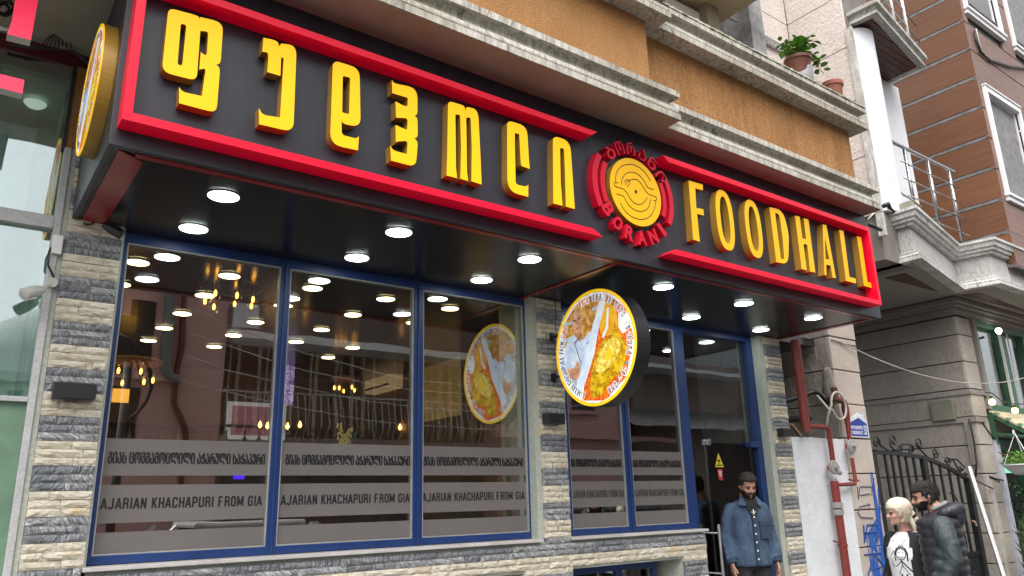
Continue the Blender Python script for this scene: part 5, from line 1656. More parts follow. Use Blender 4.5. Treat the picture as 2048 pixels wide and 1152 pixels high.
# festoon bulbs
for i, (px, py) in enumerate(((1984, 804), (2030, 821))):
    p = at(px, py, Y=-.25)
    t = thing('festoon_bulb', ('left' if i == 0 else 'right') + ' round glowing bulb hanging in front of the green shop window', 'light bulb', tuple(p), 0, 'festoon bulbs at the green shop')
    MB().lathe([(.001, -.05), (.03, -.042), (.05, -.01), (.045, .025), (.02, .045)], n=20).obj('globe', emis('yellow_bulb', (1, .78, .25), 2.6), t, smooth=True)
    MB().lathe([(.02, .045), (.022, .09), (.001, .09)], n=12).obj('socket', M_BLACK, t, smooth=True)
b = MB(); b.tube([at(1970, 785, Y=-.22), at(1984, 792, Y=-.25) + Vector((0, 0, .05)), at(2005, 803, Y=-.25), at(2030, 808, Y=-.25), at(2060, 808, Y=-.25)], .008, 5)
tag(b.obj('string_wire', M_CABLE, None), 'black cord carrying the two glowing bulbs at the green shop', 'cord')

# hanging basket
p = at(2040, 935, Y=-.45)
hb = thing('hanging_basket', 'white hanging flower bowl with pink flowers in front of the green shop', 'flower basket', (p.x + .06, -.45, p.z))
MB().lathe([(.001, -.11), (.10, -.10), (.18, -.03), (.23, .03), (.25, .035), (.25, .05), (.21, .05), (.001, .03)], n=28).obj('bowl', M_PVC, hb, smooth=True, angle=50)
b = MB()
for a in (0, 2.1, 4.2): b.tube([(.22 * cos(a), .22 * sin(a), .04), (0, 0, .50)], .006, 5)
b.tube([(0, 0, .50), (-.03, 0, .54), (-.05, 0, .50), (-.03, 0, .47)], .012, 6); b.obj('hanger', M_PVC, hb)
fl = MB(); gl_ = MB(); rg = random.Random(2)
for i in range(120):
    a = rg.uniform(0, 2 * pi); r = rg.uniform(0, .25); z = rg.uniform(.05, .22)
    M_ = Matrix.Translation((r * cos(a), r * sin(a), z)) @ Euler((rg.uniform(-1, 1), rg.uniform(-1, 1), rg.uniform(0, 6))).to_matrix().to_4x4()
    tgt = fl if i % 5 == 0 else gl_
    s = .028 if i % 5 == 0 else .05
    tgt.add([M_ @ Vector(v) for v in ((-s, 0, 0), (0, -s * .5, .01), (s, 0, 0), (0, s * .5, .01))], [(0, 1, 2, 3)])
tag(fl.obj('flowers', simple('coral_petal', (.75, .12, .14), .6), hb), kind='stuff'); tag(gl_.obj('foliage', lv, hb), kind='stuff')
# spiky leafy planter in the lower right corner
pl2 = thing('spiky_plant', 'dense dark plant with narrow upright leaves in the lower right corner', 'plant', (12.75, -.95, 0))
b = MB(); rg = random.Random(12)
for i in range(2600):
    a = rg.uniform(0, 2 * pi); R_ = .62 * sqrt(rg.random()); z = rg.uniform(.2, 1.30) * (1 - .25 * (R_ / .62) ** 2)
    px_, py_ = R_ * cos(a) + .1 , R_ * sin(a)
    lean = Vector((cos(a) * .5 * R_ / .62 + rg.uniform(-.35, .35), sin(a) * .5 * R_ / .62 + rg.uniform(-.35, .35), 1)).normalized()
    ln_ = rg.uniform(.10, .24); w = rg.uniform(.006, .013)
    sd = lean.cross(Vector((rg.uniform(-1, 1), rg.uniform(-1, 1), .1))).normalized() * w
    o_ = Vector((px_, py_, z))
    b.add([o_, o_ + lean * ln_ * .5 + sd, o_ + lean * ln_, o_ + lean * ln_ * .5 - sd], [(0, 1, 2, 3)])
tag(b.obj('foliage', simple('olive_leaf', (.060, .10, .032), .5, var=.3, vscale=10, bst=0), pl2), kind='stuff')
b = MB()
for i in range(26):
    a = rg.uniform(0, 2 * pi); R_ = rg.uniform(.05, .5)
    b.tube([(0.1 + .3 * R_ * cos(a), .3 * R_ * sin(a), .2), (.1 + R_ * cos(a), R_ * sin(a), 1.1)], .006, 4)
tag(b.obj('stems', simple('brown_stem', (.10, .075, .04), .7), pl2), kind='stuff')
MB().lathe([(.32, 0), (.38, .36), (.40, .36), (.40, .40), (.001, .38)], n=28).obj('planter', M_TERRA, pl2, smooth=True, angle=40)
b = MB()
for i in range(14):
    a = rg.uniform(0, 2 * pi); R_ = rg.uniform(.1, .55)
    M_ = Matrix.Translation((.1 + R_ * cos(a), R_ * sin(a), rg.uniform(.7, 1.2)))
    for k in range(5):
        q = Matrix.Rotation(k * 1.256, 4, 'Y')
        b.add([M_ @ (q @ Vector(v)) for v in ((0, 0, 0), (.012, .005, .02), (0, .008, .04), (-.012, .005, .02))], [(0, 1, 2, 3)])
tag(b.obj('flowers', simple('orange_petal', (.75, .22, .08), .6), pl2), kind='stuff')
# shrubs and stock in the shop doorway
sh = thing('shrub', 'green shrub with pink blossoms at the green shop door', 'shrub', (13.9, -.15, 0))
b = MB(); fl = MB()
for i in range(1500):
    z = rg.uniform(.4, 1.75); a = rg.uniform(0, 2 * pi); R_ = .42 * sqrt(rg.random())
    M_ = Matrix.Translation((R_ * cos(a), R_ * sin(a), z)) @ Euler((rg.uniform(-1.5, 1.5), rg.uniform(-1.5, 1.5), rg.uniform(0, 6))).to_matrix().to_4x4()
    s = rg.uniform(.02, .05)
    (fl if i % 60 == 0 else b).add([M_ @ Vector(v) for v in ((-s, 0, 0), (0, -s * .5, .01), (s, 0, 0), (0, s * .5, .01))], [(0, 1, 2, 3)])
tag(b.obj('foliage', simple('deep_green_leaf', (.03, .09, .03), .5, var=.3, bst=0), sh), kind='stuff'); tag(fl.obj('blossom', simple('pink_petal', (.8, .12, .25), .6), sh), kind='stuff')
MB().lathe([(.2, 0), (.25, .4), (.001, .4)], n=20).obj('planter', M_TERRA, sh)

# ================================================================== IRON GATE
gt = thing('iron_gate', 'black wrought iron gate with scrolled arched top behind the two people', 'gate', (0, 0, 0))
GTY = .075
TOPL = [at(*z8(*q), Y=GTY) for q in ((425, 440), (550, 450), (640, 462), (700, 472), (760, 492), (860, 537), (965, 600))]


def topz(x):
    for i in range(len(TOPL) - 1):
        if TOPL[i].x <= x <= TOPL[i + 1].x:
            u = (x - TOPL[i].x) / (TOPL[i + 1].x - TOPL[i].x); return TOPL[i].z + (TOPL[i + 1].z - TOPL[i].z) * u
    return TOPL[0].z if x < TOPL[0].x else TOPL[-1].z


b = MB()
for i in range(len(TOPL) - 1): b.beam(tuple(TOPL[i]), tuple(TOPL[i + 1]), .05, .05)
b.obj('arched_rail', M_DKMETAL, gt)
MB().box(9.66, 9.82, GTY - .04, GTY + .04, 0, TOPL[0].z).obj('post', M_DKMETAL, gt, bevel=.004)
MB().box(12.30, 12.40, GTY - .04, GTY + .04, 0, TOPL[-1].z + .03).obj('post', M_DKMETAL, gt, bevel=.004)
xm_ = at(*z8(705, 480), Y=GTY).x
MB().box(xm_ - .055, xm_ + .055, GTY - .03, GTY + .03, .0, topz(xm_)).obj('meeting_stile', M_DKMETAL, gt, bevel=.004)
xs_ = [at(*z8(q, 470), Y=GTY).x for q in (487, 525, 565, 605, 648)] + [at(*z8(q, w_), Y=GTY).x for q, w_ in ((752, 500), (800, 520), (852, 545), (905, 580))]
for x in xs_: MB().box(x - .02, x + .02, GTY - .012, GTY + .012, .75, topz(x)).obj('bar', M_DKMETAL, gt)
b = MB(); b.box(9.82, 12.3, GTY - .02, GTY + .02, .70, .76); b.obj('lock_rail', M_DKMETAL, gt)
MB().box(9.82, 12.3, GTY - .006, GTY + .006, 0, .70).obj('kick_panel', M_DKMETAL, gt)


def scroll(parent, pts, cz1=None, r=.012, nm='scroll'):
    b = MB(); b.tube(pts, r, 6); return b.obj(nm, M_DKMETAL, parent, smooth=True)


def spiral(cx, cz, r0, a0, turns, sgn=1, n=26):
    return [Vector((cx + r0 * (1 - .75 * k / n) * cos(a0 + sgn * 2 * pi * turns * k / n), GTY, cz + r0 * (1 - .75 * k / n) * sin(a0 + sgn * 2 * pi * turns * k / n))) for k in range(n + 1)]


def W8(*q): return at(*z8(*q), Y=GTY)


for (cen, r0, a0, turns, sgn, tail) in (((437, 388), .085, 0, 1.2, 1, [(560, 455), (500, 430), (460, 405)]),
                                   ((535, 378), .085, pi, 1.2, -1, [(560, 450), (520, 410), (515, 395)]),
                                   ((635, 435), .07, 0, 1.2, 1, [(555, 440), (590, 395), (640, 400), (655, 420)]),
                                   ((575, 430), .065, pi, 1.1, -1, [(600, 452), (560, 440)]),
                                   ((683, 397), .085, pi, 1.2, -1, [(745, 485), (700, 440), (665, 405)]),
                                   ((775, 445), .085, 0, 1.3, -1, [(740, 485), (790, 470)]),
                                   ((848, 500), .08, pi, 1.3, -1, [(905, 540), (880, 490)]),
                                   ((918, 548), .06, 0, 1.2, 1, [(850, 480), (900, 485), (945, 530)]),
                                   ((945, 570), .05, pi, 1.2, 1, [(955, 600)])):
    c = W8(*cen)
    sp = spiral(c.x, c.z, r0, a0, turns, sgn)
    scroll(gt, [W8(*q) for q in tail] + sp)
for (cen, rr_) in (((880, 800), .30), ((920, 960), .22)):
    c = W8(*cen); scroll(gt, [Vector((c.x + rr_ * .8 * cos(a), GTY, c.z + rr_ * sin(a))) for a in [radians(-80 + 10 * k) for k in range(18)]])
c = W8(1000, 1100); scroll(gt, spiral(c.x - .1, .55, .16, 0, 1.5, 1))
# small twisted clip on the post
o = MB().tube([at(*zz(85, 770), Y=.0), at(*zz(105, 775), Y=-.02), at(*zz(115, 805), Y=-.02)], .014, 6).obj('tied_rag', simple('pink_rag', (.5, .30, .28), .8), None)
tag(o, 'scrap of pink rag tied to the right gate post', 'rag')

# ================================================================== LEFT NEIGHBOUR
nb_ = thing('neighbour_shopfront', 'left neighbouring shopfront with green tinted glass in scratched aluminium frames', 'shopfront', (0, 0, 0))
b = MB(); b.box(.385, .425, -.02, .3, 0, 3.87); b.obj('corner_post', M_ALU, nb_, bevel=.004)
MB().box(.426, .455, -.005, .3, 0, 3.87).obj('cement_joint', M_PLASTER, nb_)
zr1 = at(60, 437, Y=-.01).z; zr2 = at(20, 798, Y=-.01).z
MB().box(-3, .384, -.02, .08, zr1 - .042, zr1 + .042).obj('transom', M_ALU, nb_, bevel=.004)
MB().box(-3, .384, -.02, .08, zr2 - .012, zr2 + .018).obj('transom', M_ALU, nb_, bevel=.003)
MB().box(-3, .384, .03, .036, zr1 + .042, 4.46).obj('pane', M_GLASSG, nb_)
MB().box(-3, .384, .03, .036, zr2 + .018, zr1 - .042).obj('pane', M_GLASSG, nb_)
MB().box(-3, .16, .03, .036, 0, zr2 - .012).obj('pane', M_GLASSG, nb_)
MB().box(.19, .384, .02, .04, 0, zr2 - .013).obj('green_panel', M_GRN2, nb_)
b = MB(); b.box(.155, .175, .0, .03, 0, zr2 - .013); b.obj('black_gasket', M_CABLE, nb_)
# inside the neighbour: pale green curtain and ceiling
n = 50; c = MB()
vs = [(-1.2 + 1.56 * i / n, .80 + .02 * sin(i * 1.1), z) for z in (0, 4.35) for i in range(n + 1)]
c.add(vs, [(i, i + 1, n + 2 + i, n + 1 + i) for i in range(n)])
c.obj('curtain', simple('mint_curtain', (.55, .68, .60), .9), nb_, smooth=True)
MB().box(-3, .38, 2.6, 2.65, 0, 4.4).obj('back_wall', simple('grey_green_wall', (.50, .60, .54), .9), nb_)
MB().box(-3, .38, .10, 2.6, 4.36, 4.4).obj('ceiling', simple('dim_ceiling', (.5, .55, .5), .9), nb_)
lq = at(70, 215, Y=.35)
ol = MB().lathe([(.001, -.035), (.045, -.028), (.065, -.01), (.07, 0), (.001, .0)], (lq.x, .42, 4.33), 28).obj('ceiling_lamp', emis('added_lamp_glow', (.95, 1, .9), .3), nb_, smooth=True, angle=40)  # the lamp is unlit; its glow is added to brighten the curtain
MB().box(.37, .383, .1, 2.6, 0, 4.36).obj('side_wall', simple('pale_green_wall', (.50, .62, .54), .9), nb_)
b = MB(); b.box(-3, .225, .045, .05, zr1 + .06, zr1 + .62); b.obj('painted_reflection', simple('painted_reflection', (.70, .76, .84), .5, bst=0), nb_)  # white sheet stands in for the bright reflection in the upper pane
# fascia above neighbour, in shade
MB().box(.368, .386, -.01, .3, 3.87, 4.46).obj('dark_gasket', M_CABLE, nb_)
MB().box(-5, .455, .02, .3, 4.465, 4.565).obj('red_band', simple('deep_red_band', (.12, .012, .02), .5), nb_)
o = MB().box(.387, .4755, .0, .6, 3.872, 4.464).obj('orange_wall_strip', M_ORANGE, None); tag(o, 'shaded orange rendered wall strip behind the left round sign', 'wall strip')
# big red letter boxes of the neighbour sign
ns = thing('neighbour_sign', 'cropped bright pink red letter boxes of the neighbouring shop sign at the top left corner', 'sign', (0, 0, 0))
NY = -.95


def px_poly(pts, y0, y1, mats, nm, par):
    q = [at(x, y, Y=y1) for x, y in pts]
    return prism([(p.x, p.z) for p in q], [], y0, y1, mi_face=0, mi_side=1).obj(nm, mats, par)


MP = simple('pink_red_letter_face', (.85, .035, .085), .4, var=.03, bst=0, emit=(1, .02, .10), es=.25)
px_poly([(32, -10), (78, -10), (62, 80), (14, 68), (24, 40)], NY + .07, NY, [MP, M_ALU], 'letter_box', ns)
px_poly([(-30, 140), (49, 160), (45, 187), (-30, 168)], NY + .07, NY, [MP, M_ALU], 'letter_box', ns)
b = MB(); b.tube([at(-10, 54, Y=NY + .2), at(18, 58, Y=NY + .2)], .014, 8); b.obj('support_tube', M_STEEL, ns)
# cable bundles
rg = random.Random(21)
b = MB()
c0 = at(115, 64, Y=-.15)
for k in range(9):
    e = at(80 + k * 9, 96 + rg.uniform(-4, 4), Y=-.05); m_ = at(95 + k * 6, 76 + rg.uniform(-3, 3), Y=-.12)
    b.tube([c0, m_, e], .004, 5)
tag(b.obj('cable_bundle', M_CABLE, None), 'spray of thin black cables under the soffit left of the round edge on sign', 'cables', kind='stuff')
b = MB()
for k in range(5):
    b.tube([at(18, 86 + k, Y=-.03), at(60, 90 + rg.uniform(0, 6), Y=-.05), at(110, 98 + rg.uniform(-3, 3), Y=-.05), at(150, 102 + k, Y=-.05), at(176, 122 + k * 2, Y=-.04)], .005, 5)
tag(b.obj('cable_run', M_CABLE, None), 'run of black cables along the top of the left neighbouring window', 'cables', kind='stuff')
b = MB()
for k in range(8):
    cx, cy = 8 + rg.uniform(-3, 3), 16 + rg.uniform(-4, 4); r = rg.uniform(10, 18)
    b.tube([at(cx + r * cos(a), cy + r * .9 * sin(a), Y=-.4) for a in [j * .5 for j in range(13)]], .006, 5)
tag(b.obj('cable_coil', M_CABLE, None), 'tangle of coiled black cable in the top left corner', 'cables', kind='stuff')
# cameras
def bullet_cam(label, p, aim, mat, r, L, mount):
    t = thing('security_camera', label, 'camera', tuple(p))
    d = Vector(aim).normalized(); q = d.to_track_quat('Z', 'Y').to_matrix()
    MB().lathe([(.001, -L * .45), (r * .55, -L * .45), (r * .8, -L * .25), (r, 0), (r * 1.02, L * .45), (r * .9, L * .47)], n=24, M=q).obj('housing', mat, t, smooth=True, angle=40)
    MB().lathe([(.001, L * .44), (r * .88, L * .44)], n=24, M=q).obj('lens', simple('lens_glass', (.02, .02, .025), .1, bst=0), t)
    b = MB(); b.add([q @ Vector(v) for v in ((-r * 1.15, r * 1.02, -L * .1), (r * 1.15, r * 1.02, -L * .1), (r * 1.15, r * 1.02, L * .62), (-r * 1.15, r * 1.02, L * .62))], [(0, 1, 2, 3)]) if False else None
    b = MB(); m_ = Vector(mount) - Vector(p); b.tube([m_, m_ * .5 + Vector((0, 0, -.01)), -d * L * .3], .012, 8); b.lathe([(.001, 0), (.03, 0), (.03, .02), (.001, .02)], tuple(m_), 14, Matrix.Rotation(radians(90), 3, 'X'))
    b.obj('mount', mat, t, smooth=True, angle=40)
    return t


p = at(68, 583, Y=-.16)
bullet_cam('white bullet camera on the aluminium post at the far left', p, (-.75, -.5, -.45), simple('off_white_plastic', (.55, .54, .50), .4), .036, .15, at(104, 566, Y=-.03))
b = MB(); b.tube([at(106, 490, Y=-.03), at(98, 505, Y=-.05), at(96, 530, Y=-.05), at(108, 555, Y=-.04)], .007, 6)
tag(b.obj('camera_cable', M_CABLE, None, smooth=True), 'black cable curving down to the white bullet camera', 'cable')
b = MB(); q_ = at(114, 490, Y=-.03); b.box(q_.x - .028, q_.x + .028, -.05, -.02, q_.z - .06, q_.z + .06)
tag(b.obj('socket_box', M_PVC, None, bevel=.004), 'small white socket box on the aluminium post above the bullet camera', 'box')
p = at(225, 459, Y=-.14)
bullet_cam('dark bullet camera under the left end of the canopy', p, (.85, -.25, -.45), M_BLACK, .033, .14, at(208, 442, Y=-.02))
b = MB(); b.tube([at(164, 440, Y=-.02), at(170, 449, Y=-.03), at(182, 449, Y=-.03), at(194, 442, Y=-.03), at(206, 443, Y=-.03)], .006, 6)
tag(b.obj('camera_cable', M_CABLE, None, smooth=True), 'black cable looping from the canopy end to the dark camera', 'cable')
# black up-down wall lamps on the pillars
for (pp, lab) in (((148, 783), 'left striped pillar'), ((1107, 838), 'middle striped pillar'), ((1570, 865), 'right striped pillar beside the door')):
    p = at(*pp, Y=-.07)
    w_ = .225 if pp[0] < 1000 else .19
    t = thing('wall_lamp', 'flat black box wall lamp on the ' + lab, 'wall lamp', (p.x, 0, p.z), 0, 'black wall lamps on the pillars')
    MB().box(-w_ / 2, w_ / 2, -.115, -.03, -.045, .045).obj('body', M_BLACK, t, bevel=.003)
    MB().box(-w_ / 2 + .01, w_ / 2 - .01, -.03, -.015, -.035, .035).obj('wall_plate', M_DKMETAL, t)

# ================================================================== INSIDE THE RESTAURANT
room = thing('dining_room', 'dark dining room shell seen through the shop windows', 'room', (0, 0, 0))
MW = wood_clad('dark_panelled_wall', (.10, .065, .045), (.05, .035, .028), 'X', .5)
M_IN = simple('dark_brown_interior', (.20, .14, .11), .6, var=.2)
M_CEI = simple('dark_gloss_ceiling', (.035, .028, .026), .18, var=.05, vscale=1)
MB().box(.79, 9.0, .2, 5.4, 3.455, 3.55).obj('ceiling', M_CEI, room)
MB().box(.79, 9.0, 5.4, 5.5, 0, 3.6).obj('back_wall', M_IN, room)
MB().box(.70, .79, .501, 5.5, 0, 3.6).obj('end_wall', M_IN, room)
MB().box(9.0, 9.1, 1.1, 5.5, 0, 3.6).obj('end_wall', M_IN, room)
MB().box(.79, 9.0, .2, 5.5, .0, .6).obj('floor', M_IN, room)
MB().box(5.35, 5.47, 1.7, 5.39, .6, 3.45).obj('partition', simple('brown_partition', (.24, .16, .11), .6, var=.2), room)
n_ = 0
xs_g = [1.03, 1.72, 2.43, 3.14, 3.84]
ys_g = [.88, 1.58, 2.36, 3.08, 3.80]
protoc = None
for j, yy in enumerate(ys_g):
    for i, xx in enumerate(xs_g):
        if (i, j) in ((0, 3), (3, 4), (4, 2)): continue
        if protoc is None:
            protoc = o = thing('ceiling_light', 'x', 'ceiling light', (xx, yy, 3.453))
            MB().lathe([(.085, 0), (.09, -.006), (.08, -.009)], n=24).obj('rim', M_PVC, o, smooth=True)
            MB().lathe([(.0001, -.010), (.082, -.010)], n=24).obj('diffuser', M_LEDW, o)
        else:
            o = protoc.copy(); COL.objects.link(o); o.location = (xx, yy, 3.453)
            for chd in list(protoc.children):
                c = chd.copy(); COL.objects.link(c); c.parent = o
        o['label'] = 'warm ceiling light inside, %s column from the left, %s row back from the glass' % (ordn[i], ordn[j])
        o['group'] = 'warm ceiling lights in the dining room'


def chandelier(p, label, s=1.0, n=7, seed=1):
    t = thing('chandelier', label, 'chandelier', tuple(p), seed * .7, 'cart wheel chandeliers with jar lamps')
    rg = random.Random(seed)
    b = MB(); b.tube([(0, 0, .0), (0, 0, 3.45 - p[2])], .006, 5); b.tube([(.10, 0, .08), (.02, 0, 3.45 - p[2])], .005, 5); b.obj('chain', M_CABLE, t)
    b = MB(); b.tube([(.26 * s * cos(a), .26 * s * sin(a), .05) for a in [k * pi / 12 for k in range(25)]], .022 * s, 8)
    b.beam((-.26 * s, 0, .05), (.26 * s, 0, .05), .03, .03); b.beam((0, -.26 * s, .05), (0, .26 * s, .05), .03, .03); b.obj('wooden_wheel', simple('lamp_wood', (.35, .15, .05), .6), t, smooth=True, angle=40)
    for k in range(n):
        a = k * 2 * pi / n + .4; x, y = .20 * s * cos(a), .20 * s * sin(a); z = -.06 - rg.uniform(0, .07)
        j = MB().tube([(x, y, .04), (x, y, z + .09)], .004, 5).obj('drop_cord', M_CABLE, t)
        MB().lathe([(.012, .08), (.035, .06), (.04, .0), (.036, -.04), (.001, -.045)], (x, y, z), 12).obj('jar', M_JAR, t, smooth=True)
        MB().lathe([(.001, .035), (.008, .03), (.014, .01), (.010, -.014), (.001, -.02)], (x, y, z), 10).obj('bulb', M_BULB, t, smooth=True)
    return t


M_JAR = glass_mat('jar_glass', (1, .9, .7), 1.4, .0)
chandelier(at(462, 582, Y=1.25), 'large cart wheel chandelier with glowing jars behind the left pane', 1.0, 7, 1)
chandelier(at(265, 735, Y=2.3), 'cart wheel chandelier low behind the left edge of the left pane', .9, 6, 2)
chandelier(at(690, 765, Y=4.2), 'small distant cart wheel chandelier behind the middle pane', .7, 5, 3)
chandelier(at(950, 668, Y=2.6), 'cart wheel chandelier beside the reflection of the round sign', .7, 5, 4)
# row of bare pendant bulbs over the counter
pb = [(575, 853), (600, 850), (800, 855), (815, 852), (850, 860), (875, 858), (905, 855), (925, 862), (960, 864), (535, 852), (520, 850)]
for i, (px, py) in enumerate(pb):
    p = at(px, py, Y=4.6)
    t = thing('pendant_bulb', '%s glowing pendant bulb over the counter inside, counted from the left' % (['third', 'fourth', 'fifth', 'sixth', 'seventh', 'eighth', 'ninth', 'tenth', 'eleventh', 'second', 'first'][i]), 'light bulb', tuple(p), 0, 'pendant bulbs over the counter')
    MB().tube([(0, 0, .04), (0, 0, 3.45 - p.z)], .003, 4).obj('cord', M_CABLE, t)
    MB().lathe([(.001, -.04), (.022, -.02), (.026, 0), (.012, .03), (.008, .05)], n=10).obj('bulb', M_BULB, t, smooth=True)
# air conditioner on the partition
c = at(780, 765, X=5.35)
ac = thing('air_conditioner', 'white wall air conditioner with added warm glow on the partition wall inside', 'air conditioner', (5.35, c.y, c.z))
M_ACW = simple('warm_glow_plastic', (.80, .62, .42), .4, emit=(.8, .5, .25), es=.16)  # warm light put into the casing by its own emission
prism([(-.42, -.13), (.42, -.13), (.42, .15), (-.42, .15)], [], 0, .0, mb=(b := MB())) if False else None
b = MB(); b.box(-.22, -.002, -.42, .42, -.14, .15); b.obj('casing', M_ACW, ac, bevel=.02)
b = MB(); b.box(-.226, -.221, -.38, .38, -.10, -.07); b.obj('louvre', M_BLACK, ac)
c = at(882, 778, X=5.35)
pa = thing('wall_painting', 'orange and teal painting of a street scene on the partition wall inside', 'painting', (5.345, c.y, c.z))
m_, nt, bb = new_mat('painted_canvas'); v = pos_vec(nt, (1, 1, 1), False)
cc_ = ramp(nt, noise(nt, v, 5, 8, .7, 1.5), [(.3, (.10, .20, .18)), (.42, (.55, .38, .12)), (.55, (.70, .45, .16)), (.68, (.65, .25, .06)), (.8, (.20, .10, .06))]); nt.links.new(cc_, bb.inputs['Base Color']); nt.links.new(cc_, bb.inputs['Emission Color']); bb.inputs['Emission Strength'].default_value = .08  # faint emission stands in for room light on the canvas
MB().box(-.03, 0, -.50, .50, -.40, .40).obj('canvas', m_, pa)
# television on the back wall
c = at(515, 842, Y=5.3)
tv = thing('wall_screen', 'white framed picture with pink bands on the back wall inside', 'picture', tuple(c))
b = MB(); b.box(-.40, .40, 0, .08, .20, .25); b.box(-.40, .40, 0, .08, -.25, -.20); b.box(-.40, -.35, 0, .08, -.20, .20); b.box(.35, .40, 0, .08, -.20, .20); b.obj('frame', simple('white_frame_lit', (.8, .8, .8), .5, emit=(1, 1, 1), es=.12), tv)  # frame glows faintly in place of light falling on it
MB().box(-.35, .35, .03, .08, -.2, .2).obj('image', simple('pink_image', (.45, .18, .22), .4, col2=(.10, .05, .08), vscale=3, var=0, emit=(.5, .2, .25), es=.12), tv)
c = at(578, 768, Y=4.6)
m_, nt, bb = new_mat('violet_panel'); v = pos_vec(nt, (1, 1, 1), False)
cc_ = ramp(nt, noise(nt, v, 22, 4, .6, 2), [(.45, (.10, .04, .25)), (.55, (.60, .50, .85))]); nt.links.new(cc_, bb.inputs['Base Color']); nt.links.new(cc_, bb.inputs['Emission Color']); bb.inputs['Emission Strength'].default_value = .38
o = MB().box(c.x - .10, c.x + .07, c.y, c.y + .04, c.z - .27, c.z + .25).obj('lit_panel', m_, None); tag(o, 'narrow glowing violet patterned panel inside behind the first mullion', 'light panel')
for (px, py) in ((458, 955), (545, 957)):
    pass
c = at(478, 953, Y=4.8); o = MB().box(c.x - .06, c.x + .07, 4.8, 4.83, c.z - .03, c.z + .03).obj('blue_screen', emis('blue_glow', (.08, .02, 1.0), .8), None); tag(o, 'tiny glowing blue screen inside between the frosted bands', 'screen')
c = at(258, 795, Y=4.9); o = MB().box(c.x - .18, c.x + .0, 4.9, 4.95, c.z - .06, c.z + .10).obj('shaded_lamp', emis('amber_glow', (1.0, .45, .06), .7), None); tag(o, 'amber glowing lamp shade inside behind the left pane', 'lamp')
# bar counter with red sign and bottles
bar_ = thing('bar_counter', 'dark bar counter with shelves at the back of the dining room', 'counter', (0, 0, 0))
MB().box(1.5, 5.3, 4.5, 5.0, .6, 1.65).obj('counter', simple('red_brown_counter', (.16, .06, .04), .4), bar_)
zc = at(850, 893, Y=5.2).z
b = MB(); b.box(1.2, 5.3, 5.2, 5.39, zc - .16, zc - .13); b.box(1.2, 5.3, 5.2, 5.39, zc + .2, zc + .23); b.obj('shelf', M_IN, bar_)
cr = at(840, 893, Y=5.15)
b = MB(); b.box(cr.x - .45, cr.x + .55, 5.14, 5.18, cr.z - .10, cr.z + .10)
rs = thing('red_sign', 'dark sign with glowing red letters on the bar shelf inside', 'sign', (0, 0, 0))
b.obj('panel', M_BLACK, rs)
M_RG = emis('red_glow', (1, .08, .06), .8)
extrude_text(mtav('ფუდჰოლი') + '  BURGER', 1, lambda u, w, y: Vector((cr.x - .40 + u, y, cr.z - .05 + w)), 5.14, 5.135, fit_w=.90, fit_h=.10, offset=.01).obj('lettering', M_RG, rs)
rg = random.Random(31)
bt_ms = [simple('bottle_' + k, c_, .2) for k, c_ in (('green', (.02, .08, .03)), ('amber', (.25, .09, .02)), ('clear', (.35, .38, .38)))]
bms = [MB().lathe([(.035, 0), (.036, .17), (.012, .22), (.012, .29), (.001, .29)], n=10).mesh('bottle', m_, True) for m_ in bt_ms]
for k in range(16):
    o = link('bottle', bms[k % 3]); o.location = (1.5 + k * .2 + rg.uniform(-.04, .04), 5.28, zc - .13)
    if abs(o.location.x - cr.x) < .7: o.location.z = zc + .23
    tag(o, '%s small %s bottle from the left on the bar shelf inside' % ((ordn + ['seventh', 'eighth', 'ninth', 'tenth', 'eleventh', 'twelfth', 'thirteenth', 'fourteenth', 'fifteenth', 'sixteenth'])[k], ('green', 'amber', 'clear')[k % 3]), 'bottle', 'bottles on the bar shelf')
# vase of yellow flowers near the glass
c = at(688, 880, Y=1.6)
vs_ = thing('flower_vase', 'glass vase of yellow blossom stalks behind the middle pane', 'vase', (c.x, 1.6, c.z - .35))
MB().lathe([(.05, 0), (.07, .1), (.04, .22), (.05, .26)], n=16).obj('vase', M_JAR, vs_, smooth=True)
b = MB(); fl = MB()
for k, (dx, dz) in enumerate(((-.05, .50), (.06, .46), (.02, .40))):
    b.tube([(0, 0, .1), (dx * .6, 0, .3), (dx, 0, dz)], .004, 5)
    for q in range(26):
        u = q / 25
        fl.lathe([(.001, -.014), (.016, 0), (.001, .014)], (dx * (.6 + .4 * u) + rg.uniform(-.025, .025), rg.uniform(-.025, .025), .28 + (dz - .28) * u), 6)
b.obj('stem', simple('vase_stem', (.12, .18, .05), .6), vs_); tag(fl.obj('blossom', simple('yellow_blossom', (.75, .62, .25), .7, emit=(.7, .5, .2), es=.08), vs_), kind='stuff')  # blossom carries a little emission to look lit
b = MB()
for k in range(5):
    a = -1.2 + .6 * k
    b.add([(0, 0, .15), (.12 * sin(a) - .02, .01, .38), (.2 * sin(a), 0, .42 + .03 * k), (.12 * sin(a) + .02, .01, .33)], [(0, 1, 2, 3)])
b.obj('leaf', simple('vase_leaf', (.06, .12, .04), .5), vs_)
tb = thing('dining_table', 'dark dining table behind the left pane', 'table', (2.2, 1.9, .6))
MB().box(-.6, .6, -.4, .4, .70, .75).obj('tabletop', simple('table_wood', (.20, .10, .05), .4), tb)
for a, c_ in ((-.5, -.3), (.5, -.3), (-.5, .3), (.5, .3)): MB().box(a - .03, a + .03, c_ - .03, c_ + .03, 0, .7).obj('leg', M_BLACK, tb)

# ================================================================== THE STREET BEHIND THE CAMERA (seen mirrored in the glass)
OY = -9.9


def rv(px, py, y=OY):
    """point on the far side of the street whose mirror image shows at this pixel"""
    p = at(px, py, Y=2 * GY - y)
    return Vector((p.x, y, p.z))


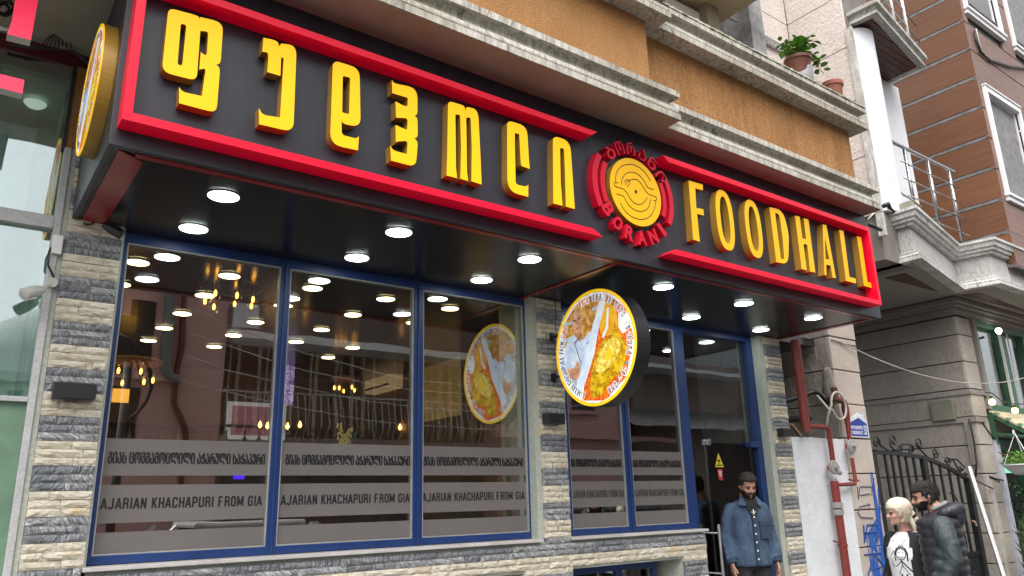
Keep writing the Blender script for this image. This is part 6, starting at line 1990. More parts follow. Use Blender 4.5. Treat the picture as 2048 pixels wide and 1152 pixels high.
M_MAUVE = weathered('mauve_render', (.66, .40, .37), (.55, .34, .33), bs=50, amount=.5)
M_DBR = weathered('dark_brown_render', (.34, .27, .24), (.20, .165, .15), bs=50, amount=.6)
x0 = rv(196, 750).x; x1 = rv(448, 750).x
ph = thing('pink_house', 'mauve pink house across the street mirrored in the left shop pane', 'house', (0, 0, 0))
MB().box(x0, x1, OY - 5, OY, -.1, 8.6).obj('wall', M_MAUVE, ph)
sl = rv(283, 660)
MB().box(sl.x - .22, sl.x + .22, OY, OY + .02, sl.z - .55, sl.z + .55).obj('window', M_BLACK, ph)
sl = rv(258, 745); 
b = MB(); zc = rv(300, 755).z; b.box(x0, rv(345, 750).x, OY, OY + .12, zc - .05, zc + .05); b.obj('string_course', M_MAUVE, ph)
for (px, py) in ((232, 690), (240, 835)):
    q = rv(px, py); MB().box(q.x - .28, q.x + .28, OY, OY + .03, q.z - .55, q.z + .55).obj('window', M_BLACK, ph)
q0, q1 = rv(325, 560), rv(325, 735)
b = MB(); b.tube([(q1.x, OY + .12, 8.6), (q1.x, OY + .12, q1.z), (q1.x + .15, OY + .12, q1.z - .18), (q1.x + .35, OY + .12, q1.z - .22)], .10, 12)
tag(b.obj('drainpipe', simple('grey_zinc', (.20, .22, .22), .4), None, smooth=True, angle=40), 'grey drainpipe with bent foot on the pink house across the street', 'drainpipe')
q1 = rv(345, 830)
b = MB(); b.tube([(q1.x, OY + .06, 8.6), (q1.x, OY + .06, q1.z + .2), (q1.x + .25, OY + .06, q1.z - .35), (q1.x + .25, OY + .06, 0)], .055, 10)
tag(b.obj('drainpipe', simple('maroon_pipe', (.14, .02, .03), .4), None, smooth=True), 'maroon pipe beside the grey drainpipe on the pink house', 'pipe')
# dark building with balconies
x2 = rv(990, 720).x
dh = thing('balcony_house', 'dark brown apartment house with long balconies across the street mirrored in the panes', 'house', (0, 0, 0))
MB().box(x1, x2, OY - 5, OY - .6, -.1, 8.6).obj('wall', M_DBR, dh)
za, zb2 = rv(700, 690).z, rv(700, 648).z
MB().box(x1, x2, OY - .6, OY + .25, za - .12, za + .04).obj('balcony_slab', M_WHITE, dh)
for k in range(11):
    xa = x1 + (x2 - x1) * k / 11; xb2 = x1 + (x2 - x1) * (k + 1) / 11
    MB().box(xa + .04, xb2 - .04, OY + .20, OY + .22, za + .10, za + 1.0).obj('balcony_panel', simple('blue_grey_panel', (.66, .72, .78), .3), dh) if k == 0 else None
    if k == 0: pan = dh.children[-1]
    else:
        o = pan.copy(); COL.objects.link(o); o.parent = dh; o.location.x += (x2 - x1) * k / 11
b = MB(); b.tube([(x1, OY + .22, za + 1.0), (x2, OY + .22, za + 1.0)], .03, 6); b.obj('balcony_rail', M_STEEL, dh)
zr_ = rv(700, 880).z
MB().box(x1, x2, OY - .6, OY + .1, zr_ - .12, zr_).obj('balcony_slab', M_DBR, dh)
b = MB(); n = int((x2 - x1) / .16)
for k in range(n):
    x = x1 + .08 + k * .16
    b.tube([(x, OY + .05, zr_), (x, OY + .20, zr_ + .25), (x, OY + .14, zr_ + .55), (x, OY + .05, zr_ + .9)], .012, 4, cap=False)
b.box(x1, x2, OY + .03, OY + .07, zr_ + .88, zr_ + .92)
tag(b.obj('iron_railing', M_CORNICE, dh), kind='stuff')
for k, px in enumerate((500, 600, 720, 830, 930)):
    q = rv(px, 800)
    MB().box(q.x - .55, q.x + .55, OY - .6, OY - .55, zr_ + .1, zr_ + 2.1).obj('door', simple('brown_door', (.17, .08, .045), .5), dh) if k == 0 else None
    if k == 0: dd = dh.children[-1]; q00 = q.x
    else:
        o = dd.copy(); COL.objects.link(o); o.parent = dh; o.location.x = q.x - q00
b = MB(); b.box(x1, x2, OY - .58, OY + .5, 2.55, 2.62); b.obj('canopy', simple('shop_canopy', (.10, .03, .03), .5), dh)
for k in range(4):
    xa = x1 + .3 + k * 2.2
    MB().box(xa, xa + 1.8, OY - .6, OY - .56, .2, 2.4).obj('shop_window', simple('dim_shop_glass', (.16, .17, .18), .15), dh)
for k, px in enumerate((470, 545, 640, 700, 770, 860, 905, 965)):
    q = rv(px, 800)
    f = MB(); f.box(q.x - .62, q.x - .55, OY - .599, OY - .50, zr_ + .1, zr_ + 2.2); f.box(q.x + .55, q.x + .62, OY - .599, OY - .50, zr_ + .1, zr_ + 2.2); f.box(q.x - .62, q.x + .62, OY - .599, OY - .50, zr_ + 2.201, zr_ + 2.28)
    f.box(q.x - .02, q.x + .02, OY - .55, OY - .50, zr_ + .1, zr_ + 2.2)
    f.obj('door_frame', M_BEIGE if k % 2 else M_MOULD, dh)
for k, px in enumerate((500, 590, 680, 760, 850, 940)):
    q = rv(px, 640)
    MB().box(q.x - .5, q.x + .5, OY - .599, OY - .56, za + 1.1, za + 2.4).obj('upper_window', simple('grey_sky_glass', (.40, .44, .48), .2) if k == 0 else bpy.data.materials['grey_sky_glass'], dh)
wr_ = MB()
for k in range(4):
    za_ = 3.6 + k * .42; P_ = Vector((x1 - 1, OY + .9 + .1 * k, za_ + .3)); Q_ = Vector((x2 + 3, OY + .8, za_ + .1 * (k % 3)))
    wr_.tube([P_.lerp(Q_, i / 14) - Vector((0, 0, (.5 + .1 * k) * 4 * (i / 14) * (1 - i / 14))) for i in range(15)], .010, 4)
tag(wr_.obj('street_wires', M_CABLEG, None), 'bundle of sagging wires strung along the far side of the street', 'wires', kind='stuff')

# right pink house
x3 = rv(1240, 800).x; 
p2 = thing('pink_house', 'second mauve pink house across the street mirrored in the right hand panes', 'house', (0, 0, 0))
MB().box(x2, x3, OY - 5, OY, -.1, 8.6).obj('wall', M_MAUVE, p2)
q = rv(1166, 815); MB().box(q.x - .4, q.x + .4, OY, OY + .03, q.z - .1, q.z + 1.1).obj('window', simple('dark_mirror_window', (.06, .065, .07), .2), p2)
MB().box(q.x - .5, q.x + .5, OY, OY + .10, q.z - .2, q.z - .1).obj('sill', M_MAUVE, p2)
b = MB(); b.tube([(x2 + .3, OY + .06, 8.6), (x2 + .3, OY + .06, 0)], .06, 8); b.obj('downpipe', simple('dark_plum_pipe', (.10, .03, .035), .4), p2, smooth=True)
zc = rv(1150, 872).z
b = MB(); b.box(x2, x3 + 2, OY, OY + .16, zc - .10, zc + .03); b.obj('string_course', M_MAUVE, p2)
d2 = thing('corrugated_house', 'dark house with corrugated lean to roof across the street mirrored beside the door', 'house', (0, 0, 0))
MB().box(x3, 24, OY - 6, OY - .7, -.1, 8.6).obj('wall', M_DBR, d2)
zc = rv(1320, 850).z
b = MB(); n = 90; vs = []
for k in range(n + 1):
    x = x3 + 6.0 * k / n; dz = .03 * (k % 2)
    vs += [(x, OY - .7, zc + .55 + dz), (x, OY + .5, zc - .1 + dz)]
b.add(vs, [(2 * k, 2 * k + 1, 2 * k + 3, 2 * k + 2) for k in range(n)]); b.obj('corrugated_roof', simple('grey_tin', (.22, .22, .23), .45), d2)
zq = rv(1400, 740).z
b = MB(); b.box(x3 + .3, x3 + 6, OY - .7, OY + .1, zq - .1, zq); b.obj('balcony_slab', M_WHITE, d2)
b = MB(); b.box(x3 + .3, x3 + 6, OY + .05, OY + .08, zq + .2, zq + .85); b.obj('balcony_panel', simple('grey_panel', (.30, .32, .34), .4), d2)
MB().box(x3 + 6.5, x3 + 7.1, OY - .7, OY - .2, 0, 8.6).obj('pilaster', M_MAUVE, d2)

# far pale domed building beyond the gap at the left
db = thing('domed_building', 'distant pale domed building mirrored in the left neighbouring glass', 'building', (0, 0, 0))
q = at(25, 700, Y=46)
dx, dy = q.x, -46
M_PALE = simple('pale_stone', (.45, .47, .46), .8)
zt_b = at(30, 745, Y=46).z
MB().box(dx - 12, dx + 5, dy - 8, dy, -.1, zt_b).obj('wall', M_PALE, db)
MB().box(dx - 12.4, dx + 5.4, dy, dy + .4, zt_b - .5, zt_b).obj('cornice', M_PALE, db)
MB().lathe([(3.2, 0), (3.2, 1.4), (3.0, 2.2), (2.3, 3.4), (1.2, 4.2), (.3, 4.5), (.2, 5.3), (.001, 5.4)], (dx + 1.5, dy - 3, zt_b), 32).obj('dome', M_PALE, db, smooth=True, angle=40)
for k in range(7):
    for l in range(3):
        MB().box(dx - 11 + k * 2.2, dx - 10.2 + k * 2.2, dy, dy + .03, zt_b - 2.4 - l * 3, zt_b - 1.0 - l * 3).obj('window', M_BLACK, db)

# street lamp with arched arms
q = rv(243, 850, -8.9)
lp = thing('street_lamp', 'dark street lamp with arched bracket across the street mirrored in the left pane', 'street lamp', (0, 0, 0))
zt2_ = rv(243, 720, -8.9).z
b = MB(); b.tube([(q.x, -8.9, 0), (q.x, -8.9, zt2_)], .07, 10); b.obj('pole', M_DKMETAL, lp, smooth=True)
b = MB()
b.tube([rv(*c_, -8.9) for c_ in ((236, 668), (262, 680), (285, 705), (300, 740), (302, 775), (292, 805), (272, 830), (250, 845))], .035, 8)
b.tube([rv(*c_, -8.9) for c_ in ((236, 672), (258, 690), (275, 720), (284, 750))], .025, 8)
b.obj('arched_arm', M_DKMETAL, lp, smooth=True)


def car(name, label, x, y, col, L=4.3, rz=0.0):
    t = thing('parked_car', label, 'car', (x, y, -.13), rz, 'cars parked across the street')
    t.scale = (1.06, 1.06, 1.06)
    paint = simple('paint_' + name, col, .25, coat=1.0, var=.02, bst=0)
    W = .86
    # stations along the length: x, half width low, height of belt, roof height
    low = [(-L / 2, .30, .55), (-L / 2 + .10, .25, .78), (-L / 2 + .7, .20, .92), (-.9, .20, .95), (.6, .20, .97), (L / 2 - .9, .20, .93), (L / 2 - .12, .22, .82), (L / 2, .30, .60)]
    vs, fs = [], []
    for (xx, zb3, zt3) in low:
        w = W * (1 - .12 * (abs(xx) / (L / 2)) ** 3)
        vs += [(xx, -w * .95, zb3), (xx, -w, zb3 + .15), (xx, -w, zt3 - .12), (xx, -w * .92, zt3), (xx, w * .92, zt3), (xx, w, zt3 - .12), (xx, w, zb3 + .15), (xx, w * .95, zb3)]
    n = len(low)
    for i in range(n - 1):
        for j in range(8): fs.append((i * 8 + j, i * 8 + 8 + j, i * 8 + 8 + (j + 1) % 8, i * 8 + (j + 1) % 8))
    fs += [tuple(range(7, -1, -1)), tuple((n - 1) * 8 + j for j in range(8))]
    b = MB(); b.add(vs, fs); o = b.obj('body', paint, t, smooth=True, angle=35)
    cab = [(-L / 2 + .55, .93, .93), (-L / 2 + 1.05, .93, 1.38), (-.3, .93, 1.47), (.45, .95, 1.42), (1.25, .96, .97)]
    vs, fs = [], []
    for (xx, z0, z1) in cab:
        w1 = W * .90; w2 = W * (.90 - .22 * (z1 - .93) / .5)
        vs += [(xx, -w1, z0), (xx, -w2, z1), (xx, w2, z1), (xx, w1, z0)]
    n = len(cab)
    for i in range(n - 1):
        for j in range(4): fs.append((i * 4 + j, i * 4 + 4 + j, i * 4 + 4 + (j + 1) % 4, i * 4 + (j + 1) % 4))
    fs += [(3, 2, 1, 0), tuple((n - 1) * 4 + j for j in range(4))]
    b = MB(); b.add(vs, fs); b.obj('glasshouse', simple('car_glass', (.03, .035, .04), .05, bst=0), t)
    b = MB(); b.box(-L / 2 + 1.05, .5, -W * .70, W * .70, 1.39, 1.49); b.obj('roof', paint, t, bevel=.04)
    for s in (-1, 1):
        for xx in (-L / 2 + .55, -.05, .62, 1.22):
            zt4 = 1.44 if -1 < xx < .7 else .97
            b = MB(); b.beam((xx - (.25 if xx < -1 else 0), s * W * .91, .94), (xx + (.28 if xx < -1 else (-.0 if xx < .1 else -.6 if xx > 1 else -.05)), s * W * .70, 1.44), .05, .05); b.obj('pillar', paint, t)
        b = MB(); b.box(.85, 1.0, s * W - .02 if s > 0 else -W - .14, s * W + .14 if s > 0 else -W + .02, .95, 1.08); b.obj('door_mirror', paint, t, bevel=.03)
        for xx in (-L / 2 + .82, L / 2 - .85):
            M90 = Matrix.Rotation(radians(90), 3, 'X')
            w_ = MB().lathe([(.19, -.1), (.31, -.1), (.33, -.06), (.33, .06), (.31, .1), (.19, .1)], (xx, s * (W - .09), .33), 28, M90).obj('tyre', M_BLACK, t, smooth=True, angle=40)
            MB().lathe([(.001, -.07), (.19, -.09), (.20, 0), (.19, .09), (.001, .07)], (xx, s * (W - .09), .33), 20, M90).obj('rim', M_STEEL, t, smooth=True, angle=40)
        b = MB(); b.box(L / 2 - .16, L / 2 - .01, s * .62 - .14, s * .62 + .14, .60, .72); b.obj('headlight', M_PVC, t, bevel=.02)
        b = MB(); b.box(-L / 2 + .0, -L / 2 + .1, s * .62 - .14, s * .62 + .14, .66, .80); b.obj('tail_light', M_REDLET, t, bevel=.02)
    return t


car('silver', 'silver parked car across the street mirrored low in the left pane', rv(150, 1050, -7.0).x - .6, -7.0, (.45, .46, .48))
car('white', 'white parked car across the street mirrored low in the middle panes', rv(520, 1050, -7.0).x, -7.0, (.75, .76, .78))
car('graphite', 'dark grey parked car across the street mirrored beside the doorway', 13.5, -8.1, (.07, .075, .08))

# ================================================================== PEOPLE
def fuse(mb, name, mats, parent, voxel, smooth=6, facemat=None, loc=None):
    """closed overlapping shapes -> one continuous skin"""
    o = link('tmp', mb.mesh('tmp', mats if isinstance(mats, (list, tuple)) else [mats]))
    r = o.modifiers.new('r', 'REMESH'); r.mode = 'VOXEL'; r.voxel_size = voxel
    s = o.modifiers.new('s', 'SMOOTH'); s.iterations = smooth; s.factor = .5
    bpy.context.view_layer.update()
    me = bpy.data.meshes.new_from_object(o.evaluated_get(bpy.context.evaluated_depsgraph_get()))
    old = o.data
    bpy.data.objects.remove(o); bpy.data.meshes.remove(old)
    me.name = name
    me.materials.clear()
    for m_ in (mats if isinstance(mats, (list, tuple)) else [mats]): me.materials.append(m_)
    me.polygons.foreach_set('use_smooth', [True] * len(me.polygons))
    if facemat:
        me.polygons.foreach_set('material_index', [facemat(p.center) for p in me.polygons])
    return link(name, me, parent)


def limb(mb, pts, rad, n=14, flat=1.0):
    """tapered tube with round ends"""
    P = [Vector(p) for p in pts]
    a = (P[0] - P[1]).normalized(); c = (P[-1] - P[-2]).normalized()
    pp = [P[0] + a * rad[0] * .9, P[0] + a * rad[0] * .6] + P + [P[-1] + c * rad[-1] * .6, P[-1] + c * rad[-1] * .9]
    rr = [rad[0] * .4, rad[0] * .8] + list(rad) + [rad[-1] * .8, rad[-1] * .4]
    mb.tube(pp, rr, n)


def head_parts(mb, H, jaw=1.0):
    """face towards -Y; H maps head space (origin chin-neck joint, metres) to body space. Total height .235"""
    rings = []
    prof = [(.000, .030, .030, -.035), (.012, .046, .046, -.030), (.035, .056, .066, -.018), (.060, .063, .080, -.006), (.085, .068, .090, .000), (.110, .072, .096, .004), (.135, .075, .099, .006), (.160, .075, .099, .007), (.185, .071, .094, .008), (.205, .060, .080, .009), (.222, .040, .055, .010), (.232, .015, .022, .010)]
    vs, fs = [], []
    n = 32
    for (z, rx, ry, cy) in prof:
        for j in range(n):
            t = 2 * pi * j / n
            x, y = rx * cos(t), ry * sin(t)
            v = Vector((x * (jaw if z < .07 else 1), y + cy, z))
            f = max(0, -sin(t))                                   # front
            if .088 < z < .115: v.y += .010 * f ** 2 * (1 - abs(cos(t)) * .0) if abs(x) > .012 and abs(x) < .05 else 0
            vs.append(H @ v)
    k = len(prof)
    for i in range(k - 1):
        for j in range(n): fs.append((i * n + j, i * n + (j + 1) % n, (i + 1) * n + (j + 1) % n, (i + 1) * n + j))
    fs.append(tuple(range(n - 1, -1, -1))); fs.append(tuple((k - 1) * n + j for j in range(n)))
    mb.add(vs, fs)
    # nose, brow, lips, cheeks, ears
    limb(mb, [H @ Vector((0, -.088, .112)), H @ Vector((0, -.100, .088)), H @ Vector((0, -.108, .072))], [.008, .010, .013], 10)
    limb(mb, [H @ Vector((-.012, -.094, .068)), H @ Vector((.012, -.094, .068))], [.008, .008], 8)
    limb(mb, [H @ Vector((-.045, -.078, .122)), H @ Vector((0, -.090, .121)), H @ Vector((.045, -.078, .122))], [.007, .009, .007], 8)
    limb(mb, [H @ Vector((-.018, -.083, .043)), H @ Vector((0, -.089, .044)), H @ Vector((.018, -.083, .043))], [.006, .008, .006], 8)
    limb(mb, [H @ Vector((0, -.070, .010)), H @ Vector((0, -.078, .020))], [.018, .018], 8)
    for s in (-1, 1):
        limb(mb, [H @ Vector((s * .036, -.070, .070)), H @ Vector((s * .045, -.058, .078))], [.016, .016], 8)
        limb(mb, [H @ Vector((s * .075, .004, .080)), H @ Vector((s * .082, .010, .098)), H @ Vector((s * .080, .010, .116))], [.007, .010, .009], 8)


def hand(mb, wrist, down, palm_n, side, s=1.0):
    """relaxed hand: wrist point, direction of the fingers, palm normal, side = direction towards the thumb"""
    w = Vector(wrist); d = Vector(down).normalized(); pn = Vector(palm_n).normalized(); sd = Vector(side).normalized()
    for k in range(4):
        u = (k - 1.5) * .021 * s
        a = w + d * .01; b_ = w + d * .085 * s - sd * u
        limb(mb, [w - sd * u * .6, b_], [.015 * s, .0125 * s], 10)
        L = [.062, .072, .068, .050][k] * s
        base = b_
        d1 = (d + pn * .25).normalized(); d2 = (d + pn * .75).normalized(); d3 = (d + pn * 1.2).normalized()
        p1 = base + d1 * L * .45; p2 = p1 + d2 * L * .32; p3 = p2 + d3 * L * .23
        limb(mb, [base, p1, p2, p3], [.0105 * s, .0098 * s, .0088 * s, .0072 * s], 10)
    t0 = w + d * .025 * s + sd * .022 * s; t1 = w + d * .060 * s + sd * .050 * s + pn * .012 * s; t2 = w + d * .092 * s + sd * .050 * s + pn * .028 * s
    limb(mb, [w + d * .0, t0, t1, t2], [.014 * s, .014 * s, .0115 * s, .009 * s], 10)


def skin_mat(name, c):
    return simple(name, c, .48, var=.05, bst=.08, bs=160, bd=.001)


def eyes(parent, H, gaze_down=0.0, closed=False):
    for s in (-1, 1):
        b = MB(); q = H @ Vector((s * .030, -.0835, .103))
        b.lathe([(.001, -.0065), (.012, -.003), (.0135, .0), (.012, .003), (.001, .0065)], tuple(q), 14)
        b.obj('eye', simple('eye_dark', (.05, .03, .02), .25, bst=0), parent, smooth=True)


def shell(parent, name, H, fn, mat, thick=.012, rough_=.003, zlim=(0, .26), seed=1, n=44, m=26, strand=.022):
    """hair or beard: grown over the head where fn(theta, z) > 0 gives the thickness"""
    prof = [(.000, .030, .030, -.035), (.012, .046, .046, -.030), (.035, .056, .066, -.018), (.060, .063, .080, -.006), (.085, .068, .090, .000), (.110, .072, .096, .004), (.135, .075, .099, .006), (.160, .075, .099, .007), (.185, .071, .094, .008), (.205, .060, .080, .009), (.222, .040, .055, .010), (.232, .004, .006, .010)]

    def P(z):
        for i in range(len(prof) - 1):
            if prof[i][0] <= z <= prof[i + 1][0]:
                u = (z - prof[i][0]) / (prof[i + 1][0] - prof[i][0])
                return [prof[i][k] + (prof[i + 1][k] - prof[i][k]) * u for k in (1, 2, 3)]
        return prof[-1][1:]
    rg = random.Random(seed)
    vs, fs, ok = [], [], []
    for i in range(m + 1):
        z = .232 * sin(pi / 2 * i / m) if True else 0
        rx, ry, cy = P(min(.2319, z))
        for j in range(n):
            t = 2 * pi * j / n
            k = fn(t, z)
            th_ = (thick * k + rg.uniform(0, rough_)) if k > 0 else -.012
            rr = Vector((cos(t), sin(t), 0))
            up_ = (z / .232) ** 4
            v = Vector((rx * cos(t), ry * sin(t) + cy, z)) + (rr * (1 - up_) + Vector((0, 0, 1)) * up_).normalized() * th_
            vs.append(H @ v); ok.append(k > 0)
    for i in range(m):
        for j in range(n):
            f = (i * n + j, i * n + (j + 1) % n, (i + 1) * n + (j + 1) % n, (i + 1) * n + j)
            if any(ok[q] for q in f): fs.append(f)
    top = [m * n + j for j in range(n)]
    if ok[top[0]]: fs.append(tuple(top))
    b = MB(); b.add(vs, fs)
    o = b.obj(name, mat, parent, smooth=True)
    sb = MB(); tries = 0; cnt = 0
    while cnt < 1500 and tries < 9000:
        tries += 1
        t = rg.uniform(0, 2 * pi); z = .231 * sin(pi / 2 * rg.random() ** .8)
        if fn(t, z) <= 0: continue
        rx, ry, cy = P(min(.2319, z)); up_ = (z / .232) ** 4
        nrm = (Vector((cos(t), sin(t), 0)) * (1 - up_) + Vector((0, 0, 1)) * up_).normalized()
        base = Vector((rx * cos(t), ry * sin(t) + cy, z)) + nrm * thick * .55
        flow = (Vector((0, .6, -.35)) + Vector((cos(t), 0, -.6)) * (1 - up_) + Vector((rg.uniform(-.5, .5), rg.uniform(-.5, .5), rg.uniform(-.3, .3))) * (1 if strand < .03 else .35)).normalized()
        L_ = rg.uniform(.5, 1.0) * strand
        sd = flow.cross(nrm).normalized() * rg.uniform(.0009, .0018)
        lf = .42 if strand < .03 else .10
        p1 = base + flow * L_ * .5 + nrm * L_ * lf; p2 = base + flow * L_ + nrm * L_ * lf * (.8 if strand < .03 else -.3)
        sb.add([H @ (base - sd), H @ (base + sd), H @ (p1 + sd * .8), H @ p2, H @ (p1 - sd * .8)], [(0, 1, 2, 3, 4)]); cnt += 1
    tag(sb.obj('strands', mat, o), kind='stuff')
    return o


def hair_mat(name, c1, c2):
    m, nt, b = new_mat(name)
    v = pos_vec(nt, (180, 180, 30), False)
    nt.links.new(ramp(nt, noise(nt, v, 1.0, 5, .7), [(.35, c1), (.65, c2)]), b.inputs['Base Color'])
    b.inputs['Roughness'].default_value = .75; b.inputs['Specular IOR Level'].default_value = .2
    bump(nt, b, noise(nt, v, 1.5, 4), .7, .004)
    return m


def cloth_mat(name, c1, c2, fold=6, fb=.03, rough=.8, weave=300):
    m, nt, b = new_mat(name)
    v = pos_vec(nt, (1, 1, .55), False)
    n1 = noise(nt, v, fold, 4, .55, .8); n2 = noise(nt, v, weave, 2)
    nt.links.new(mix(nt, ramp(nt, noise(nt, v, 14, 5), [(.35, (0, 0, 0)), (.65, (1, 1, 1))]), c1, c2), b.inputs['Base Color'])
    b.inputs['Roughness'].default_value = rough
    ad = N(nt, 'ShaderNodeMath', operation='MULTIPLY_ADD'); ad.inputs[1].default_value = .05
    nt.links.new(n2, ad.inputs[0]); nt.links.new(n1, ad.inputs[2])
    bump(nt, b, ad.outputs[0], .9, fb)
    return m


def head_frame(pos, yaw=0, pitch=0, roll=0, s=1.0):
    return Matrix.Translation(pos) @ Euler((pitch, roll, yaw), 'ZXY').to_matrix().to_4x4() @ Matrix.Scale(s, 4)


# ---- man in denim on the doorstep; local space faces -Y, feet at 0
def place(px, py, Y, z): q = at(px, py, Y=Y); return (q.x, Y, z)


q = at(1490, 1000, Y=-.12)
man = thing('person', 'bearded man in a blue denim shirt jacket standing on the doorstep, looking down', 'person', (q.x + .0, -.13, .10), radians(-30))
SK1 = skin_mat('skin_man', (.47, .25, .18))
b = MB()
Hm = head_frame(Vector((0, -.045, 1.505)), radians(2), radians(17), 0, 1.0)
head_parts(b, Hm, 1.03)
limb(b, [(0, .02, 1.42), (0, -.01, 1.53)], [.066, .058], 16)
b.loft([(0, 0, .90, .165, .115), (0, 0, 1.10, .16, .11), (0, 0, 1.25, .165, .11), (0, .01, 1.36, .16, .09), (0, .015, 1.42, .09, .07)], n=20)
SH = 1.375
arms = []
for s in (-1, 1):
    el = Vector((s * .232, .045, 1.12)); wr = Vector((s * .235, -.05, .87))
    arms.append((s, el, wr))
    limb(b, [(s * .18, .01, SH), el, wr], [.040, .036, .027], 12)
    hand(b, wr + (wr - el).normalized() * .01, (wr - el).normalized() + Vector((0, 0, -.6)), (-s, 0.1, 0), (0, -1, 0), 1.0)
    limb(b, [(s * .09, 0, .93), (s * .11, .0, .50), (s * .12, .02, .06)], [.085, .058, .040], 14)
    limb(b, [(s * .12, .02, .035), (s * .14, -.16, .03)], [.035, .035], 10)
fuse(b, 'body', SK1, man, .0065, 3)
DEN = cloth_mat('denim', (.040, .070, .125), (.075, .120, .19), 7, .045, .9)
DEND = simple('denim_seam', (.030, .052, .095), .85, bst=0)
b = MB()
b.loft([(0, .0, .835, .200, .148, .9), (0, .0, .90, .198, .146, .9), (0, 0, 1.05, .190, .143, .9), (0, .0, 1.20, .198, .146, .9), (0, .008, 1.32, .204, .140, .9), (0, .012, 1.395, .190, .120, .95), (0, .016, 1.44, .15, .10), (0, .018, 1.468, .085, .080)], n=32)
for (s, el, wr) in arms:
    limb(b, [(s * .165, .012, 1.375), (s * .212, .02, 1.27), el + Vector((s * .005, 0, 0)), (el + wr) / 2, wr + (el - wr) * .06], [.072, .066, .058, .052, .046], 18)
    for k in range(7):    # crumpled sleeve folds
        c_ = el.lerp(wr, k / 7.0); limb(b, [c_ + Vector((-.04, -.02, .01 * (k % 2))), c_ + Vector((.04, -.03, .02))], [.026, .026], 8)
jk = fuse(b, 'denim_jacket', DEN, man, .010, 5)
b = MB()
for s in (-1, 1):   # collar flaps
    b.add([(s * .03, -.090, 1.495), (s * .085, -.055, 1.515), (s * .135, -.118, 1.430), (s * .072, -.150, 1.415), (s * .03, -.098, 1.487), (s * .085, -.063, 1.507), (s * .135, -.126, 1.422), (s * .072, -.158, 1.407)],
          [(0, 1, 2, 3), (7, 6, 5, 4), (0, 4, 5, 1), (1, 5, 6, 2), (2, 6, 7, 3), (3, 7, 4, 0)])
b.obj('collar', DEN, man, bevel=.004)
b = MB()
ys = lambda z: -.150 - .003 if z < 1.3 else -.150 + (z - 1.3) * .25
b.box(-.020, .020, -.164, -.120, .84, 1.30); b.obj('button_placket', DEND, man, bevel=.003)
b = MB()
for k in range(6): b.lathe([(.001, -.004), (.009, -.003), (.009, .001)], (0.0, -.166, .90 + k * .08), 12, Matrix.Rotation(radians(90), 3, 'X'))
for (x, z) in ((.115, 1.215), (.118, 1.255)): b.lathe([(.001, -.006), (.011, -.005), (.011, .001)], (x, -.150, z), 12, Matrix.Rotation(radians(90), 3, 'X'))
tag(b.obj('buttons', M_PVC, man), kind='stuff')
b = MB(); b.box(.050, .175, -.157, -.10, 1.09, 1.235); b.box(.046, .179, -.161, -.10, 1.215, 1.265); b.obj('chest_pocket', DEND, man, bevel=.004)
b = MB(); b.box(-.235, .235, -.153, -.10, .833, .845) if False else b.loft([(0, 0, .832, .2035, .1515, .9), (0, 0, .850, .2035, .1515, .9)], n=32); b.obj('hem', DEND, man)
for (s, el, wr) in arms:
    d_ = (wr - el).normalized(); b = MB(); b.tube([wr - d_ * .035, wr + d_ * .012], [.056, .054], 16); b.obj('cuff', DEND, man, smooth=True, angle=40)
b = MB(); b.add([(-.070, -.125, 1.450), (.070, -.125, 1.450), (.030, -.160, 1.30), (-.012, -.166, 1.27), (-.060, -.105, 1.49), (.060, -.105, 1.49)], [(0, 1, 2, 3), (4, 5, 1, 0)])
b.obj('black_shirt', simple('black_cotton', (.012, .012, .013), .8), man)
b = MB(); b.box(-.006, .004, -.166, -.160, 1.325, 1.375); b.box(-.022, .022, -.164, -.158, 1.345, 1.353); b.obj('shirt_print', M_PVC, man)
b = MB(); b.loft([(0, 0, .80, .165, .118), (0, 0, .90, .175, .125), (0, 0, .97, .165, .12)], n=20)
for s in (-1, 1):
    limb(b, [(s * .09, 0, .84), (s * .105, 0, .48), (s * .12, .02, .12)], [.100, .080, .062], 18)
fuse(b, 'trousers', cloth_mat('black_cloth', (.014, .015, .018), (.022, .023, .028), 8, .02), man, .012, 4)
for s in (-1, 1):
    b = MB(); b.loft([(s * .125, -.05, .0, .045, .135), (s * .125, -.05, .04, .048, .135), (s * .125, -.02, .075, .042, .09), (s * .12, .01, .12, .04, .05)], n=20); b.obj('shoe', M_BLACK, man, smooth=True)
b = MB(); w_ = arms[1][2]; b.tube([w_ + Vector((0, 0, .012)), w_ + Vector((0, -.004, -.012))], [.037, .037], 16); b.obj('wristband', M_BLACK, man)
eyes(man, Hm)
HB = hair_mat('greying_dark_hair', (.012, .010, .009), (.060, .052, .048))
front = lambda t: -sin(t)


def man_hair(t, z):
    f = front(t)
    lim = .168 if f > .55 else (.130 if f > .25 else (.098 if f > -.1 else .045))
    return (1.0 + (.8 if z > .16 and f > 0 else 0)) if z > lim else 0


shell(man, 'hair', Hm, man_hair, HB, .009, .007, seed=2)


def beard(t, z):
    f = front(t)
    if f < .05: return 0
    top = .075 if f < .75 else .058
    if f > .93 and .036 < z < .050: return .0
    return .9 if z < top else 0


shell(man, 'beard', Hm, beard, hair_mat('dark_beard', (.014, .010, .009), (.06, .045, .04)), .011, .004, seed=3)
b = MB(); b.tube([Hm @ Vector((-.026, -.095, .054)), Hm @ Vector((0, -.104, .058)), Hm @ Vector((.026, -.095, .054))], [.005, .008, .005], 8); b.obj('moustache', HB, man, smooth=True)
for s in (-1, 1):
    b = MB(); b.tube([Hm @ Vector((s * .015, -.098, .121)), Hm @ Vector((s * .032, -.094, .126)), Hm @ Vector((s * .050, -.078, .120))], [.004, .005, .003], 6); b.obj('eyebrow', HB, man, smooth=True)

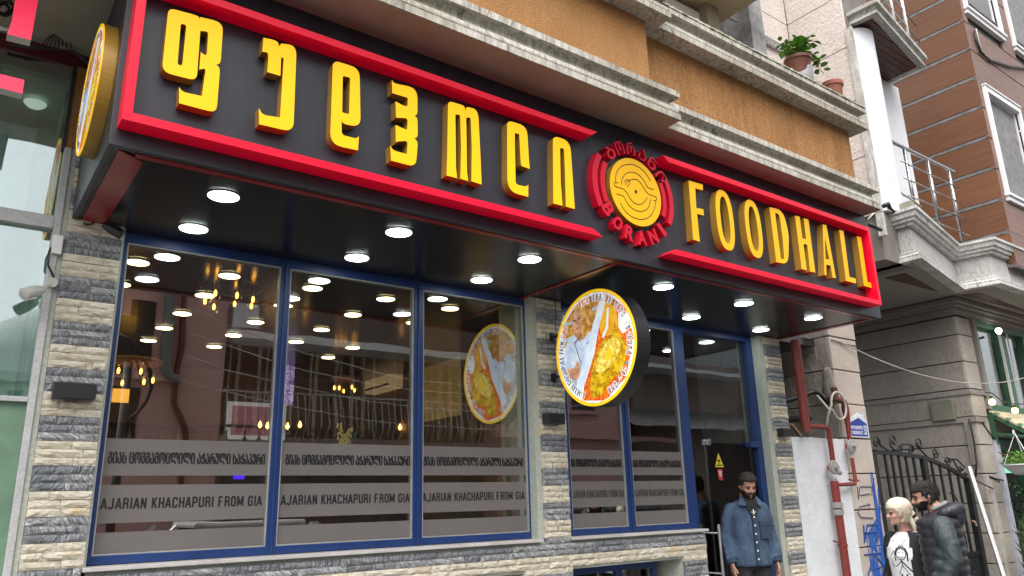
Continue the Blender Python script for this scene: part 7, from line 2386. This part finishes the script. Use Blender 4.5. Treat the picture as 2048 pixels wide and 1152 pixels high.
# ---- woman in white, profile to the left of the picture
q = at(1800, 1020, Y=-1.62)
wom = thing('person', 'white haired woman in a white printed T-shirt and black cardigan, facing left by the gate', 'person', (q.x + .03, -1.62, .0), radians(-97))
SK2 = skin_mat('skin_woman', (.60, .34, .27))
b = MB()
Hw = head_frame(Vector((0, -.045, 1.330)), radians(-36), radians(2), 0, .93)
head_parts(b, Hw, .92)
limb(b, [(0, .03, 1.235), (0, .0, 1.35)], [.055, .050], 16)
b.loft([(0, 0, .78, .16, .12), (0, 0, .98, .155, .115), (0, -.01, 1.12, .165, .13), (0, .01, 1.22, .15, .10), (0, .02, 1.27, .10, .07)], n=20)
warm = []
for s in (-1, 1):
    el = Vector((s * .22, .06, .98)); wr = Vector((s * .20, -.10, .80)); warm.append((s, el, wr))
    limb(b, [(s * .155, .015, 1.215), el, wr], [.044, .036, .024], 12)
    hand(b, wr, (wr - el).normalized() + Vector((0, 0, -.4)), (-s, 0, 0), (0, -1, 0), .88)
    limb(b, [(s * .08, 0, .82), (s * .09, 0, .44), (s * .09, .02, .06)], [.085, .055, .038], 14)
    limb(b, [(s * .09, .02, .03), (s * .1, -.13, .025)], [.032, .030], 10)
fuse(b, 'body', SK2, wom, .0065, 3)
WT = cloth_mat('white_tshirt', (.74, .74, .78), (.80, .80, .82), 6, .02)
b = MB(); b.loft([(0, -.005, .74, .188, .150), (0, -.008, .90, .180, .145), (0, -.018, 1.06, .182, .155), (0, -.012, 1.14, .178, .145), (0, .005, 1.21, .160, .115), (0, .015, 1.255, .105, .082), (0, .018, 1.272, .070, .062)], n=30)
for (s, el, wr) in warm: limb(b, [(s * .150, .015, 1.19), (s * .19, .04, 1.08)], [.062, .058], 14)
fuse(b, 'tshirt', WT, wom, .010, 4)
# stick figure print: proud strokes following the chest
def chest(x, z):
    zt_ = [(.74, .188, .150, -.005), (.90, .180, .145, -.008), (1.06, .182, .155, -.018), (1.14, .178, .145, -.012), (1.21, .16, .115, .005)]
    for i in range(len(zt_) - 1):
        if zt_[i][0] <= z <= zt_[i + 1][0]:
            u = (z - zt_[i][0]) / (zt_[i + 1][0] - zt_[i][0]); rx, ry, cy = [zt_[i][k] + (zt_[i + 1][k] - zt_[i][k]) * u for k in (1, 2, 3)]
            return Vector((x, cy - ry * sqrt(max(0.02, 1 - (x / rx) ** 2)) + .001, z))
    return Vector((x, -.15, z))


b = MB()
cx = .035
def st(pts, r=.0045): b.tube([chest(cx + p[0], p[1]) for p in pts], r, 6)
st([(.042 * cos(a), 1.085 + .045 * sin(a)) for a in [k * .4 for k in range(17)]], .004)
st([(-.05, 1.03), (-.052, 1.09), (-.035, 1.13), (0, 1.145), (.035, 1.13), (.052, 1.09), (.05, 1.03)], .007)
st([(-.02, 1.145), (-.01, 1.165), (0, 1.145), (.012, 1.165), (.02, 1.145)], .004)
st([(-.018, 1.095), (-.012, 1.10)]); st([(.016, 1.095), (.020, 1.10)]); st([(-.02, 1.065), (0, 1.055), (.02, 1.065)], .003)
st([(0, 1.04), (0, .985)]); st([(0, 1.03), (-.05, .985), (-.09, .985), (-.085, 1.08), (-.06, 1.11)], .004); st([(0, 1.03), (.04, .98), (.07, .94)], .006)
st([(0, .99), (-.045, .92), (.045, .92), (0, .99)], .004)
st([(-.02, .92), (-.025, .86), (-.03, .81), (-.05, .80)], .007); st([(.02, .92), (.03, .86), (.03, .82), (.05, .81)], .007)
tag(b.obj('drawing_print', M_PRINT, wom), kind='stuff')
CB = cloth_mat('black_knit', (.012, .012, .014), (.020, .020, .024), 7, .02)
b = MB()
n = 26; rings = [(.72, .205, .165, -.0), (.90, .198, .158, .0), (1.06, .200, .160, -.006), (1.15, .192, .150, .0), (1.21, .172, .122, .010), (1.255, .118, .092, .018), (1.275, .080, .075, .022)]
a0, a1 = radians(-58), radians(238)
vo, vi = [], []
for (z, rx, ry, cy) in rings:
    for j in range(n + 1):
        t = a0 + (a1 - a0) * j / n
        vo.append((rx * cos(t), cy + ry * sin(t), z)); vi.append(((rx - .008) * cos(t), cy + (ry - .008) * sin(t), z))
m_ = n + 1; k = len(rings); fs = []
for i in range(k - 1):
    for j in range(n):
        fs.append((i * m_ + j, i * m_ + j + 1, (i + 1) * m_ + j + 1, (i + 1) * m_ + j))
        o_ = k * m_; fs.append((o_ + (i + 1) * m_ + j, o_ + (i + 1) * m_ + j + 1, o_ + i * m_ + j + 1, o_ + i * m_ + j))
    for j in (0, n): fs.append((i * m_ + j, (i + 1) * m_ + j, k * m_ + (i + 1) * m_ + j, k * m_ + i * m_ + j))
for i in (0, k - 1):
    for j in range(n): fs.append((i * m_ + j, i * m_ + j + 1, k * m_ + i * m_ + j + 1, k * m_ + i * m_ + j))
b.add(vo + vi, fs)
b.obj('cardigan', CB, wom, smooth=True, angle=60)
for (s, el, wr) in warm:
    b = MB(); limb(b, [(s * .150, .018, 1.195), (s * .19, .035, 1.09), el, wr + (el - wr) * .1], [.072, .068, .056, .042], 16); b.obj('sleeve', CB, wom, smooth=True)
b = MB(); b.loft([(0, 0, .70, .165, .125), (0, 0, .80, .17, .13)], n=20)
for s in (-1, 1): limb(b, [(s * .085, 0, .74), (s * .09, 0, .42), (s * .09, .02, .12)], [.095, .07, .055], 16)
fuse(b, 'trousers', cloth_mat('dark_trousers', (.02, .022, .03), (.03, .032, .04), 8, .02), wom, .012, 3)
for s in (-1, 1):
    b = MB(); b.loft([(s * .095, -.04, 0, .04, .12), (s * .095, -.04, .035, .042, .12), (s * .095, 0, .07, .036, .07)], n=18); b.obj('shoe', M_BLACK, wom, smooth=True)
eyes(wom, Hw)
BL = hair_mat('white_blonde_hair', (.62, .52, .36), (.86, .80, .68))


def w_hair(t, z):
    f = front(t)
    lim = .140 if f > .6 else (.108 if f > .3 else (.070 if f > -.2 else .02))
    return 1.25 if z > lim else 0


shell(wom, 'hair', Hw, w_hair, BL, .011, .005, seed=5, strand=.045)
b = MB()
limb(b, [Hw @ Vector((0, .095, .10)), Hw @ Vector((0, .13, .04)), Hw @ Vector((.0, .155, -.03)), Hw @ Vector((0, .165, -.09))], [.040, .036, .026, .010], 14)
limb(b, [Hw @ Vector((.03, .08, .06)), Hw @ Vector((.045, .10, -.02)), Hw @ Vector((.05, .10, -.08))], [.022, .018, .008], 10)
limb(b, [Hw @ Vector((-.04, .07, .05)), Hw @ Vector((-.055, .08, -.02)), Hw @ Vector((-.06, .06, -.07))], [.020, .016, .007], 10)
b.obj('ponytail', BL, wom, smooth=True)
b = MB(); b.tube([Hw @ Vector((0, .112, .075)), Hw @ Vector((0, .124, .055))], [.041, .040], 14); b.obj('hair_tie', M_DKMETAL, wom)
for s in (-1, 1):
    b = MB(); b.tube([Hw @ Vector((s * .015, -.098, .120)), Hw @ Vector((s * .032, -.093, .125)), Hw @ Vector((s * .048, -.079, .119))], [.002, .003, .002], 6); b.obj('eyebrow', BL, wom, smooth=True)
b = MB(); b.tube([Hw @ Vector((-.017, -.0915, .044)), Hw @ Vector((0, -.098, .045)), Hw @ Vector((.017, -.0915, .044))], [.003, .0045, .003], 8); b.obj('lips', simple('lip', (.45, .16, .14), .4, bst=0), wom, smooth=True)
b = MB(); b.tube([(-.062, -.05, 1.255), (-.05, -.118, 1.19), (-.01, -.158, 1.10), (.03, -.158, 1.10), (.055, -.118, 1.19), (.065, -.05, 1.255)], .0025, 5); b.obj('necklace', M_CABLE, wom)

# ---- man in a dark hooded puffer waistcoat, seen from behind on his left
q = at(1868, 1020, Y=-2.0)
m2 = thing('person', 'dark haired bearded man in a black hooded puffer waistcoat, seen from behind at the right', 'person', (q.x + .03, -2.0, .0), radians(-150))
b = MB()
Hn = head_frame(Vector((0, -.055, 1.452)), radians(12), radians(6), 0, 1.0)
head_parts(b, Hn, 1.04)
limb(b, [(0, .03, 1.36), (0, -.01, 1.48)], [.066, .060], 16)
b.loft([(0, 0, .86, .165, .12), (0, 0, 1.05, .165, .12), (0, 0, 1.22, .165, .11), (0, .01, 1.32, .16, .09), (0, .015, 1.38, .09, .07)], n=20)
narm = []
for s in (-1, 1):
    el = Vector((s * .275, .05, 1.07)); wr = Vector((s * .26, -.08, .83)); narm.append((s, el, wr))
    limb(b, [(s * .18, .01, 1.32), el, wr], [.040, .036, .027], 12)
    hand(b, wr, (wr - el).normalized() + Vector((0, 0, -.5)), (-s, 0, 0), (0, -1, 0), 1.0)
    limb(b, [(s * .09, 0, .90), (s * .10, 0, .48), (s * .11, .02, .06)], [.088, .058, .040], 14)
    limb(b, [(s * .11, .02, .035), (s * .12, -.16, .03)], [.035, .035], 10)
fuse(b, 'body', SK1, m2, .0065, 3)
SL = cloth_mat('slate_sleeve', (.030, .042, .046), (.042, .056, .060), 9, .03, .55)
for (s, el, wr) in narm:
    b = MB(); limb(b, [(s * .185, .012, 1.325), (s * .245, .025, 1.22), el, wr + (el - wr) * .05], [.088, .080, .068, .052], 18)
    for k in range(4):
        c_ = Vector((s * .245, .025, 1.2)).lerp(wr, k / 4.0); limb(b, [c_ + Vector((-.03, -.03, .01)), c_ + Vector((.03, .03, -.01))], [.055, .055], 10)
    fuse(b, 'sleeve', SL, m2, .010, 5)
PF = cloth_mat('black_puffer', (.022, .022, .030), (.034, .034, .044), 10, .015, .45)
b = MB()
for k in range(8):   # quilted rolls
    z = .80 + k * .072; wd = .205 + .012 * sin(k * .8)
    b.loft([(0, .005, z - .002, wd * .93, .150), (0, .005, z + .016, wd + .006, .170), (0, .005, z + .040, wd + .010, .175), (0, .005, z + .062, wd + .004, .168), (0, .005, z + .078, wd * .93, .150)], n=30)
b.loft([(0, .01, 1.35, .20, .150), (0, .014, 1.40, .165, .125), (0, .016, 1.43, .10, .09)], n=26)
fuse(b, 'puffer_waistcoat', PF, m2, .011, 2)
b = MB()   # hood resting on the shoulders
hp_ = []
for k in range(13):
    a = radians(-200 + 220 * k / 12)
    hp_.append(Vector((.115 * cos(a), .045 + .125 * sin(-a) * .95, 1.425 + .03 * sin(-a))))
b.tube(hp_, [.030, .044, .052, .056, .060, .062, .062, .062, .060, .056, .052, .044, .030], 14)
b.loft([(0, .135, 1.30, .05, .02), (0, .15, 1.34, .105, .05), (0, .145, 1.40, .125, .065), (0, .125, 1.46, .11, .05), (0, .11, 1.485, .06, .02)], n=20)
fuse(b, 'hood', PF, m2, .010, 4)
b = MB(); b.tube([(-.085, -.035, 1.455), (-.06, .065, 1.500), (0, .085, 1.51), (.06, .065, 1.500), (.085, -.035, 1.455)], .016, 8); b.obj('hood_lining', simple('pale_grey_lining', (.30, .32, .31), .8), m2, smooth=True)
b = MB(); b.loft([(0, 0, .70, .165, .12), (0, 0, .88, .175, .13)], n=20)
for s in (-1, 1): limb(b, [(s * .09, 0, .80), (s * .10, 0, .48), (s * .11, .02, .12)], [.102, .078, .060], 16)
fuse(b, 'trousers', cloth_mat('charcoal_trousers', (.02, .02, .022), (.03, .03, .033), 8, .02), m2, .012, 3)
for s in (-1, 1):
    b = MB(); b.loft([(s * .115, -.05, 0, .045, .135), (s * .115, -.05, .04, .047, .135), (s * .115, -.01, .08, .04, .08)], n=18); b.obj('shoe', M_BLACK, m2, smooth=True)
eyes(m2, Hn)


def n_hair(t, z):
    f = front(t)
    lim = .150 if f > .5 else (.112 if f > .15 else (.085 if f > -.15 else .035))
    return .8 if z > lim else 0


HD = hair_mat('short_dark_hair', (.012, .010, .010), (.055, .045, .042))
shell(m2, 'hair', Hn, n_hair, HD, .012, .003, seed=7)
shell(m2, 'beard', Hn, lambda t, z: .8 if (front(t) > -.05 and z < (.078 if front(t) < .7 else .058)) else 0, HD, .009, .003, seed=8)
for s in (-1, 1):
    b = MB(); b.tube([Hn @ Vector((s * .015, -.098, .121)), Hn @ Vector((s * .032, -.094, .126)), Hn @ Vector((s * .050, -.078, .120))], [.004, .005, .003], 6); b.obj('eyebrow', HD, m2, smooth=True)
